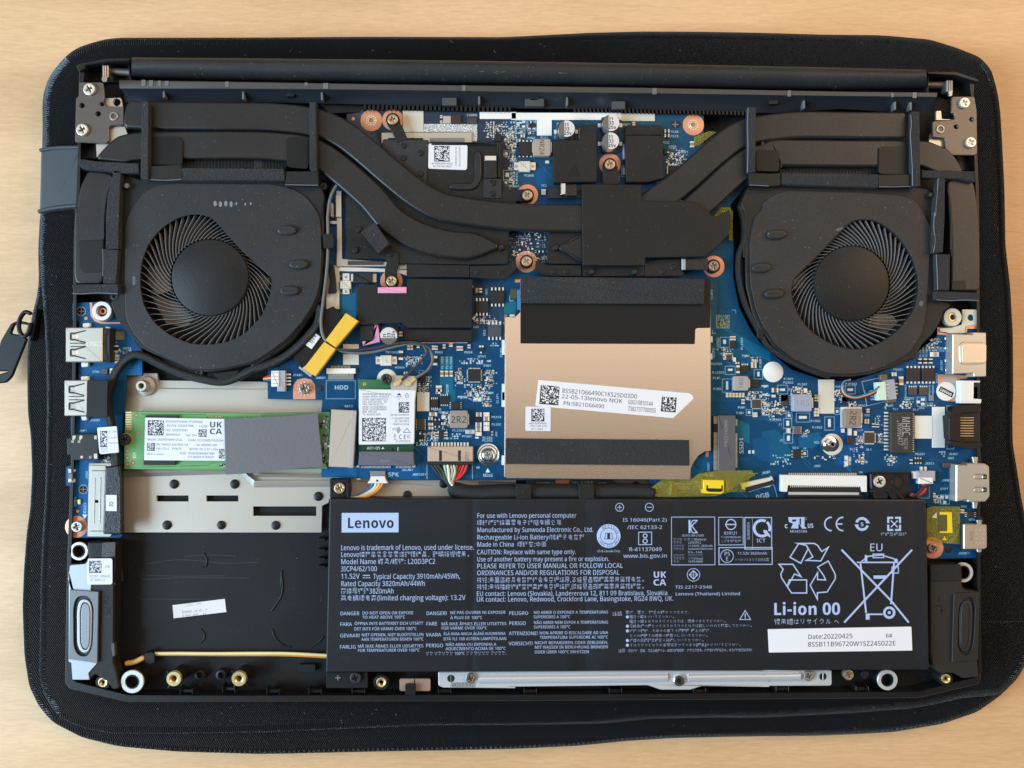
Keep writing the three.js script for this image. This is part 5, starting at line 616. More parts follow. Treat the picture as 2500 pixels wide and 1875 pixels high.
ic('B4', 1222, 1378, 1335, 1490, 'tb', 4, 22, 0.9); ic('B4', 1352, 1378, 1458, 1490, 'tb', 4, 22, 0.9); ic('B4', 1240, 1540, 1310, 1604, 't', 4, 16, 0.8, std(0.05, 0.045, 0.038, 0.5)); ic('B4', 1332, 1540, 1400, 1604, 't', 4, 16, 0.8, std(0.05, 0.045, 0.038, 0.5)); ic('B4', 162, 1605, 220, 1659, 'r', 4, 14, 0.8); ic('B4', 680, 1620, 735, 1659, 'l', 3, 10, 0.7); comp('resistor', 'B4', 1422, 1242, 1496, 1282, 0.6, M.pads); micro.box('B4', 1450, 1246, 1476, 1278, HB + 0.6, 0.05, [0.3, 0.35, 0.5]); comp('resistor', 'C2', 1784, 342, 1862, 378, 0.6, M.pads); micro.box('C2', 1812, 346, 1836, 374, HB + 0.6, 0.05, [0.3, 0.38, 0.5]);
{ const x = comp('transformer', 'C4', 1088, 190, 1276, 542, 2.4, M.ic, { r: 0.4, bev: 0.2, sheet: { w: 200, bg: '#2c2b2b', draw(s) { s.text('C4', 1218, 232, 'MHPC', 88, { col: '#a8a8a8', rot: 90, w: 160 }); s.text('C4', 1214, 412, 'W2210', 46, { col: '#9a9a9a', rot: 90, w: 95 }); s.text('C4', 1168, 285, 'NS692417', 64, { col: '#a0a0a0', rot: 90, w: 190 }); s.circle('C4', 1146, 272, 6, '#a0a0a0'); s.poly('C4', '1188,235 1188,400', '#8a8a8a', 4, false); } } }); }
pinRow('C4', 1052, 200, 1052, 510, 12, 32, 'h', 0.7); for (let k = 0; k < 18; k++) { micro.box('C4', 1082, 205 + k * 18.6, 1092, 213 + k * 18.6, HB, 1.4, TIN); micro.box('C4', 1272, 205 + k * 18.6, 1284, 213 + k * 18.6, HB, 1.4, TIN); }
// polymer capacitors: pale blocks with golden ends
for (const [f, x0, y0, x1, y1, v] of [['A3', 92, 1186, 188, 1275], ['B2', 1068, 1270, 1160, 1358], ['B2', 728, 640, 818, 708, 1]]) {
  comp('capacitor', f, x0, y0, x1, y1, 1.6, M.cream, { bev: 0.2 });
  const d = v ? [[x0 + 20, y0 - 62, x1 - 12, y0], [x0 + 20, y1, x1 - 12, y1 + 46]] : [[x0 - 40, y0 + 10, x0, y1 - 12], [x1, y0 + 10, x1 + 46, y1 - 12]];
  for (const q of d) { comp('capacitor_end', f, ...q, 0.9, M.pads); comp('capacitor_mark', f, (q[0] + q[2]) / 2 - 12, (q[1] + q[3]) / 2 - 12, (q[0] + q[2]) / 2 + 12, (q[1] + q[3]) / 2 + 12, 0.95, M.screwTan); }
  for (let k = 0; k < 9; k++) micro.box(f, x0 + 18 + (k % 3) * 18, y0 + 16 + (k / 3 | 0) * 14, x0 + 23 + (k % 3) * 18, y0 + 21 + (k / 3 | 0) * 14, HB + 1.6, 0.03, GRY);
}
// two-ended passives, each its own piece where the photograph shows it large enough
const passive = (f, x, y, w, h, col, name = 'capacitor') => {
  const list = [], [cx, cy] = circ([f, x, y, 1], HB + 0.5), k = TS * scaleAt(HB + 0.5) * mm, hz = w > h, L = Math.max(w, h), S = Math.min(w, h);
  for (const [a, b, cc, dy] of [[-0.5, -0.25, TIN, 0.02], [-0.25, 0.25, col, 0], [0.25, 0.5, TIN, 0.02]]) { const g = new THREE.BoxGeometry((b - a) * L * k, (0.7 + dy) * mm, S * k * (dy ? 1.02 : 1)).toNonIndexed(); g.translate((a + b) / 2 * L * k, 0, 0); if (!hz) g.rotateY(Math.PI / 2); const c = new Float32Array(g.attributes.position.count * 3); for (let i = 0; i < c.length; i += 3) c.set(cc, i); g.setAttribute('color', new THREE.BufferAttribute(c, 3)); list.push(g); }
  const m = mesh(name, mergeGeometries(list), M.vertex, board); m.position.set(cx, (HB + 0.35 - BASE) * mm, -cy);
};
for (const [f, x, y, w, h, c] of [['A3', 1342, 933, 40, 28, BLK], ['A3', 1342, 972, 40, 28, BLK], ['A3', 300, 1448, 36, 46, [0.6, 0.55, 0.5]], ['A3', 1555, 1045, 34, 50, TAN], ['A3', 125, 975, 36, 24, TAN], ['A3', 332, 1195, 32, 22, TIN], ['A3', 1062, 872, 24, 30, [0.5, 0.2, 0.15]], ['A3', 62, 1055, 18, 34, TAN],
  ['B2', 1305, 1205, 24, 36, TAN], ['B2', 1332, 1205, 20, 36, TAN], ['B2', 1385, 1190, 24, 36, TAN], ['B2', 1515, 1205, 26, 34, TAN], ['B2', 1540, 1207, 22, 34, TAN], ['B2', 1605, 1195, 24, 34, TAN], ['B2', 1662, 1180, 30, 36, [0.5, 0.3, 0.2]], ['B2', 1725, 1212, 30, 38, TAN], ['B2', 1752, 1212, 24, 36, TAN], ['B2', 1815, 1195, 24, 30, TAN], ['B2', 1240, 1270, 36, 76, BLK], ['B2', 1528, 1315, 36, 78, BLK], ['B2', 1586, 1425, 28, 50, TAN], ['B2', 1625, 1425, 28, 50, TAN], ['B2', 1664, 1425, 28, 50, TAN], ['B2', 1240, 1090, 28, 40, [0.4, 0.2, 0.1]], ['B2', 1560, 1560, 50, 70, TAN], ['B2', 1280, 1420, 30, 24, GRY], ['B2', 1838, 690, 22, 24, WHT],
  ['C2', 1512, 212, 66, 32, TAN], ['C2', 1490, 248, 36, 26, TAN], ['C2', 1492, 296, 40, 22, [0.5, 0.4, 0.2]], ['C2', 1494, 328, 40, 22, [0.5, 0.4, 0.2]], ['C2', 1600, 236, 34, 28, WHT], ['C2', 1598, 292, 34, 22, [0.5, 0.4, 0.2]], ['C2', 1512, 372, 28, 22, TAN], ['C2', 1512, 404, 28, 22, TAN], ['C2', 1898, 214, 48, 36, TAN], ['C2', 1962, 214, 50, 36, WHT], ['C2', 1962, 252, 50, 32, TAN], ['C2', 1895, 300, 52, 36, GRY], ['C2', 1962, 292, 50, 30, WHT], ['C2', 1895, 340, 50, 34, TAN], ['C2', 1962, 332, 50, 40, WHT], ['C2', 1895, 378, 52, 32, WHT], ['C2', 1882, 410, 30, 14, WHT], ['C2', 1562, 20, 46, 36, [0.5, 0.42, 0.2]],
  ['B3', 1888, 1126, 26, 34, TAN], ['B3', 1910, 1126, 22, 34, TAN], ['B3', 1912, 1306, 22, 36, WHT], ['B3', 1942, 1388, 26, 66, [0.1, 0.06, 0.03]], ['B3', 2075, 1340, 42, 30, TAN], ['B3', 2075, 1366, 42, 22, TAN], ['B3', 1936, 1335, 30, 16, TAN], ['B3', 1850, 1605, 20, 36, [0.6, 0.5, 0.3]], ['B3', 1877, 1605, 20, 36, [0.6, 0.5, 0.3]], ['B3', 1904, 1605, 20, 36, [0.6, 0.5, 0.3]], ['B3', 1931, 1605, 20, 36, [0.6, 0.5, 0.3]], ['B3', 1958, 1605, 20, 36, [0.6, 0.5, 0.3]], ['B3', 1985, 1605, 20, 36, [0.6, 0.5, 0.3]], ['C3', 1985, 105, 26, 40, GRY], ['C3', 2086, 216, 36, 38, [0.6, 0.5, 0.3]],
  ['B4', 310, 1568, 24, 40, TAN], ['B4', 367, 1568, 26, 40, WHT], ['B4', 112, 1564, 52, 38, [0.2, 0.08, 0.05]], ['B4', 100, 1614, 30, 20, WHT], ['B4', 1335, 1318, 26, 42, BLK], ['B4', 1380, 1318, 26, 42, BLK], ['B4', 1424, 1318, 30, 40, BLK], ['B4', 1175, 1485, 36, 72, [0.4, 0.25, 0.1]], ['B4', 1115, 1430, 40, 30, [0.5, 0.4, 0.25]], ['B4', 460, 1612, 34, 16, [0.6, 0.55, 0.3]], ['B4', 460, 1640, 34, 16, [0.6, 0.55, 0.3]],
  ['C4', 462, 64, 38, 20, [0.6, 0.5, 0.35]], ['C4', 462, 92, 38, 20, [0.6, 0.5, 0.35]], ['C4', 462, 170, 38, 20, [0.6, 0.5, 0.35]], ['C4', 462, 195, 38, 20, [0.6, 0.5, 0.35]], ['C4', 462, 220, 38, 20, [0.6, 0.5, 0.35]], ['C4', 225, 340, 30, 18, WHT], ['C4', 225, 360, 30, 18, WHT], ['C4', 895, 182, 26, 32, [0.4, 0.25, 0.15]], ['C4', 885, 262, 36, 18, TAN], ['C4', 885, 282, 36, 18, TAN], ['C4', 742, 360, 30, 60, WHT], ['C4', 790, 372, 22, 40, WHT], ['C4', 684, 350, 26, 34, TIN], ['C4', 714, 580, 26, 36, WHT], ['C4', 714, 630, 26, 40, WHT], ['C4', 850, 595, 20, 44, TAN], ['C4', 945, 305, 26, 30, BLK], ['C4', 975, 308, 26, 28, BLK], ['C4', 1262, 612, 20, 36, BLK], ['C4', 1690, 1030, 32, 32, TAN], ['C4', 1455, 892, 16, 30, TAN],
  ['B1', 988, 1275, 30, 22, WHT], ['B1', 988, 1300, 34, 20, [0.6, 0.55, 0.4]], ['B1', 988, 1325, 34, 20, [0.6, 0.55, 0.4]], ['B1', 940, 1405, 24, 46, [0.4, 0.35, 0.28]], ['B1', 978, 1215, 36, 60, BLK]]) passive(f, x, y, w, h, c, w > 55 || h > 60 ? 'resistor' : 'capacitor');
comp('chip', 'B1', 850, 1382, 906, 1432, 0.9, std(0.045, 0.05, 0.075, 0.45));
// tiny passives beside the clusters of pads
{ const R = rng(123); for (const [f, x0, y0, x1, y1, n] of [['A2', 1950, 870, 2090, 990, 14], ['A2', 2115, 900, 2200, 1080, 14], ['A3', 1340, 1090, 1480, 1230, 18], ['B3', 30, 240, 320, 470, 26], ['B2', 1280, 1280, 1420, 1350, 10], ['B2', 1700, 1380, 1760, 1510, 10], ['B2', 1940, 1400, 2020, 1530, 12], ['B2', 1790, 1520, 1950, 1640, 16], ['B2', 1390, 1500, 1470, 1590, 12], ['C2', 1400, 370, 1450, 440, 6], ['C2', 1930, 60, 1980, 150, 10], ['B3', 1805, 1215, 1860, 1300, 8], ['B3', 2060, 1290, 2110, 1330, 4], ['C4', 110, 160, 200, 215, 8], ['C4', 350, 340, 400, 380, 5], ['C4', 740, 110, 800, 140, 6], ['C4', 800, 400, 850, 510, 10], ['C4', 985, 380, 1010, 450, 6], ['C4', 1450, 890, 1495, 960, 6], ['B4', 1390, 1130, 1500, 1230, 8], ['C1', 865, 570, 930, 620, 8], ['C4', 420, 560, 640, 600, 4], ['C4', 60, 100, 150, 240, 10], ['C4', 780, 540, 860, 640, 7], ['C4', 1040, 90, 1060, 160, 4], ['C4', 1170, 95, 1250, 160, 6], ['B4', 600, 1560, 680, 1650, 8], ['B4', 230, 1545, 420, 1600, 10], ['B3', 2000, 1580, 2200, 1650, 10], ['C3', 2150, 100, 2205, 230, 8], ['C2', 1590, 180, 1645, 340, 10], ['C2', 1480, 340, 1640, 430, 10], ['B2', 2000, 1000, 2080, 1010, 3], ['B2', 1850, 930, 1990, 1000, 8], ['B1', 960, 1220, 1120, 1250, 5], ['C1', 700, 390, 780, 400, 2], ['A3', 10, 870, 60, 1400, 16], ['A3', 80, 850, 240, 960, 8], ['C4', 1080, 560, 1120, 620, 4], ['C4', 1600, 670, 1640, 720, 3]]) for (let k = 0; k < n * 2; k++) { const x = x0 + R() * (x1 - x0), y = y0 + R() * (y1 - y0), v = R() < 0.5, a = v ? 5 : 9, b = v ? 9 : 5, c = [BLK, TAN, WHT, TIN][R() * 4 | 0]; micro.box(f, x - a, y - b, x + a, y + b, HB, 0.4, TIN); micro.box(f, x - a * (v ? 1.05 : 0.5), y - b * (v ? 0.5 : 1.05), x + a * (v ? 1.05 : 0.5), y + b * (v ? 0.5 : 1.05), HB, 0.44, c); } }
// black heat pads over hot chips
const padOf = (spec, top, th, m = M.blackLow, o = {}) => slab('thermal_pad', spec, top, th, m, board, { r: 0.4, bev: 0.25, ...o });
padOf('A3 385,1010 608,1006 612,905 635,882 735,880 748,900 752,1362 385,1370', 31.6, 3.2); padOf('A3 988,968 1300,968 1308,1010 1322,1330 1180,1365 1000,1365', 31.6, 3.2); padOf('A3 990,890 1010,883 1278,885 1295,900 1300,968 988,968', 30.2, 2); slab('copper_pad', 'A3 610,905 620,960 606,1000 600,995 602,910', 29, 1, M.copper, board, { r: 0.1 });
comp('chip', 'A3', 972, 1040, 996, 1170, 1, M.greyBlue);
{ const t = slab('warning_triangle', 'A3 560,1212 615,1312 503,1312', 31.68, 0.1, M.film, board, { r: 0.3, bev: 0.02, holes: [{ p: 'A3 560,1228 602,1304 516,1304', r: 0.2 }] }); for (const x of [545, 560, 575]) tube('heat_wave', `A3 ${x},1262 ${x - 4},1272 ${x + 3},1284 ${x - 1},1296`, 31.62, 0.12, M.film, board, { n: 10 }); }
padOf('B2 866,700 900,672 1040,672 1042,745 1290,745 1296,622 1845,628 1840,1040 1300,1040 1255,1015 1255,1000 1060,1000 1045,1010 890,1012 868,980', 31.8, 3.4); padOf('B2 892,1015 1008,1012 1010,1130 990,1150 895,1148', 30.6, 2.2); padOf('B2 1258,1045 1840,1052 1840,1158 1400,1160 1262,1140', 30.2, 2);
slab('pink_pad', 'B2 1045,695 1288,693 1287,745 1044,745', 32.1, 0.8, M.pink, board, { r: 0.1 }); slab('pink_pad', 'B2 1012,1005 1046,1005 1062,1158 922,1190 912,1152 1005,1140', 30, 1.6, M.pink, board, { r: 0.1 }); tube('pink_edge', 'B2 1270,1158 1500,1160 1800,1160', 28.6, 0.4, M.pink, board);
// connectors
{ const c = comp('flat_cable_socket', 'B2', 612, 1380, 855, 1425, 1.5, M.white, { label: 'white flat cable socket marked HDD' }); comp('socket_latch', 'B2', 625, 1418, 840, 1475, 1.1, M.grey); for (let k = 0; k < 11; k++) micro.box('B2', 668 + k * 12, 1412, 674 + k * 12, 1445, HB + 1.1, 0.2, [0.5, 0.45, 0.3]); for (let k = 0; k < 14; k++) micro.box('B2', 650 + k * 12, 1358, 655 + k * 12, 1380, HB, 0.4, [0.5, 0.45, 0.3]); }
{ comp('fan_plug', 'B2', 145, 1400, 212, 1535, 2.4, M.white, { bev: 0.25, label: 'white plug of the left fan' }); comp('fan_socket', 'B2', 195, 1398, 265, 1575, 2, M.greyBlue, { bev: 0.2 }); for (let k = 0; k < 4; k++) { micro.box('B2', 255, 1425 + k * 28, 310, 1438 + k * 28, HB, 0.8, TIN); micro.box('B2', 155, 1415 + k * 30, 205, 1419 + k * 30, HB + 2.4, 0.05, GRY); } ['red', 'yellowWire', 'blueWire', 'blackWire'].forEach((m, k) => tube('fan_wire', `B2 85,${1462 + k * 7} 120,${1448 + k * 16} 150,${1440 + k * 20}`, 29.4, 0.4, M[m], board, { n: 12 })); }
{ slab('fan_plug', turned('B4', 1012, 1572, 75, 155, -4), 31, 3, std(0.6, 0.75, 0.62, 0.4), board, { r: 0.3, label: 'pale green plug of the right fan' }); slab('fan_socket', turned('B4', 1085, 1560, 90, 170, -7), 30.4, 2.4, M.greyBlue, board, { r: 0.2 }); slab('fan_socket_end', turned('B4', 1030, 1455, 60, 50, -6), 30, 2, std(0.12, 0.09, 0.05, 0.5), board); slab('fan_socket_end', turned('C4', 1095, 90, 80, 50, -8), 30, 2, std(0.1, 0.08, 0.06, 0.5), board); for (let k = 0; k < 4; k++) { micro.box('B4', 1030, 1515 + k * 30, 1075, 1521 + k * 30, HB + 2.4, 0.15, WHT); micro.box('B4', 1125, 1505 + k * 28, 1145, 1514 + k * 28, HB, 0.6, TIN); } ['blackWire', 'red', 'yellowWire', 'blueWire'].forEach((m, k) => tube('fan_wire', `B4 745,${1470 + k * 4} 690,${1500 - k * 3} ${668 + k * 6},1555 ${690 + k * 6},${1610 - k * 6} 780,${1640 - k * 7} 880,${1620 - k * 8} ${940 + k * 5},${1595 - k * 10} 985,${1570 - k * 12}`, 30.3 + k * 0.25, 0.32, k < 1 ? M.blackWire : k === 1 ? M.red : M[m], board, { n: 50 })); }
// keyboard flat cable socket
{ slab('flat_cable_socket', 'C4 165,725 888,732 888,868 850,868 842,825 222,812 214,868 165,866', 30.6, 2.6, M.white, board, { r: 0.2, label: 'wide white flat cable socket marked JKB1' }); slab('socket_latch', 'C4 222,815 842,822 848,912 218,912', 29.4, 1.4, M.ic, board, { r: 0.1 }); slab('cable_edge', 'C4 226,868 822,872 822,895 226,893', 29.6, 0.3, std(0.5, 0.52, 0.55, 0.5), board, { r: 0 }); for (let k = 0; k < 34; k++) { micro.box('C4', 230 + k * 17, 708, 237 + k * 17, 728, HB, 0.7, TIN); micro.box('C4', 240 + k * 17.3, 812, 247 + k * 17.3, 828, HB + 2.62, 0.05, WHT); } }
// solid state drive socket without a drive
{ comp('drive_socket', 'C3', 1775, 222, 1922, 702, 2.6, M.grey, { bev: 0.25, label: 'empty dark grey drive socket marked SSD1', sheet: { w: 128, bg: '#55545a', draw(s) { s.text('C3', 1840, 488, 'DRZ2142MD', 34, { col: '#8c8b92', rot: -90, w: 230 }); } } }); comp('drive_socket_lip', 'C3', 1738, 225, 1778, 695, 1.6, M.ic); for (let k = 0; k < 44; k++) if (k < 6 || k > 12) { micro.box('C3', 1736, 232 + k * 10.4, 1772, 237 + k * 10.4, HB + 1.5, 0.2, [0.55, 0.48, 0.36]); micro.box('C3', 1920, 255 + k * 9.3, 1936, 260 + k * 9.3, HB, 0.5, TIN); } }
// lighting cable sockets under yellow film
{ slab('yellow_socket', 'C3 1645,765 1825,770 1822,870 1800,885 1640,880 1630,850 1650,840', 31.1, 3, M.kaptonSolid, board, { r: 0.2, label: 'yellow taped socket marked KB BL' }); slab('yellow_socket_slot', 'C3 1675,810 1690,810 1690,835 1800,838 1800,812 1815,812 1815,860 1795,870 1695,868 1672,855', 31.15, 0.2, M.ic, board, { r: 0 });
  comp('small_socket', 'C3', 1385, 808, 1560, 880, 1, M.ic); comp('socket_cable', 'C3', 1430, 818, 1530, 850, 1.1, M.blueWire); for (let k = 0; k < 10; k++) micro.box('C3', 1405 + k * 14, 796, 1411 + k * 14, 812, HB, 0.5, [0.6, 0.5, 0.2]);
  slab('tilted_socket', 'C3 1965,795 2212,745 C4 85,735 100,770 C3 2212,825 1985,850', 29.8, 1.8, M.cream, board, { r: 0.2 }); slab('tilted_socket_latch', 'C3 2000,830 2212,775 C4 92,762 98,790 C3 2212,815 2010,862', 30, 0.5, M.ic, board, { r: 0 });
  slab('yellow_film', 'C3 1210,830 1300,765 1540,765 1610,715 1760,690 2062,685 2080,730 1960,795 1870,870 1740,905 1320,912 1212,905', 30.7, 0.06, M.kapton, board, { r: 0.4, bev: 0.01, label: 'crinkled transparent yellow film along the battery' });
  slab('yellow_film', 'C4 1390,1010 1430,990 1672,990 1672,1310 1540,1300 1392,1260', 29.6, 0.06, M.kapton, board, { r: 0.3, bev: 0.01, label: 'transparent yellow film beside the right battery edge' }); slab('yellow_socket', 'C4 1505,1038 1605,1040 1612,1215 1505,1215', 29.9, 1.8, M.kaptonSolid, board, { r: 0.2 }); comp('chip', 'C4', 1500, 1060, 1565, 1200, 2, std(0.1, 0.08, 0.02, 0.5)); comp('flat_cable', 'C4', 1395, 1045, 1490, 1205, 0.5, std(0.05, 0.16, 0.05, 0.5)); slab('white_flake', 'C4 1430,1085 1475,1038 1478,1090', 29.7, 0.04, M.cream, board, { r: 0.2, bev: 0.01 }); pcb.c; slab('yellow_arrow', 'C4 1543,1240 1562,1275 1522,1275', 29.68, 0.03, M.yellow, board, { r: 0, bev: 0.005 });
  slab('yellow_film', 'A3 1570,985 1690,935 1760,940 1600,1060 1570,1060', 29.4, 0.06, M.kapton, board, { r: 0.1, bev: 0.01 }); slab('yellow_film', 'B3 1730,100 1800,20 1870,20 1900,60 1895,300 1865,300 1865,130 1830,60 1760,100', 29.5, 0.06, M.kapton, board, { r: 0.1, bev: 0.01 }); }
// battery socket and wires
{ comp('battery_socket', 'C2', 1465, 485, 1848, 610, 2.8, M.beigeTape, { bev: 0.2, label: 'beige eleven pin battery socket', sheet: { w: 220, bg: '#b79f8b', draw(s) { s.text('C2', 1798, 610, '220311', 42, { col: '#30241c', rot: -90, w: 84 }); } } }); comp('socket_bar', 'C2', 1450, 606, 1856, 638, 2.6, M.ic); for (const x of [1562, 1722]) comp('socket_bar', 'C2', x, 518, x + 22, 606, 2.95, M.ic); for (let k = 0; k < 12; k++) { micro.box('C2', 1498 + k * 27, 450, 1514 + k * 27, 492, HB, 0.9, TIN); }
  const cols = ['blackWire', 'blackWire', 'blackWire', 'blackWire', 'greenWire', 'whiteWire', 'whiteWire', 'greenWire', 'red', 'red', 'red', 'red'];
  cols.forEach((m, k) => { const x = 1500 + k * 27; if (m !== 'red') tube('battery_wire', `C2 ${x},645 ${x + (k < 4 ? 40 : 8)},700 ${1610 + k * 9},${770 + k * 4} ${1680 + k * 7},845 1740,${850 + k * 2}`, 29.4 + (k % 3) * 0.4, 0.55, M[m], board, { n: 40 }); else tube('battery_wire', `C2 ${x},645 ${x - 25},705 ${1690 + (k - 8) * 12},${735 + (k - 8) * 6} ${1655 + (k - 8) * 10},775 ${1700},${845 + (k - 8) * 3} 1735,865`, 28.9 + (k % 3) * 0.3, 0.55, M.red, board, { n: 40 }); }); }
{ comp('speaker_socket', 'C2', 978, 690, 1108, 735, 1.6, M.grey, { base: 27 }); slab('speaker_plug', 'C2 985,735 1105,735 1110,765 1130,795 955,795 980,765', 29.6, 2, M.whiteWire, board, { r: 0.3, label: 'white speaker plug marked SPK' }); disc('plug_dot', 'C2', 1040, 773, 10, 29.65, 0.1, M.ic, board);
  ['blueWire', 'whiteWire', 'yellowWire', 'orange'].forEach((m, k) => tube('speaker_wire', `C2 ${1005 + k * 28},795 ${985 + k * 26},835 ${930 + k * 22},${870 + k * 6} ${860 + k * 14},${905 + k * 4} 780,${920 + k * 3}`, 28 + k * 0.2, 0.55, M[m], board, { n: 30 })); slab('foam_pad', 'C2 868,752 898,752 898,768 868,768', HB - 0.5, 0.6, M.cream, board, { r: 0 }); }
{ comp('clock_socket', 'C4', 1318, 690, 1465, 775, 2.2, M.greyBlue, { bev: 0.2 }); comp('clock_socket_end', 'C4', 1278, 695, 1322, 755, 1.6, M.whiteWire); comp('clock_plug', 'C4', 1325, 745, 1448, 800, 2.6, M.white, { bev: 0.3, label: 'small white plug marked JRTC1' }); for (const x of [1348, 1382]) micro.box('C4', x - 9, 655, x + 9, 695, HB, 0.8, TIN); tube('clock_wire', 'C4 1365,800 1368,850 1330,885 1260,895', 29.4, 0.9, M.red, board, { n: 24 }); tube('clock_wire', 'C4 1400,805 1350,835 1325,870 1270,905', 29.8, 0.8, M.blackWire, board, { n: 24 }); }
// right edge connectors
{ const j = slab('power_socket', 'B4 1612,1088 1780,1095 1785,1075 1895,1078 1896,1450 1790,1452 1785,1420 1608,1428', 33.2, 5.4, M.tin, board, { r: 0.4, bev: 0.3, label: 'tin power socket at the right edge' }); slab('socket_press', 'B4 1690,1155 1880,1158 1882,1345 1690,1348 1668,1330 1665,1180', 33.5, 0.6, M.tin, board, { r: 1, bev: 0.3 }); slab('socket_press', 'B4 1690,1172 1895,1172 1895,1332 1690,1332', 33.58, 0.2, std(0.6, 0.55, 0.48, 0.4, 0.8), board, { r: 1 }); for (const [x, y] of [[1575, 1128], [1575, 1210], [1575, 1315], [1578, 1395]]) comp('socket_pin', 'B4', x - 28, y - 8, x + 36, y + 8, 0.7, M.chrome); comp('socket_pin', 'B4', 1560, 1248, 1610, 1278, 0.8, M.pads); }
slab('ground_plate', 'B4 1692,882 1825,884 1838,900 1836,1018 1720,1022 1715,1085 1580,1085 1560,1075 1505,1072 1500,1040 1600,1036 1692,1010', 28.8, 0.7, M.cream, board, { r: 0.5, discs: [['B4', 1765, 952, 34]] }); slab('copper_pad', 'B4 1480,1035 1500,1035 1508,1075 1575,1090 1575,1098 1482,1096', 28.1, 0.2, M.copper, board, { r: 0 }); slab('copper_pad', 'B4 1722,1022 1832,1018 1828,1046 1735,1048 1730,1082 1718,1082', 28.9, 0.2, M.copper, board, { r: 0 }); ring('guide_ring', 'B4', 1612, 948, 76, 42, 30.4, 2.4, M.cream, board); ring('guide_ring', 'B4', 1612, 948, 41, 24, 29.6, 2, M.brass, board); disc('guide_hole', 'B4', 1620, 955, 26, 28.3, 0.4, M.grille, board);
slab('copper_pad', 'B4 1486,1430 1600,1430 1735,1442 1735,1465 1670,1470 1668,1600 1640,1659 1560,1659 1490,1560', 28.1, 0.2, M.copper, board, { r: 0.3 }); slab('ground_plate', 'B4 1520,1460 1590,1440 1650,1450 1655,1580 1520,1560', 28.3, 0.2, M.beigeTape, board, { r: 0.4 });
lathe('round_sticker', 'B4', 1556, 1573, [[0, 28.75], [80, 28.75], [82, 28.6], [82, 28.4]], (() => { const s = sheetFor('B4 1470,1490 1640,1490 1640,1660 1470,1660', 28.75, 200); s.fill('#e6e3e2'); const [x, y] = s.pt('B4', 1556, 1578), u = s.u('B4'); s.c.save(); s.c.translate(x, y); s.c.rotate(27 * Math.PI / 180); s.c.fillStyle = '#16161a'; s.c.fillRect(-64 * u, -22 * u, 128 * u, 44 * u); drawText(s.c, 'Lenovo', -54 * u, 0, 40 * u, { col: '#f0f0f0', b: 1, w: 108 * u }); s.c.restore(); const m = s.mat({}); const t = m.map, [cx, cy] = circ(['B4', 1556, 1573, 1], 28.75); t.offset.x += cx * t.repeat.x; t.offset.y += cy * t.repeat.y; return m; })(), board, { h: 28.75, label: 'round white sticker with a black brand bar', n: 40 });
slab('white_block', 'B4 1678,1482 1845,1485 1842,1500 1790,1500 1788,1659 1676,1659', 31.5, 3.5, M.white, board, { r: 0.2 }); slab('white_block', 'C4 1676,0 1785,0 1788,80 1855,85 1850,122 1676,120', 31.4, 3.4, M.white, board, { r: 0.2 }); comp('lock_slot', 'B4', 1785, 1490, 1822, 1640, 2, M.ic); comp('lock_slot', 'C4', 1785, -20, 1820, 80, 2, M.ic);
{ slab('network_socket', 'C4 1560,225 1680,195 1830,195 1830,445 1680,450 1570,420', 31.5, 5.5, M.darkPlastic, board, { r: 0.3, label: 'black network socket with gold spring contacts' }); slab('network_socket_jaw', 'C4 1625,140 1850,130 1850,195 1690,200 1640,230 1580,240 1590,190', 33, 3, M.film, board, { r: 0.5 }); slab('network_socket_jaw', 'C4 1575,430 1640,440 1690,450 1855,450 1855,495 1770,510 1640,490 1580,470', 33, 3, M.film, board, { r: 0.5 }); slab('network_socket_body', 'C4 1580,240 1672,205 1672,445 1580,430', 33, 3, M.film, board, { r: 0.4 }); for (let k = 0; k < 8; k++) { rect('gold_contact', 'C4', 1674, 238 + k * 22, 1792, 246 + k * 22, 31.9, 0.3, M.gold, board, { r: 0 }); } for (let k = 0; k < 4; k++) micro.box('C4', 1545, 262 + k * 42, 1575, 276 + k * 42, HB, 0.8, TIN); }
{ slab('video_socket', 'C4 1640,635 1735,640 1740,625 1885,628 1922,655 1926,905 1890,950 1740,955 1735,930 1640,952', 32.6, 5, M.tin, board, { r: 0.5, bev: 0.4, label: 'tin video socket marked JHDMI1' }); for (const y of [718, 758, 828, 868]) { const q = rect('socket_slit', 'C4', 1798, y - 3, 1885, y + 3, 32.66, 0.2, M.grille, board, { r: 0 }); } for (const y of [740, 850]) { rect('socket_slit', 'C4', 1868, y - 20, 1900, y + 20, 32.68, 0.2, M.grille, board, { r: 0.2 }); rect('socket_spring', 'C4', 1862, y - 9, 1892, y + 10, 32.8, 0.2, M.chrome, board, { r: 0.2 }); rect('socket_spring', 'C4', 1790, y - 9, 1868, y + 10, 32.7, 0.2, M.tin, board, { r: 0.2 }); } for (const [y0, y1] of [[572, 650], [930, 1008]]) slab('socket_lug', `C4 1775,${y0} 1825,${y0} 1825,${y0 + 25} 1815,${y1} 1785,${y1} 1782,${y0 + 25}`, 30.6, 1, M.tin, board, { r: 0.3 }); for (const y of [632, 925]) comp('socket_pin', 'C4', 1620, y, 1660, y + 18, 0.8, M.pads); }
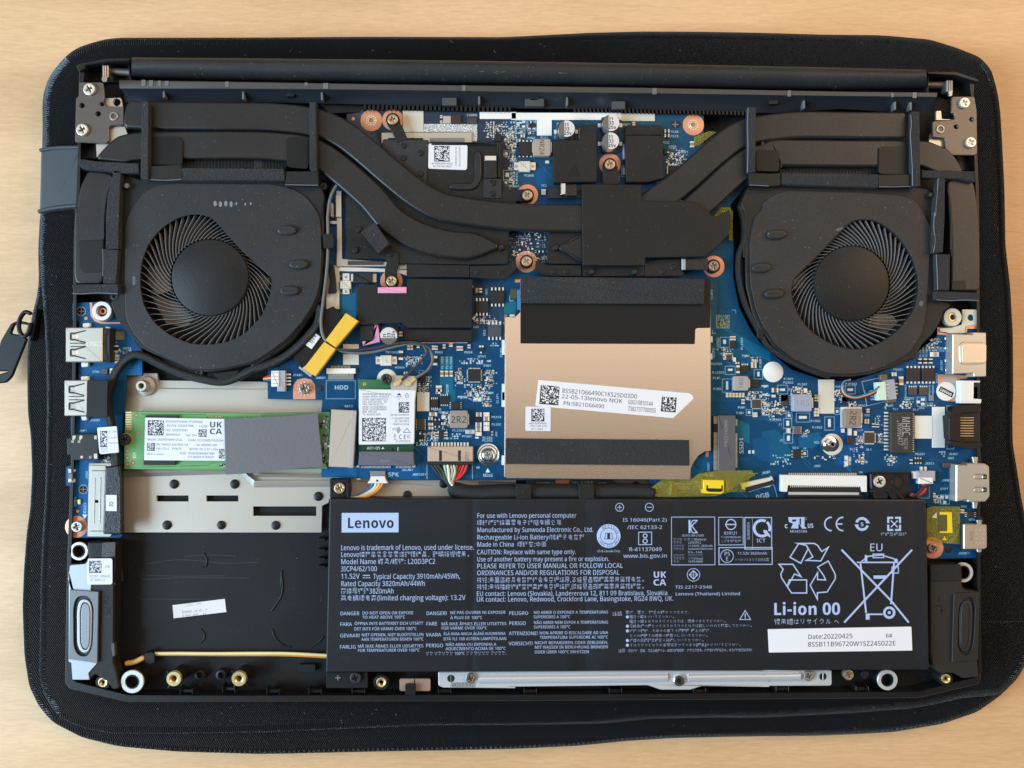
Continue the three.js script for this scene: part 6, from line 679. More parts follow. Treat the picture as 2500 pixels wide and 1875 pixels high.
{ slab('small_socket', 'C4 1705,1140 1900,1145 1902,1335 1880,1350 1705,1352', 31.6, 3.6, M.tin, board, { r: 0.4, bev: 0.3, label: 'small tin socket marked JUSBC1', sheet: { w: 128, bg: '#c2b3a3', draw(s) { s.text('C4', 1768, 1200, '2214', 34, { col: '#6a5f55', rot: 90, w: 80 }); s.poly('C4', '1788,1150 1788,1345', '#a99c8e', 3, false); for (const [x, y] of [[1810, 1185], [1840, 1188], [1868, 1186], [1812, 1225], [1866, 1222], [1812, 1262], [1868, 1262], [1810, 1298], [1840, 1300], [1870, 1298]]) s.circle('C4', x, y, 6, '#d8cdc0'); }, m: { metalness: 0.55, roughness: 0.38 } } }); comp('socket_back', 'C4', 1685, 1135, 1712, 1350, 2.6, M.ic); for (const [y0, y1] of [[1105, 1145], [1335, 1378]]) slab('socket_lug', `C4 1815,${y0} 1858,${y0} 1852,${y1} 1822,${y1}`, 30, 1, M.tin, board, { r: 0.3 }); for (let k = 0; k < 14; k++) micro.box('C4', 1672, 1160 + k * 13, 1690, 1166 + k * 13, HB, 0.4, TIN); }
micro.build('small_components', M.vertex, board);

for (const [a, b] of [['C3 1880,868 1955,800', 'C3 2000,868 2055,705'], ['C3 1350,905 1365,780', 'C3 1440,900 1420,790'], ['C3 1545,790 1640,720', 'C3 1625,860 1650,770'], ['C3 1835,760 1850,860', 'C3 1880,740 1900,850']]) strip('film_fold', a, b, [[0, 30.8], [0.35, 31.9], [0.6, 31.2], [1, 30.8]], M.kapton, board);
strip('film_fold', 'C4 1580,1300 1660,1180', 'C4 1640,1308 1672,1230', [[0, 29.65], [0.5, 30.4], [1, 29.65]], M.kapton, board);

// ---------------------------------------------------------------- memory shield in the middle
const shield = slab('memory_shield', 'B2 2120,945 B3 55,950 104,905 104,615 1665,620 1712,640 1712,1659 C3 1712,522 1665,525 1610,560 1572,610 1545,665 1538,765 0,752 C2 2112,742 2120,400', 32, 0.6, M.shield, laptop, { r: 0.4, bev: 0.12, label: 'copper coloured metal shield over the memory, with a white part label' });
slab('shield_side', 'B2 2118,945 2150,945 C2 2145,745 2112,742', 31.6, 3.4, M.shield, shield, { r: 0 }); slab('shield_side', 'C2 2112,725 2200,728 C3 1538,742 1538,765 C2 2112,742', 31.6, 3.4, M.shield, shield, { r: 0 }); slab('shield_side', 'B3 1690,640 1712,640 1712,1659 C3 1712,522 1690,522', 31.6, 3.4, M.shield, shield, { r: 0 });
slab('black_film', 'B3 106,608 1665,618 1712,635 1708,1038 1600,1040 1582,1048 1577,1175 106,1170', 32.16, 0.16, M.film, shield, { r: 0.3, bev: 0.03 });
slab('foam_strip', 'B3 106,605 1662,625 1655,838 106,828', 34, 1.8, M.foam, shield, { r: 0.1, bev: 0.15 }); slab('foam_strip', 'C2 2126,415 C3 250,418 1530,430 1534,645 0,632 C2 2124,632', 33.2, 1.2, M.foam, shield, { r: 0.1, bev: 0.15 });
slab('white_label', 'B3 258,1478 1530,1590 1555,1605 1566,1635 C3 1555,92 1395,245 232,142', 32.2, 0.18, null, shield, { r: 0.2, bev: 0.03, label: 'long white part label with one slanted corner', sheet: { w: 760, bg: '#e3e3e8', draw(s) {
  const k = { col: '#1c1c22', rot: 4.6 }; s.c.save(); const rot = (f, x0, y0, w, n, seed) => { const [a, b] = s.pt(f, x0, y0), u = s.u(f); s.c.save(); s.c.translate(a, b); s.c.rotate(4.6 * Math.PI / 180); const R = rng(seed), d = w * u / n; s.c.fillStyle = '#1c1c22'; for (let i = 0; i < n; i++) for (let j = 0; j < n; j++) if (i === 0 || j === n - 1 || (j === 0 && i % 2 === 0) || (i === n - 1 && j % 2) || R() < 0.5) s.c.fillRect(i * d, j * d, d * 1.04, d * 1.04); s.c.restore(); };
  rot('B3', 278, 1520, 160, 18, 5); rot('C3', 1300, 62, 125, 14, 6);
  s.text('C3', 456, 12, '8S5B21D66490C1KS25D03D0', 50, { ...k, w: 640 }); s.text('C3', 452, 60, '22-05-13lenovo NOK', 46, { ...k, w: 518 }); s.text('C3', 466, 118, 'PN:5B21D66490', 46, { ...k, w: 350 }); s.text('C3', 1014, 108, 'G0G10810144', 50, { ...k, w: 212 }); s.text('C3', 1010, 163, '7382737700055', 50, { ...k, w: 242 }); s.c.restore(); } } });
slab('white_label', 'C3 150,147 362,150 360,355 148,352', 32.26, 0.2, null, shield, { r: 0.5, bev: 0.03, sheet: { w: 220, bg: '#dcdde8', draw(s) { s.code('C3', 198, 166, 308, 272, 17, 8); s.text('C3', 176, 288, 'AM39J000600', 23, { col: '#2a2a34', w: 150 }); s.text('C3', 182, 312, '-SSH1-0A-23O', 23, { col: '#2a2a34', w: 150 }); s.text('C3', 190, 337, '-011-10A9', 23, { col: '#2a2a34', w: 106 }); } } });
for (const [f, x0, y0, x1, y1] of [['B3', 1708, 1110, 1728, 1160], ['B3', 1708, 1255, 1726, 1305], ['B2', 2092, 1140, 2116, 1265], ['B2', 2092, 1510, 2116, 1650], ['C2', 2090, 25, 2116, 150], ['C2', 2090, 560, 2112, 640], ['B3', 15, 925, 60, 950]]) comp('shield_clip', f, x0, y0, x1, y1, 2, M.whiteWire);
slab('blue_gasket', 'B3 80,715 106,712 106,885 82,885', 30, 1.4, std(0.04, 0.25, 0.5, 0.45), board, { r: 0.3 });

// ---------------------------------------------------------------- wireless card
const wifi = slab('wireless_card', 'B2 878,1472 1375,1478 C2 1345,530 885,528 880,0', 30.2, 0.8, M.wifiGreen, laptop, { r: 0.2, label: 'small green wireless card with a white label and two antenna plugs' });
slab('card_shield', 'B2 888,1556 1368,1560 C2 1358,100 1352,462 884,470 886,0', 31.7, 1.5, null, wifi, { r: 0.6, bev: 0.2, sheet: { w: 512, bg: '#dcdde3', draw(s) {
  const d = { col: '#20232c', f: 'sans-serif' }, t = (x, y, str, w, z = 24, o = {}) => s.text('C2', x, y, str, z, { ...d, w, ...o });
  t(915, 41, 'intel® Model: AX201NGW', 240); t(915, 63, 'Anatel: 06970-18-04423', 222); t(915, 86, 'T P/N: G86C0007TD10', 216); t(915, 106, 'SPS: L92724-005   0E', 204); t(915, 128, 'FRU: 5W10V25775', 178); t(915, 150, 'WFM: C475AB348A61', 206); t(915, 170, 'BDM: C475AB348A65', 206); t(915, 191, 'MM: 999TD0', 120); t(915, 213, 'TA: K83092-005', 152);
  s.code('C2', 913, 243, 1113, 440, 34, 21); s.code('C2', 1222, 110, 1310, 198, 16, 22); t(1155, 217, '8SSW10T06453', 152, 20); t(1165, 247, 'T1SA36P1TJW', 144); t(1188, 271, 'EC: 3417812', 122); t(1176, 294, 'Made in China', 134); t(1203, 62, 'MAIN', 46, 20); t(1272, 66, 'AUX', 38, 20); t(1220, 86, '2', 10, 20); t(1286, 86, '1', 8, 20);
  s.poly('C2', '1225,32 1244,50 1206,50', '#20232c'); s.poly('C2', '1291,34 1308,52 1274,52', '#20232c', 3); t(1190, 430, 'CRF', 56, 26, { rot: -90 }); t(1222, 402, 'C', 30, 52); t(1262, 402, 'E', 24, 52); t(1292, 400, 'KC', 30, 40); s.poly('C2', '1291,330 1320,366 1262,366', '#20232c', 4); for (let q = 0; q < 4; q++) s.circle('C2', 1240, 348, 8 + q * 8, '#20232c', 4, 0.6 + 1.57, 5.3 - 1); t(1176, 350, 'UK', 24, 20, { rot: -90 }); t(1195, 350, 'CA', 24, 20, { rot: -90 }); t(1198, 434, 'ICC: 1000M-AX201NG', 122, 12); t(1198, 444, 'FCC ID: PD9AX201NG', 122, 12);
  s.poly('C2', '1160,10 1150,360', '#c2c4cc', 2, false); } } });
{ const s = sheetFor('C2 880,470 1345,470 1345,530 880,530', 30.2, 200); s.fill('#123e28'); s.text('C2', 952, 496, 'A01-05', 34, { col: '#cfe0d4', w: 112 }); s.poly('C2', '1088,486 1102,505 1074,505', '#cfe0d4'); s.text('C2', 1208, 508, 'E', 38, { col: '#cfe0d4', w: 18 }); slab('printed_edge', 'C2 884,472 1350,470 1344,530 886,530', 30.24, 0.05, s.mat({ roughness: 0.4 }), wifi, { r: 0, bev: 0.01 }); }
disc('card_notch', 'C2', 1170, 508, 13, 30.27, 0.1, M.bay, wifi); ring('gold_ring', 'B2', 935, 1512, 14, 7, 30.25, 0.1, M.copper, wifi);
slab('clear_film', 'B2 1152,1438 1376,1446 1370,1565 1155,1560', 31.95, 0.06, std(0.75, 0.72, 0.68, 0.25, 0, { transmission: 0.55, thickness: 0 }), wifi, { r: 0.1, bev: 0.01 });
for (const [x, y] of [[1225, 1490], [1322, 1492]]) { slab('antenna_plug', turned('B2', x, y, 100, 34, -38), 32.7, 0.7, M.gold, wifi, { r: 0.5 }); disc('antenna_plug_cap', 'B2', x - 16, y + 16, 24, 32.8, 0.8, M.gold, wifi); }
const wifiSocket = slab('card_socket', 'C2 888,525 1345,528 1352,648 878,645', 31.6, 3, null, laptop, { r: 0.2, bev: 0.25, sheet: { w: 128, bg: '#5d5d68', draw(s) { s.text('C2', 1064, 605, '2H2Y', 26, { col: '#8d8d98', w: 80 }); } } });
for (const [a, b] of [[905, 1150], [1200, 1330]]) { const h = heap(); for (let x = a; x < b; x += 11) h.box('C2', x, 648, x + 5, 666, HB, 0.6, TIN); h.build('socket_pins', M.vertex, wifiSocket); }
for (const [x, y] of [[868, 640], [1338, 640]]) rect('socket_lug', 'C2', x, y, x + 24, y + 22, 28.8, 0.8, M.pads, wifiSocket, { r: 0.1 });

// ---------------------------------------------------------------- solid state drive
const drive = slab('solid_state_drive', 'C1 1058,185 1500,190 2212,205 C2 100,200 640,192 632,500 622,672 100,680 C1 1900,690 1045,676 1045,475 1052,350', 29.6, 0.8, M.green, laptop, { r: 0.3, label: 'green stick drive with a white label half covered by grey tape' });
{ const s = sheetFor('C1 1045,185 2212,185 2212,680 1045,680', 29.6, 512); s.fill('#5f9c5c'); const R = rng(31); for (let k = 0; k < 60; k++) { s.c.strokeStyle = k % 2 ? 'rgba(40,90,50,.5)' : 'rgba(130,185,120,.5)'; s.c.lineWidth = 1; let x = R() * s.w, y = R() * s.h; s.c.beginPath(); s.c.moveTo(x, y); for (let q = 0; q < 3; q++) { x += (R() - 0.5) * 90; y += (R() < 0.5 ? 0 : (R() - 0.5) * 30); s.c.lineTo(x, y); } s.c.stroke(); } s.poly('C1', '1200,215 1730,215 1760,245', 'rgba(30,60,35,.8)', 4, false); s.poly('C1', '1205,660 1760,642 1820,600', 'rgba(30,60,35,.7)', 4, false); s.text('C1', 1132, 585, 'KH', 46, { col: '#cfe6cb', rot: -90, w: 52 }); s.text('C1', 1875, 238, 'FE47NIN MSO', 34, { col: 'rgba(40,70,40,.8)', w: 300 }); for (const [x, y, r] of [[1150, 222, 18], [1076, 520, 16], [1076, 580, 18], [1124, 622, 18], [1076, 636, 18], [1168, 318, 12], [1168, 370, 12], [1790, 232, 12], [1824, 232, 12], [1860, 232, 12]]) { s.circle('C1', x, y, r, '#8a5a3a'); s.circle('C1', x, y, r * 0.55, '#c99a80'); } slab('drive_print', 'C1 1110,190 2200,207 2200,672 1052,674 1052,480 1110,470', 29.64, 0.05, s.mat({ roughness: 0.4 }), drive, { r: 0, bev: 0.01 }); }
for (let k = 0; k < 8; k++) rect('gold_finger', 'C1', 1060, 192 + k * 20, 1110, 204 + k * 20, 29.68, 0.12, M.gold, drive, { r: 0, bev: 0.01 });
lathe('gold_ring', 'C1', 1062, 425, [[0, 29.75], [54, 29.75], [55, 29.6]], M.gold, drive, { h: 29.75 }); screw('C1', 1048, 426, 48, 31.2, M.screwBlack, drive, 0.2);
rect('memory_chip', 'C1', 1210, 560, 1480, 640, 30.9, 1.3, M.ic, drive, { r: 0.1 }); rect('memory_chip', 'C1', 1225, 222, 1500, 300, 30.9, 1.3, M.ic, drive, { r: 0.1 });
slab('white_label', 'C1 1225,240 1900,252 2100,256 2100,600 1895,605 1215,600', 31.15, 0.2, null, drive, { r: 0.3, bev: 0.03, label: 'white drive label with UKCA mark and part numbers', sheet: { w: 760, bg: '#d9dce3', draw(s) {
  const t = (x, y, str, w, z = 25) => s.text('C1', x, y, str, z, { col: '#20232b', w, rot: 0.6 });
  s.code('C1', 1248, 262, 1382, 390, 20, 51); s.code('C1', 1676, 340, 1744, 402, 13, 52); s.code('C1', 1242, 455, 1308, 520, 13, 53); s.code('C1', 1848, 505, 1895, 585, 13, 54);
  t(1396, 273, '8SSSS0Z97086N1PT20X06JD', 312); t(1396, 308, 'LEN P/N: SSS0Z97086', 234); t(1678, 314, '512GB', 70); t(1394, 346, 'FRU: 5SS0Z97087', 188); t(1394, 383, '28MAR2022', 124); t(1568, 388, 'Gen 3x4', 90); t(1244, 425, 'Model: SSDPEKNW512GZL', 292); t(1588, 431, 'EUI64: 5CD2E483218320AA', 292); t(1318, 467, 'SN: PHKA213307RN512A', 266); t(1658, 471, 'SA: M30983-200', 172); t(1318, 502, 'FW: C01C   PYRITE', 212); t(1598, 506, 'RATED: DC 3.3V 1.05A', 236); t(1515, 541, 'PSID: 10D82B5B60BA7FBF', 292); t(1584, 572, '37CAB43A7E783E20', 216); t(1240, 547, 'Made in Taiwan', 138, 20);
  s.text('C1', 1766, 300, 'UK', 66, { col: '#23262e', b: 1, w: 106 }); s.text('C1', 1766, 357, 'CA', 66, { col: '#23262e', b: 1, w: 106 }); } } });
slab('grey_tape', 'C1 1892,252 2212,236 C2 130,236 300,225 540,200 548,330 582,650 300,675 0,708 C1 1905,722 1898,500', 31.9, 0.3, M.greyTape, drive, { r: 0.2, bev: 0.05, label: 'matte grey tape stuck over the right half of the drive' });
{ const h = heap(), R = rng(61); for (let k = 0; k < 46; k++) { const x = 550 + R() * 70, y = 215 + R() * 430, v = R() < 0.5; h.box('C2', x, y, x + (v ? 10 : 20), y + (v ? 20 : 10), 29.6, 0.5, [TIN, BLK, TAN, GRY][R() * 4 | 0]); } h.box('C2', 592, 470, 616, 510, 29.6, 0.8, GRY); for (let k = 0; k < 9; k++) { const x = 1850 + R() * 40; h.box('C1', x, 625 + R() * 30, x + 12, 640 + R() * 20, 29.6, 0.4, TIN); } h.build('small_components', M.vertex, drive); }
ring('drive_eyelet', 'C2', 574, 312, 20, 11, 29.8, 0.2, M.screwDark, drive);
slab('socket_cover', 'C2 652,170 862,182 855,300 832,662 630,656 640,400', 32.2, 4, M.beigeTape, laptop, { r: 0.2, bev: 0.25, label: 'tan film over the drive socket' });
slab('clear_film', 'C2 820,180 864,182 836,668 790,664', 32.4, 0.06, M.clear, laptop, { r: 0, bev: 0.01 });

// ---------------------------------------------------------------- side board with the sockets on the left
const ioBoard = slab('side_board', 'B1 612,828 925,815 990,965 1200,1210 1200,1440 1065,1440 1060,1659 C1 1035,240 1030,700 1030,1240 1015,1254 690,1254 575,1240 575,1120 590,1080 598,822 555,812 555,655 598,648 600,420 595,240 650,230 660,0 B1 662,1470 668,982 612,970', HB, 1.1, pcbMat, laptop, { r: 0.4, bev: 0.06, label: 'narrow blue side board along the left edge' });
const io = (name, spec, top, th, m, o) => slab(name, spec, top, th, m, ioBoard, { r: 0.2, ...o });
io('copper_pad', 'B1 756,825 778,825 780,900 800,950 850,985 900,992 1012,992 1016,1003 850,1003 800,985 765,935', HB + 0.08, 0.1, M.copper, { bev: 0.01 });
ring('guide_ring', 'B1', 857, 896, 80, 48, 31.4, 3, M.ringWhite, ioBoard); ring('guide_ring', 'B1', 866, 898, 30, 17, 29.6, 2, M.copper, ioBoard); disc('guide_hole', 'B1', 858, 896, 48, 28.2, 0.3, M.grille, ioBoard);
function usb(f, x0, y0, x1, y1, back) {
  const u = rect('usb_socket', f, x0, y0, x1, y1, 33.6, 6, M.tin, ioBoard, { r: 0.3, bev: 0.35, label: 'tin usb socket with cut springs' });
  const yy = (t) => y0 + (y1 - y0) * t;
  for (const t of [0.26, 0.73]) { const c = yy(t); for (const [a, b, d] of [[0, 0, -1], [0, 1, 1]]) io('socket_slit', [sp(f, x0 + 42, c + (b ? 22 : -22)), sp(f, x0 + 75, c + (b ? 20 : -20)), sp(f, x0 + 170, c + (b ? 45 : -45)), sp(f, x0 + 172, c + (b ? 56 : -56)), sp(f, x0 + 80, c + (b ? 34 : -34)), sp(f, x0 + 42, c + (b ? 34 : -34))], 33.66, 0.15, M.grille, { r: 0, bev: 0.01 }); rect('socket_slit', f, x0 + 36, c - 26, x0 + 52, c + 26, 33.68, 0.15, M.grille, ioBoard, { r: 0, bev: 0.01 }); rect('socket_spring', f, x0 + 54, c - 20, x0 + 100, c + 20, 33.72, 0.2, M.chrome, ioBoard, { r: 0.3 }); }
  for (const t of [0.455, 0.55]) rect('socket_slit', f, x0 + 40, yy(t) - 4, x0 + 165, yy(t) + 4, 33.66, 0.15, M.grille, ioBoard, { r: 0, bev: 0.01 });
  return u;
}
usb('B1', 552, 1036, 862, 1326); io('socket_body', 'B1 855,1040 925,1040 925,1325 855,1325', 32.8, 5, M.ic); io('socket_bracket', 'B1 862,1045 905,1050 905,1085 892,1100 892,1240 905,1270 905,1320 865,1310', 33.1, 0.5, M.darkPlastic); { const s = sheetFor('B1 735,1150 865,1150 865,1195 735,1195', 33.7, 100); s.fill('#c6c1b8'); s.text('B1', 738, 1174, '4C211590', 32, { col: '#8a857c', w: 122 }); io('stamped_mark', 'B1 735,1155 860,1155 860,1192 735,1192', 33.66, 0.06, s.mat({ metalness: 0.6, roughness: 0.4 }), { r: 0, bev: 0.01 }); }
usb('C1', 541, -75, 738, 226); io('socket_tape', 'B1 738,1480 910,1480 905,1659 C1 905,240 725,240 735,0', 33.7, 0.5, M.film);
for (const q of ['B1 695,1000 755,995 758,1028 735,1035 730,1050 695,1030', 'B1 682,1330 748,1330 745,1365 685,1370', 'B1 680,1448 745,1446 742,1482 680,1485', 'C1 680,228 738,228 735,262 690,265', 'B1 885,1028 922,1030 925,1060 890,1055']) io('solder_lug', q, 29.6, 1.6, M.white, { r: 0.5, bev: 0.3 });
io('audio_socket', 'C1 600,380 830,378 832,600 605,600 600,560 565,555 562,415 600,410', 32.6, 4.6, M.ic, { bev: 0.25, label: 'black audio socket' }); for (const q of ['C1 612,392 640,390 638,412 625,430 608,430', 'C1 670,392 698,390 696,412 680,430 665,430', 'C1 792,392 818,390 820,425 795,425', 'C1 790,545 822,542 822,588 800,590 790,575', 'C1 675,562 700,562 700,585 678,585']) io('gold_contact', q, 32.7, 0.3, M.cream, { r: 0.1 }); for (const q of ['C1 600,432 622,432 622,455 600,455', 'C1 655,432 678,432 678,455 655,455', 'C1 750,562 770,562 770,588 750,588']) io('socket_slit', q, 32.72, 0.2, M.chrome, { r: 0 });
io('reset_button', 'C1 572,672 625,680 622,700 605,705 605,755 622,765 620,790 572,785 580,730', 29.6, 1.5, M.cream); io('button_cap', 'C1 572,708 612,708 612,755 572,755', 29.9, 1, M.bracket); io('indicator_lamp', 'C1 650,935 676,930 678,972 655,972', 28.7, 0.6, std(0.75, 0.75, 0.25, 0.4)); ring('copper_ring', 'C1', 643, 1162, 92, 30, HB + 0.08, 0.1, M.copper, ioBoard); screw('C1', 646, 1162, 46, 29.8, M.steel, ioBoard);
io('cable_socket', 'C1 748,640 890,645 945,1225 930,1248 735,1245', 30.6, 2.4, M.tin, { bev: 0.2, label: 'flat tin cable socket marked IO' }); io('cable_socket', 'C1 750,625 940,625 940,650 900,652 850,650 750,645', 30.2, 2, M.beigeTape); for (const q of ['C1 775,686 885,686 885,692 775,692', 'C1 762,1195 870,1195 870,1201 762,1201']) io('socket_slit', q, 30.66, 0.1, M.grille, { r: 0, bev: 0.01 }); for (const x of [800, 848]) io('socket_press', `C1 ${x - 3},745 ${x + 4},745 ${x - 4},1140 ${x - 10},1140`, 30.75, 0.2, M.chrome, { r: 0.1 });
for (const y of [960, 1015]) io('cable_socket_spot', 'C1 800,935 830,935 830,960 800,960', 30.65, 0.08, M.cream, { r: 0.5, bev: 0.01 });
tube('side_cable', 'B2 560,870 540,1000 440,1130 250,1290 60,1370 0,1385 B1 1900,1490 1700,1470 1500,1410 1350,1345 1230,1285 1150,1265 1080,1295 1000,1380 940,1500 C1 905,60 915,180 945,330 965,450 985,600 h31 985,700 h29.5 968,780', 30.6, 1.75, M.sheath, laptop, { n: 160, label: 'black taped cable round the left fan to the side board' });
slab('cable_tape', 'C1 880,655 1005,640 1030,760 1035,1230 860,1225 870,1000', 33, 2.2, M.sheath, laptop, { r: 1, bev: 0.9, seg: 5 });
slab('white_tag', 'C1 893,893 985,893 985,1030 892,1028', 33.3, 0.4, null, laptop, { r: 0.2, bev: 0.05, sheet: { w: 96, bg: '#d7dbe4', draw(s) { s.text('C1', 938, 992, 'IO', 46, { col: '#33363e', rot: -90, w: 44, b: 1 }); } } });
slab('white_tag', 'C1 818,325 985,312 1003,535 850,550 838,540', 34.9, 0.3, null, laptop, { r: 0.5, bev: 0.1, label: 'white tag with a square code wrapped round the side cable', sheet: { w: 200, bg: '#d5dae6', draw(s) { s.code('C1', 846, 352, 905, 488, 14, 71); s.text('C1', 915, 362, 'IO_CABLE', 22, { col: '#333', w: 80, rot: -4 }); s.text('C1', 915, 412, '0 HL88', 22, { col: '#333', w: 70, rot: -4 }); s.text('C1', 915, 458, 'PKICA', 22, { col: '#333', w: 80, rot: -4 }); s.text('C1', 848, 502, 'DC020', 20, { col: '#333', w: 60 }); s.text('C1', 852, 524, '24C.0', 20, { col: '#333', w: 58 }); } } });

// ---------------------------------------------------------------- antenna and screen cables in the middle
tube('antenna_cable', 'A2 700,1390 668,1440 640,1520 622,1659 B2 622,100 625,250 622,450 605,640 580,850 566,980 578,1090 610,1150 650,1185 720,1228 860,1252 1000,1243 1200,1195 1330,1172 1430,1185 1490,1240 1508,1310 1470,1390 1400,1440 1345,1470', 32, 0.6, M.coax, laptop, { n: 160, label: 'grey antenna cable curling to the wireless card' });
tube('antenna_cable', 'B2 700,1222 860,1225 1000,1212 1200,1172 1350,1160 1430,1190 1455,1250 1400,1330 1320,1410 1250,1475', 32.8, 0.55, M.coaxDark, laptop, { n: 100, label: 'black antenna cable beside the grey one' });
slab('cable_clip', 'B2 585,245 668,245 670,365 590,368 580,300', 34, 1, M.blackLow, laptop, { r: 0.5 }); slab('cable_clip', 'B2 618,508 670,508 685,620 692,740 625,748 640,640', 30.5, 2, M.darkPlastic, laptop, { r: 0.6 }); slab('cable_clip', 'A2 645,1540 665,1540 668,1659 B2 665,100 645,100', 31, 2, M.greyBlue, laptop, { r: 0.3 });
const flex = slab('screen_cable', 'B2 667,855 748,925 720,990 620,1130 500,1310 400,1380 330,1290 420,1150 540,1010 600,890', 30.4, 0.8, M.film, laptop, { r: 0.4, label: 'black screen cable under two yellow foam strips' });
slab('cable_plug', 'B2 405,1340 640,1060 700,1110 480,1455 375,1375', 30.2, 1.8, M.beigeTape, flex, { r: 0.2 });
slab('yellow_foam', 'B2 776,912 882,982 690,1205 604,1142', 34.2, 2.6, M.yellow, flex, { r: 0.15, bev: 0.2 }); slab('yellow_foam', 'B2 592,1156 690,1218 518,1448 418,1380', 33.8, 2.6, M.yellow, flex, { r: 0.15, bev: 0.2 });
slab('white_tag', 'B2 487,1060 562,1114 486,1218 411,1166', 31, 0.4, null, flex, { r: 0.1, bev: 0.05, sheet: { w: 140, bg: '#d9d9dc', draw(s) { s.text('B2', 512, 1096, 'MB', 62, { col: '#222', rot: 122, w: 78 }); } } });
tube('rear_cable', 'C2 1700,850 1780,872 1900,880 2050,872 2212,868 C3 100,868 400,865 700,868 1000,862 1195,870', 28.4, 3.4, M.sheath, laptop, { n: 80, label: 'black taped cable above the battery' });
for (const [x0, x1] of [[65, 197], [597, 727]]) slab('cable_hold', `C3 ${x0},800 ${x1 - 10},800 ${x1},825 ${x1},935 ${x0 + 6},935`, 32.6, 1.2, M.blackLow, laptop, { r: 0.3 });
{ const s = sheetFor('C3 150,765 900,765 900,825 150,825', 25, 420); s.fill('#1c1a19'); s.text('C3', 238, 797, '65EBN I', 32, { col: '#b5aea4', w: 146 }); s.text('C3', 535, 795, '20 2255', 44, { col: '#8d857b', w: 190 }); s.text('C3', 762, 800, 'A02', 34, { col: '#b5aea4', w: 70 }); slab('touchpad_cable', 'C3 155,760 1000,760 1000,826 155,826', 25, 0.4, s.mat({}), laptop, { r: 0 }); } slab('orange_foil', 'C3 405,762 525,764 505,824 395,824', 25.15, 0.2, std(0.42, 0.13, 0.03, 0.4), laptop, { r: 0 });
slab('frame_piece', 'C3 880,768 1250,766 1230,830 1190,830 1080,778 1040,800 930,800', 25.2, 0.6, M.bracket, laptop, { r: 0.2 }); slab('frame_piece', 'C2 870,775 1500,812 1545,768 1720,768 1720,905 870,905', 24.4, 0.8, M.silver, laptop, { r: 0.3 }); slab('frame_piece', 'C2 1895,780 2212,785 2212,840 1900,832', 26, 0.8, M.bracket, laptop, { r: 0.3 });

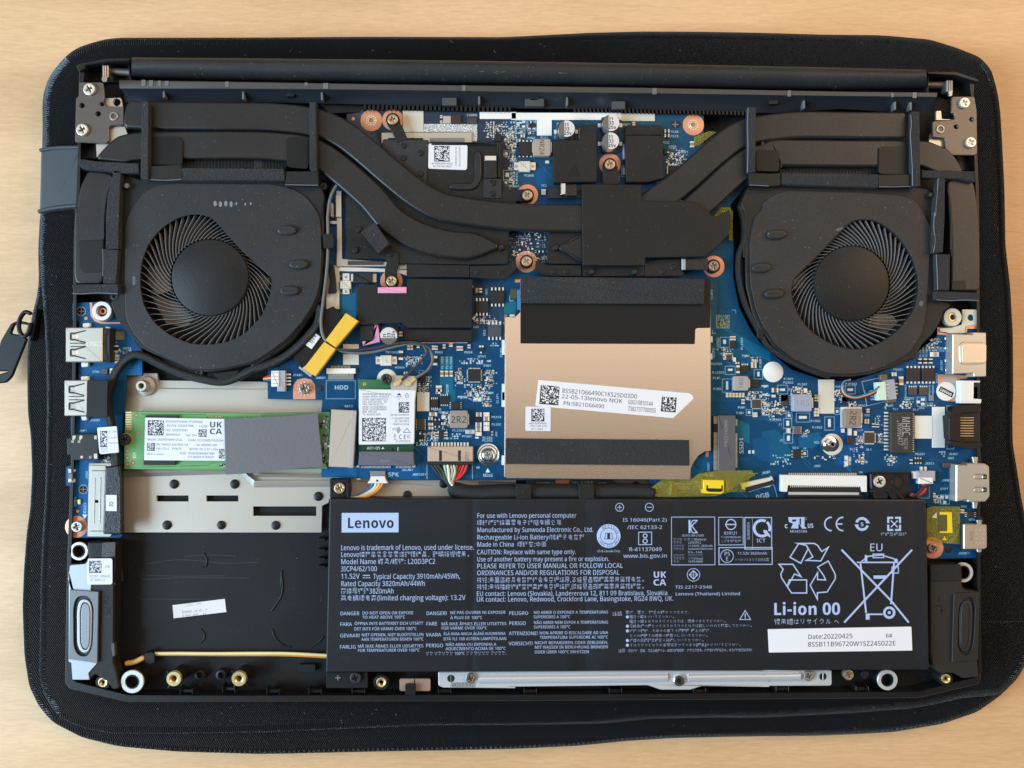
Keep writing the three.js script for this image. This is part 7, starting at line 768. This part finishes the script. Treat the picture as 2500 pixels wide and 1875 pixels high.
// ---------------------------------------------------------------- battery
const BAT = 'C2 636,925 C4 1375,930 1392,962 D4 1415,790 1410,832 D2 606,852';
const bat = sheetFor(BAT, 33.4, 2048), INK = '#abc0ea';
{
  const c = bat.c, R = rng(91); bat.fill('#202227');
  const im = c.getImageData(0, 0, bat.w, bat.h); for (let j = 0; j < bat.h; j++) for (let i = 0; i < bat.w; i++) { const k = (j * bat.w + i) * 4, v = 1 + (nA[(j & 511) * 512 + (i >> 2 & 511)] - 0.5) * 0.12 + (nD[(j & 511) * 512 + (i & 511)] - 0.5) * 0.1; for (let a = 0; a < 3; a++) im.data[k + a] *= v; } c.putImageData(im, 0, 0);
  for (let n = 0; n < 900; n++) { c.fillStyle = `rgba(190,195,200,${0.05 + R() * R() * 0.5})`; c.beginPath(); c.arc(R() * bat.w, R() * bat.h, 0.4 + R() * 0.9, 0, 7); c.fill(); }
  const t = (x, y, str, x1, z = 15, o = {}) => bat.text('F', x, y, str, z, { col: INK, w: x1 && x1 - x, ...o });
  bat.rect('F', 738, 1108, 861, 1150, INK); t(749, 1130, 'Lenovo', 851, 31, { col: '#26282d', b: 1 });
  t(736, 1183, 'Lenovo is trademark of Lenovo, used under license.', 1022); t(736, 1198, 'Lenovo是联想集团所属企业的商标，根据许可使用。', 1018); t(736, 1213, 'Model Name 型号/型號: L20D3PC2', 939); t(736, 1229, '3ICP4/62/100', 814); t(736, 1245, '11.52V', 776); bat.rect('F', 784, 1242, 799, 1244, INK); for (const q of [784, 790, 796]) bat.rect('F', q, 1247, q + 4, 1249, INK); t(806, 1245, 'Typical Capacity 3910mAh/45Wh,', 993); t(736, 1261, 'Rated Capacity 3820mAh/44Wh', 917); t(736, 1277, '额定容量：3820mAh', 850); t(736, 1292, '充电限制电压(limited charging voltage): 13.2V', 1003);
  t(1030, 1114, 'For use with Lenovo personal computer', 1245, 14); t(1030, 1129, '制造商：欣旺达电子股份有限公司', 1213, 14); t(1030, 1145, 'Manufactured by Sunwoda Electronic Co., Ltd.', 1282, 14); t(1030, 1161, 'Rechargeable Li-ion Battery/锂离子电池组', 1263, 14); t(1030, 1176, 'Made in China  制造地:中国', 1181, 14); t(1030, 1193, 'CAUTION: Replace with same type only.', 1244, 14); t(1030, 1208, 'Use of another battery may present a fire or explosion.', 1316, 14); t(1030, 1223, 'PLEASE REFER TO USER MANUAL OR FOLLOW LOCAL', 1345, 14); t(1030, 1238, 'ORDINANCES AND/OR REGULATIONS FOR DISPOSAL', 1338, 14); t(1030, 1253, '注意:用错误型号电池更换会有爆炸危险,务必按照说明处置用完的电池。', 1397, 14); t(1030, 1268, '注意:用錯誤型號電池更換會有爆炸危險,務必按照說明處置用完的電池。', 1397, 14); t(1029, 1283, 'EU contact: Lenovo (Slovakia), Landererova 12, 811 09 Bratislava, Slovakia', 1442, 14); t(1029, 1295, 'UK contact: Lenovo, Redwood, Crockford Lane, Basingstoke, RG24 8WQ, UK.', 1455, 14);
  const d = (f, x, y, str, x1, z = 36) => bat.text(f, x, y, str, z, { col: INK, w: x1 - x });
  const D2 = [[727, 356, 'DANGER', 888, 40], [913, 352, 'DO NOT OPEN OR EXPOSE', 1342], [915, 388, 'TO HEAT ABOVE 100°C', 1273], [725, 447, 'FARA', 825, 40], [847, 441, 'ÖPPNA INTE BATTERIET OCH UTSÄTT', 1423], [845, 485, 'DET INTE FÖR VÄRME ÖVER 100°C', 1368], [725, 543, 'GEVAAR!', 893, 40], [907, 537, 'NIET OPENEN, NIET BLOOTSTELLEN', 1428], [907, 574, 'AAN TEMPERATUREN BOVEN 100°C', 1425], [722, 637, 'FARLIG', 860, 40], [875, 632, 'MÅ IKKE ÅBNES ELLER UDSÆTTES', 1424], [875, 667, 'FOR TEMPERATURER OVER 100°C', 1393], [1453, 354, 'DANGER!', 1628, 40], [1655, 349, 'NE PAS OUVRIR NI EXPOSER', 2120], [1657, 390, 'À PLUS DE 100°C', 1926], [1452, 441, 'FARE', 1548, 40], [1580, 443, 'MÅ IKKE ÅPNES ELLER UTSETTES', 2128], [1580, 479, 'FOR VARME OVER 100°C', 1966], [1450, 535, 'VAARA', 1578, 40], [1598, 528, 'ÄLÄ AVAA AKKUA ÄLÄKÄ KUUMENNA', 2120], [1596, 569, 'SITÄ YLI 100 ASTEEN LÄMPÖTILAAN', 2128], [1450, 625, 'PERIGO', 1597, 40], [1617, 617, 'NÃO ABRA OU EXPONHA A', 2042], [1617, 653, 'AQUECIMENTO ACIMA DE 100°C', 2122], [1450, 693, '위험 분해하거나 100°C 이상 가열하지 마십시오.', 2128]];
  for (const q of D2) d('D2', ...q);
  const D3 = [[8, 352, 'PELIGRO', 172, 40], [217, 347, 'NO ABRIR O EXPONER A TEMPERATURAS', 846], [217, 385, 'SUPERIORES A 100°C', 526], [8, 438, 'PERIGO', 153, 40], [217, 433, 'NÃO ABRIR NEM EXPOR A TEMPERATURAS', 846], [217, 471, 'SUPERIORES A 100°C', 526], [8, 524, 'ATTENZIONE!', 253, 40], [266, 520, 'NON APRIRE O RISCALDARE AD UNA', 845], [268, 558, 'TEMPERATURA SUPERIORE AI 100°C', 845], [6, 608, 'VORSICHT!', 210, 40], [224, 603, 'NICHT REPARIEREN ODER ZERLEGEN,', 847], [224, 641, 'MIT WASSER IN BERÜHRUNG BRINGEN', 845], [224, 682, 'ODER ÜBER 100°C ERHITZEN', 685], [880, 358, '危険', 966, 44], [992, 347, '発熱、発火、破裂の恐れがあるため、', 1556, 34], [1026, 384, '衝撃を与えないでください。', 1418, 34], [1026, 423, '衝撃を与えたバッテリ・パックは、使用をやめてください。', 1856, 34], [1026, 462, '駆動時間が短くなったバッテリ・パックは新しいものと交換してください。', 2078, 34], [1026, 502, '分解・改造、火中への投下・１００℃以上の加熱、', 1736, 34], [1026, 544, 'および高温での使用・放置をしないでください。', 1704, 34], [1026, 583, '指定の充電方法以外で充電しないでください。', 1670, 34], [1026, 623, 'バッテリ・パックの金属端子をショート(短絡)させないでください。', 1986, 34], [932, 670, '危险', 992, 36], [1012, 670, '禁止拆解、撞击、挤压或投入火中。若出现严重鼓胀，请勿继续使用。请勿置于高温环境中。电池浸水后禁止使用!', 2062, 30]];
  for (const q of D3) d('D3', ...q); for (const y of [384, 462, 502, 583, 623]) bat.circle('D3', 1008, y, 13, INK);
  bat.poly('D3', '2002,330 2048,406 1957,406', INK, 7); bat.rect('D3', 1998, 355, 2007, 385, INK); bat.circle('D3', 2002, 394, 5, INK);
  // marks of the upper right block
  for (const [x, m] of [[943, 1], [1193, 0]]) { bat.circle('C3', x, 997, 34, INK, 6); bat.rect('C3', x - 21, 994, x + 21, 1000, INK); if (m) bat.rect('C3', x - 3, 976, x + 3, 1018, INK); }
  d('C3', 968, 1103, 'IS 16046(Part 2)', 1343, 42); d('C3', 1006, 1165, '/IEC 62133-2', 1306, 42); bat.rect('C3', 1103, 1207, 1213, 1312, INK, 7); bat.circle('C3', 1158, 1237, 16, INK, 9); bat.circle('C3', 1158, 1282, 18, INK, 9); d('C3', 1020, 1353, 'R-41137049', 1301, 44); d('C3', 974, 1408, 'www.bis.gov.in', 1346, 46);
  bat.circle('C3', 850, 1240, 101, INK); bat.circle('C3', 850, 1240, 68, '#26282d', 4); bat.rect('C3', 838, 1218, 862, 1262, '#26282d'); bat.poly('C3', '815,1265 885,1265 876,1215 825,1215', '#26282d', 4); 'RECYCLE'.split('').forEach((ch, i) => { const a = (-125 + i * 17) * Math.PI / 180; bat.text('C3', 850 + 84 * Math.cos(a) - 8, 1240 + 84 * Math.sin(a), ch, 30, { col: '#26282d' }); }); '1.800.822.8837'.split('').forEach((ch, i) => { const a = (168 - i * 12) * Math.PI / 180; bat.text('C3', 850 + 85 * Math.cos(a) - 6, 1240 + 85 * Math.sin(a), ch, 26, { col: '#26282d' }); }); d('C3', 754, 1367, 'US & Canada Only', 946, 26);
  bat.rect('C3', 1380, 1080, 1747, 1482, INK, 6); bat.rect('C3', 1524, 1103, 1540, 1215, INK); bat.poly('C3', '1600,1108 1560,1108 1545,1130 1545,1190 1560,1212 1600,1212', INK, 9, false); bat.poly('C3', '1545,1160 1600,1105', INK, 9, false); bat.poly('C3', '1552,1155 1600,1215', INK, 9, false); d('C3', 1470, 1236, 'XU101288-21083', 1655, 24); [['전지의 종류', '전지(Battery)'], ['모델명', 'L20D3PC2'], ['제품정격', '11.52VDC, 3820mAh'], ['제조자명', 'Sunwoda Electronic'], ['', 'Co., Ltd.'], ['수입자명', '한국레노버유한회사'], ['제조국명', '중국(China)'], ['전화', '1670-0088']].forEach(([a, b], i) => { const y = 1269 + i * 26.8; if (a) d('C3', 1396, y, a, 1396 + a.length * 22 + 8, 24); d('C3', 1520, y, b, Math.min(1730, 1520 + b.length * 14), 22); });
  bat.rect('C3', 1778, 1082, 1986, 1314, INK, 6); bat.circle('C3', 1882, 1142, 42, INK, 9); bat.rect('C3', 1832, 1137, 1925, 1147, INK); d('C3', 1822, 1216, 'R39121', 1940, 34); d('C3', 1796, 1251, '11.52V/3820mAh', 1970, 22); d('C3', 1796, 1283, '二次鋰電池組', 1972, 28);
  bat.poly('C3', '2000,1083 2200,1083', INK, 6, false); bat.rect('F', 1609, 1118, 1667, 1186, INK, 2); bat.rect('F', 1625, 1118, 1626, 1186, INK); bat.text('C3', 2030, 1272, 'SUNWODA', 30, { col: INK, rot: -90, w: 150 }); bat.circle('F', 1646, 1141, 17, INK, 6, 0.9, 5.2); bat.circle('F', 1646, 1141, 17, INK, 6, -0.9, 0.4); bat.poly('F', '1649,1145 1656,1145 1664,1157 1664,1162 1649,1150', INK); t(1634, 1168, 'ICT', 1654, 11);
  bat.rect('F', 1553, 1183, 1668, 1219, INK, 2); bat.circle('C3', 1849, 1409, 54, INK, 6); d('C3', 1824, 1390, 'PS', 1875, 44); d('C3', 1838, 1432, 'E', 1862, 44); d('C3', 1936, 1386, '11.52V 3820mAh', 2190, 32); d('C3', 1912, 1440, 'レノボ・ジャパン合同会社', 2207, 34);
  bat.circle('C3', 1566, 1567, 53, INK, 6); bat.poly('C3', '1566,1532 1600,1567 1566,1602 1532,1567', INK, 9); bat.poly('C3', '1566,1532 1566,1602', INK, 5, false); bat.poly('C3', '1532,1567 1600,1567', INK, 5, false); d('D3', 1412, 132, 'TIS 2217-2548', 1724, 38); d('D3', 1412, 190, 'Lenovo (Thailand) Limited', 1966, 38);
  bat.text('D3', 1224, 28, 'UK', 70, { col: INK, b: 1, w: 112 }); bat.text('D3', 1224, 94, 'CA', 70, { col: INK, b: 1, w: 112 });
  const C = (x, y, s, x1, z, o = {}) => bat.text('C4', x, y, s, z, { col: INK, w: x1 - x, ...o });
  C(190, 1153, 'c', 220, 60, { b: 1 }); C(384, 1153, 'US', 437, 52, { b: 1 }); bat.poly('C4', '222,1080 360,1080 360,1165 375,1165 375,1178 340,1178 310,1130 308,1176 245,1176 262,1135 228,1120', INK); bat.poly('C4', '258,1100 292,1100 286,1118 254,1118', '#26282d'); bat.poly('C4', '318,1092 332,1092 330,1155 318,1130', '#26282d'); bat.circle('C4', 368, 1093, 10, INK, 3); C(236, 1200, 'MH45584', 384, 30);
  bat.circle('C4', 586, 1138, 56, INK, 13, 1.5, 4.8); bat.circle('C4', 684, 1138, 56, INK, 13, 1.5, 4.8); bat.rect('C4', 630, 1132, 680, 1144, INK);
  bat.circle('C4', 846, 1138, 48, INK, 22, 0.25, 2.9); bat.circle('C4', 846, 1138, 48, INK, 22, 3.4, 6.0); bat.poly('C4', '780,1142 820,1142 800,1175', INK); bat.poly('C4', '875,1132 915,1132 893,1102', INK); C(833, 1140, '5', 860, 46, { b: 1 });
  bat.rect('C4', 1066, 1086, 1166, 1188, INK, 18); bat.rect('C4', 1108, 1070, 1124, 1100, '#26282d'); bat.rect('C4', 1108, 1176, 1124, 1205, '#26282d'); bat.rect('C4', 1050, 1130, 1080, 1144, '#26282d'); bat.rect('C4', 1155, 1130, 1185, 1144, '#26282d'); bat.poly('C4', '1088,1108 1146,1166', INK, 10, false); bat.poly('C4', '1146,1108 1088,1166', INK, 10, false); C(1004, 1224, '廢電池請回收', 1230, 36);
  // recycling triangle of three folded arrows
  for (const q of ['310,1302 440,1302 470,1318 505,1370 560,1336 498,1450 376,1445 430,1415 375,1318', '310,1304 372,1318 392,1345 328,1470 238,1418', '145,1478 262,1478 330,1582 275,1560 215,1668 165,1590 160,1560 180,1520', '232,1610 378,1610 378,1720 250,1720 215,1665', '470,1502 560,1450 618,1560 620,1600 550,1712 468,1718 468,1770 408,1655 470,1550 470,1608 538,1610 520,1570']) bat.poly('C4', q, INK, 11);
  // crossed out bin
  C(905, 1336, 'EU', 1028, 92); const L = (q, w = 13) => bat.poly('C4', q, INK, w, false); L('672,1355 1090,1785 1240,1970', 17); L('1268,1355 860,1790 695,1970', 17); L('802,1462 1150,1462'); L('832,1470 880,1890', 16); L('1115,1470 1090,1815', 16); L('840,1455 900,1410 1010,1400 1110,1430 1140,1448', 11); bat.rect('C4', 868, 1400, 890, 1455, INK); bat.rect('C4', 938, 1392, 1028, 1422, INK, 9); bat.circle('C4', 1132, 1445, 16, INK); bat.rect('C4', 1098, 1500, 1152, 1552, INK, 9); bat.rect('C4', 942, 1572, 1055, 1600, INK); L('880,1900 1020,1900', 14); bat.rect('C4', 876, 1895, 910, 1945, INK); bat.circle('C4', 1075, 1886, 42, INK, 22); bat.circle('C4', 1075, 1886, 14, INK);
  bat.text('D4', 92, 318, 'Li-ion 00', 142, { col: INK, b: 1, w: 578 }); bat.text('D4', 104, 425, '使用後はリサイクル ヘ', 58, { col: INK, w: 560 });
}
const batBump = makeSheet(0, 1, 0, 1, 512, 33.4); { const ws = world(BAT, 33.4), xs = ws.map((v) => v.x), x0 = Math.min(...xs), x1 = Math.max(...xs), g = batBump.c; batBump.fill('#808080'); for (const [f, x, w, a] of [['C3', 655, 26, 1], ['C3', 610, 12, 0.5], ['C3', 1392, 16, 0.45], ['C2', 1845, 9, 0.3], ['C4', 1300, 14, 0.3]]) { const c = (V2(sp(f, x, 1250), 33.4).x - x0) / (x1 - x0) * 512, ww = w * 0.6; const gr = g.createLinearGradient(c - ww, 0, c + ww, 0); gr.addColorStop(0, 'rgba(60,60,60,0)'); gr.addColorStop(0.5, `rgba(40,40,40,${a})`); gr.addColorStop(1, 'rgba(60,60,60,0)'); g.fillStyle = gr; g.fillRect(c - ww, 0, ww * 2, batBump.h); } }
const batBumpTex = new THREE.CanvasTexture(batBump.cv); batBumpTex.magFilter = THREE.LinearFilter; { const t = bat.tex(); batBumpTex.repeat.copy(t.repeat); batBumpTex.offset.copy(t.offset); }
const battery = slab('battery_pack', BAT, 33.4, 9, bat.mat({ roughness: 0.45, specularIntensity: 0.6, bumpMap: batBumpTex, bumpScale: 0.0028 }), laptop, { r: 0, bev: 0.7, seg: 4, crease: true, label: 'flat black battery covered in pale blue printing' });
slab('date_label', 'D4 50,488 1262,466 1270,668 60,685', 33.56, 0.16, null, battery, { r: 0.25, bev: 0.03, label: 'white strip label with the date and serial number', sheet: { w: 640, bg: '#e4e6ee', draw(s) { s.text('D4', 387, 552, 'Date:20220425', 54, { col: '#0e1016', w: 384, rot: -0.8 }); s.text('D4', 1045, 541, '6#', 50, { col: '#0e1016', w: 58 }); s.text('D4', 387, 616, '8SSB11B96720W1SZ24S022E', 54, { col: '#0e1016', w: 752, rot: -0.5 }); const R = rng(4); for (let k = 0; k < 14; k++) { s.c.fillStyle = 'rgba(120,125,140,.35)'; s.c.fillRect(R() * s.w, R() * s.h, 2, 1); } } } });
const ear = slab('battery_ear', 'C2 640,755 800,760 815,850 800,920 640,920', 30.5, 4, M.darkPlastic, battery, { r: 0.5, bev: 0.3 }); screw('C2', 721, 837, 46, 31.6, M.screwTan, battery, 0.4); slab('battery_ear_rib', 'C2 775,790 800,790 800,920 780,920', 32, 4, M.darkPlastic, battery, { r: 0.2 });
slab('battery_ear', 'C4 915,712 1235,712 1232,860 1195,905 1170,930 1100,930 1085,880 1060,930 960,930 940,880 920,830', 31.6, 4, M.darkPlastic, battery, { r: 0.6, bev: 0.4 }); slab('ear_recess', 'C4 888,702 1245,700 1245,925 1000,935 888,930', 28.2, 2, M.grille, battery, { r: 0.2 }); screw('C4', 998, 782, 50, 32.6, M.screwLight, battery, 0.5); ring('ear_hole', 'C4', 1152, 780, 58, 40, 31.9, 2, M.film, battery); disc('ear_hole', 'C4', 1152, 780, 42, 31.65, 0.3, M.grille, battery); for (const q of ['C4 922,860 945,870 965,930', 'C4 1060,850 1080,880 1105,930', 'C4 1140,860 1160,900 1185,925']) tube('ear_rib', q, 31.6, 0.7, M.film, battery, { n: 10 });

// ---------------------------------------------------------------- loudspeakers
const spL = slab('speaker_box', 'C1 735,1290 975,1290 970,1659 D1 962,0 960,780 985,860 1010,990 950,1000 900,930 800,870 760,920 605,920 600,700 590,0 C1 575,1480 600,1475 700,1475 745,1430', 30.6, 6, M.blackLow, laptop, { r: 0.8, bev: 0.5, label: 'left loudspeaker box with a pale metal face' });
slab('speaker_face', 'C1 590,1485 720,1475 745,1440 770,1440 770,1659 D1 762,170 760,700 820,775 745,860 755,915 610,915 600,770 578,765 580,0 C1 575,1600', 31, 0.5, std(0.4, 0.44, 0.5, 0.45, 0.3), spL, { r: 0.4 });
slab('speaker_frame', 'D1 588,155 830,172 820,776 580,740', 31.8, 0.9, std(0.16, 0.17, 0.19, 0.42, 0.2), spL, { r: 0.2, holes: [{ p: 'D1 612,300 640,215 700,198 760,215 795,300 785,620 760,700 715,728 650,710 615,640', r: 2.4 }] });
const cone = (par, f, pts, m1, m2, dx) => { const sh = (k) => { const c = pts.reduce((a, p) => [a[0] + p[0] / pts.length, a[1] + p[1] / pts.length], [0, 0]); return pts.map((p) => sp(f, c[0] + (p[0] - c[0]) * k + dx * (1 - k), c[1] + (p[1] - c[1]) * (1 - (1 - k) * 0.45))); }; slab('speaker_well', sh(1), 31.08, 0.3, M.grille, par, { r: 3 }); slab('cone_surround', sh(0.7), 31.6, 0.6, m1, par, { r: 2.4, bev: 0.29, seg: 5 }); slab('cone_dip', sh(0.53), 31.64, 0.3, M.grille, par, { r: 1.8 }); slab('speaker_cone', sh(0.42), 31.9, 0.4, m2, par, { r: 1.5, bev: 0.19, seg: 3 }); };
cone(spL, 'D1', [[612, 300], [640, 215], [700, 198], [760, 215], [795, 300], [785, 620], [760, 700], [715, 728], [650, 710], [615, 640]], std(0.5, 0.53, 0.6, 0.3, 0.2), std(0.26, 0.26, 0.3, 0.35, 0.2), 30);
slab('white_label', 'C1 742,1430 935,1428 948,1440 948,1635 938,1648 742,1650 732,1640 732,1500', 31.6, 0.2, null, spL, { r: 0.4, bev: 0.03, sheet: { w: 210, bg: '#d5d9e6', draw(s) { s.code('C1', 752, 1448, 856, 1550, 17, 81); s.text('C1', 884, 1498, '(F8)', 28, { col: '#30333c', w: 44 }); s.text('C1', 752, 1578, 'PK23001 3U00HLN0', 30, { col: '#30333c', w: 174, f: 'monospace' }); s.text('C1', 754, 1610, '102180001CIF', 30, { col: '#30333c', w: 134, f: 'monospace' }); } } });
slab('black_tape', 'C1 765,1298 858,1298 858,1420 765,1420', 31.2, 0.3, M.film, spL, { r: 0.1 }); slab('black_tape', 'C1 858,1296 975,1290 970,1412 855,1420', 31.5, 0.3, std(0.06, 0.06, 0.062, 0.6, 0, { bumpMap: foamBump, bumpScale: 0.0003 }), spL, { r: 0.1 });
{ const t = slab('moulded_letters', 'D1 868,215 878,215 878,275 868,275', 30.7, 0.15, M.film, spL, { r: 0 }); slab('moulded_letters', 'D1 868,210 905,210 918,225 905,245 880,245 920,278 908,278 868,245', 30.68, 0.12, M.film, spL, { r: 0, bev: 0.02 }); slab('moulded_letters', 'D1 866,305 876,305 876,365 866,365', 30.68, 0.12, M.film, spL, { r: 0, bev: 0.02 }); slab('moulded_letters', 'D1 885,305 898,305 935,365 922,365', 30.68, 0.12, M.film, spL, { r: 0, bev: 0.02 }); slab('moulded_letters', 'D1 922,305 935,305 898,365 885,365', 30.72, 0.12, M.film, spL, { r: 0, bev: 0.02 }); }
const spR = slab('speaker_box', 'C4 1425,1490 1680,1480 1690,1600 D4 1690,120 1720,160 1835,170 1820,750 1830,890 1700,905 1620,860 1500,860 1440,800 1418,700 1418,0', 31, 7, std(0.028, 0.025, 0.022, 0.5, 0, { specularIntensity: 0.5, bumpMap: grain, bumpScale: 0.00004 }), laptop, { r: 0.8, bev: 0.5, label: 'right loudspeaker box, all black' });
slab('speaker_frame', 'D4 1622,188 1840,172 1825,745 1605,770', 32, 0.9, std(0.026, 0.024, 0.022, 0.5, 0, { specularIntensity: 0.5 }), spR, { r: 0.2, holes: [{ p: 'D4 1655,330 1680,240 1740,212 1790,215 1815,300 1800,600 1775,690 1720,718 1665,690 1648,620', r: 2.4 }] });
cone(spR, 'D4', [[1655, 330], [1680, 240], [1740, 212], [1790, 215], [1815, 300], [1800, 600], [1775, 690], [1720, 718], [1665, 690], [1648, 620]], std(0.028, 0.026, 0.024, 0.45), std(0.022, 0.02, 0.018, 0.45), -28);
for (const q of ['D4 1492,212 1498,212 1498,262 1492,262', 'D4 1462,290 1520,285 1522,292 1464,298', 'D4 1500,330 1545,322 1545,330 1502,338', 'D4 1515,300 1522,300 1522,358 1515,358']) slab('moulded_letters', q, 31.1, 0.12, M.film, spR, { r: 0, bev: 0.02 });
slab('black_tape', 'C4 1425,1485 1680,1478 1690,1600 D4 1690,80 1430,85', 31.5, 0.4, M.blackLow, spR, { r: 0.2 });
tube('speaker_lead', 'D1 1285,692 1500,690 1800,692 D2 0,690 300,692 640,708', 23.4, 0.6, std(0.85, 0.72, 0.35, 0.4), laptop, { n: 40, label: 'pale yellow wire across the empty bay' }); tube('speaker_lead', 'D1 1285,702 1500,700 1800,703 D2 0,703 300,706 640,722', 23.0, 0.6, M.orange, laptop, { n: 40 }); tube('speaker_lead', 'D1 1072,775 1130,765 1205,730', 24, 1.1, std(0.75, 0.45, 0.15, 0.4), laptop, { n: 16 });
slab('wire_guide', 'D1 1215,690 1280,680 1300,700 1305,770 1260,785 1225,770', 25, 3, M.darkPlastic, laptop, { r: 0.4 });
slab('wire_guide', 'D1 940,605 965,605 970,715 950,720 935,640', 31.4, 2, M.rubber, laptop, { r: 0.3 });

renderer.render(scene, camera);
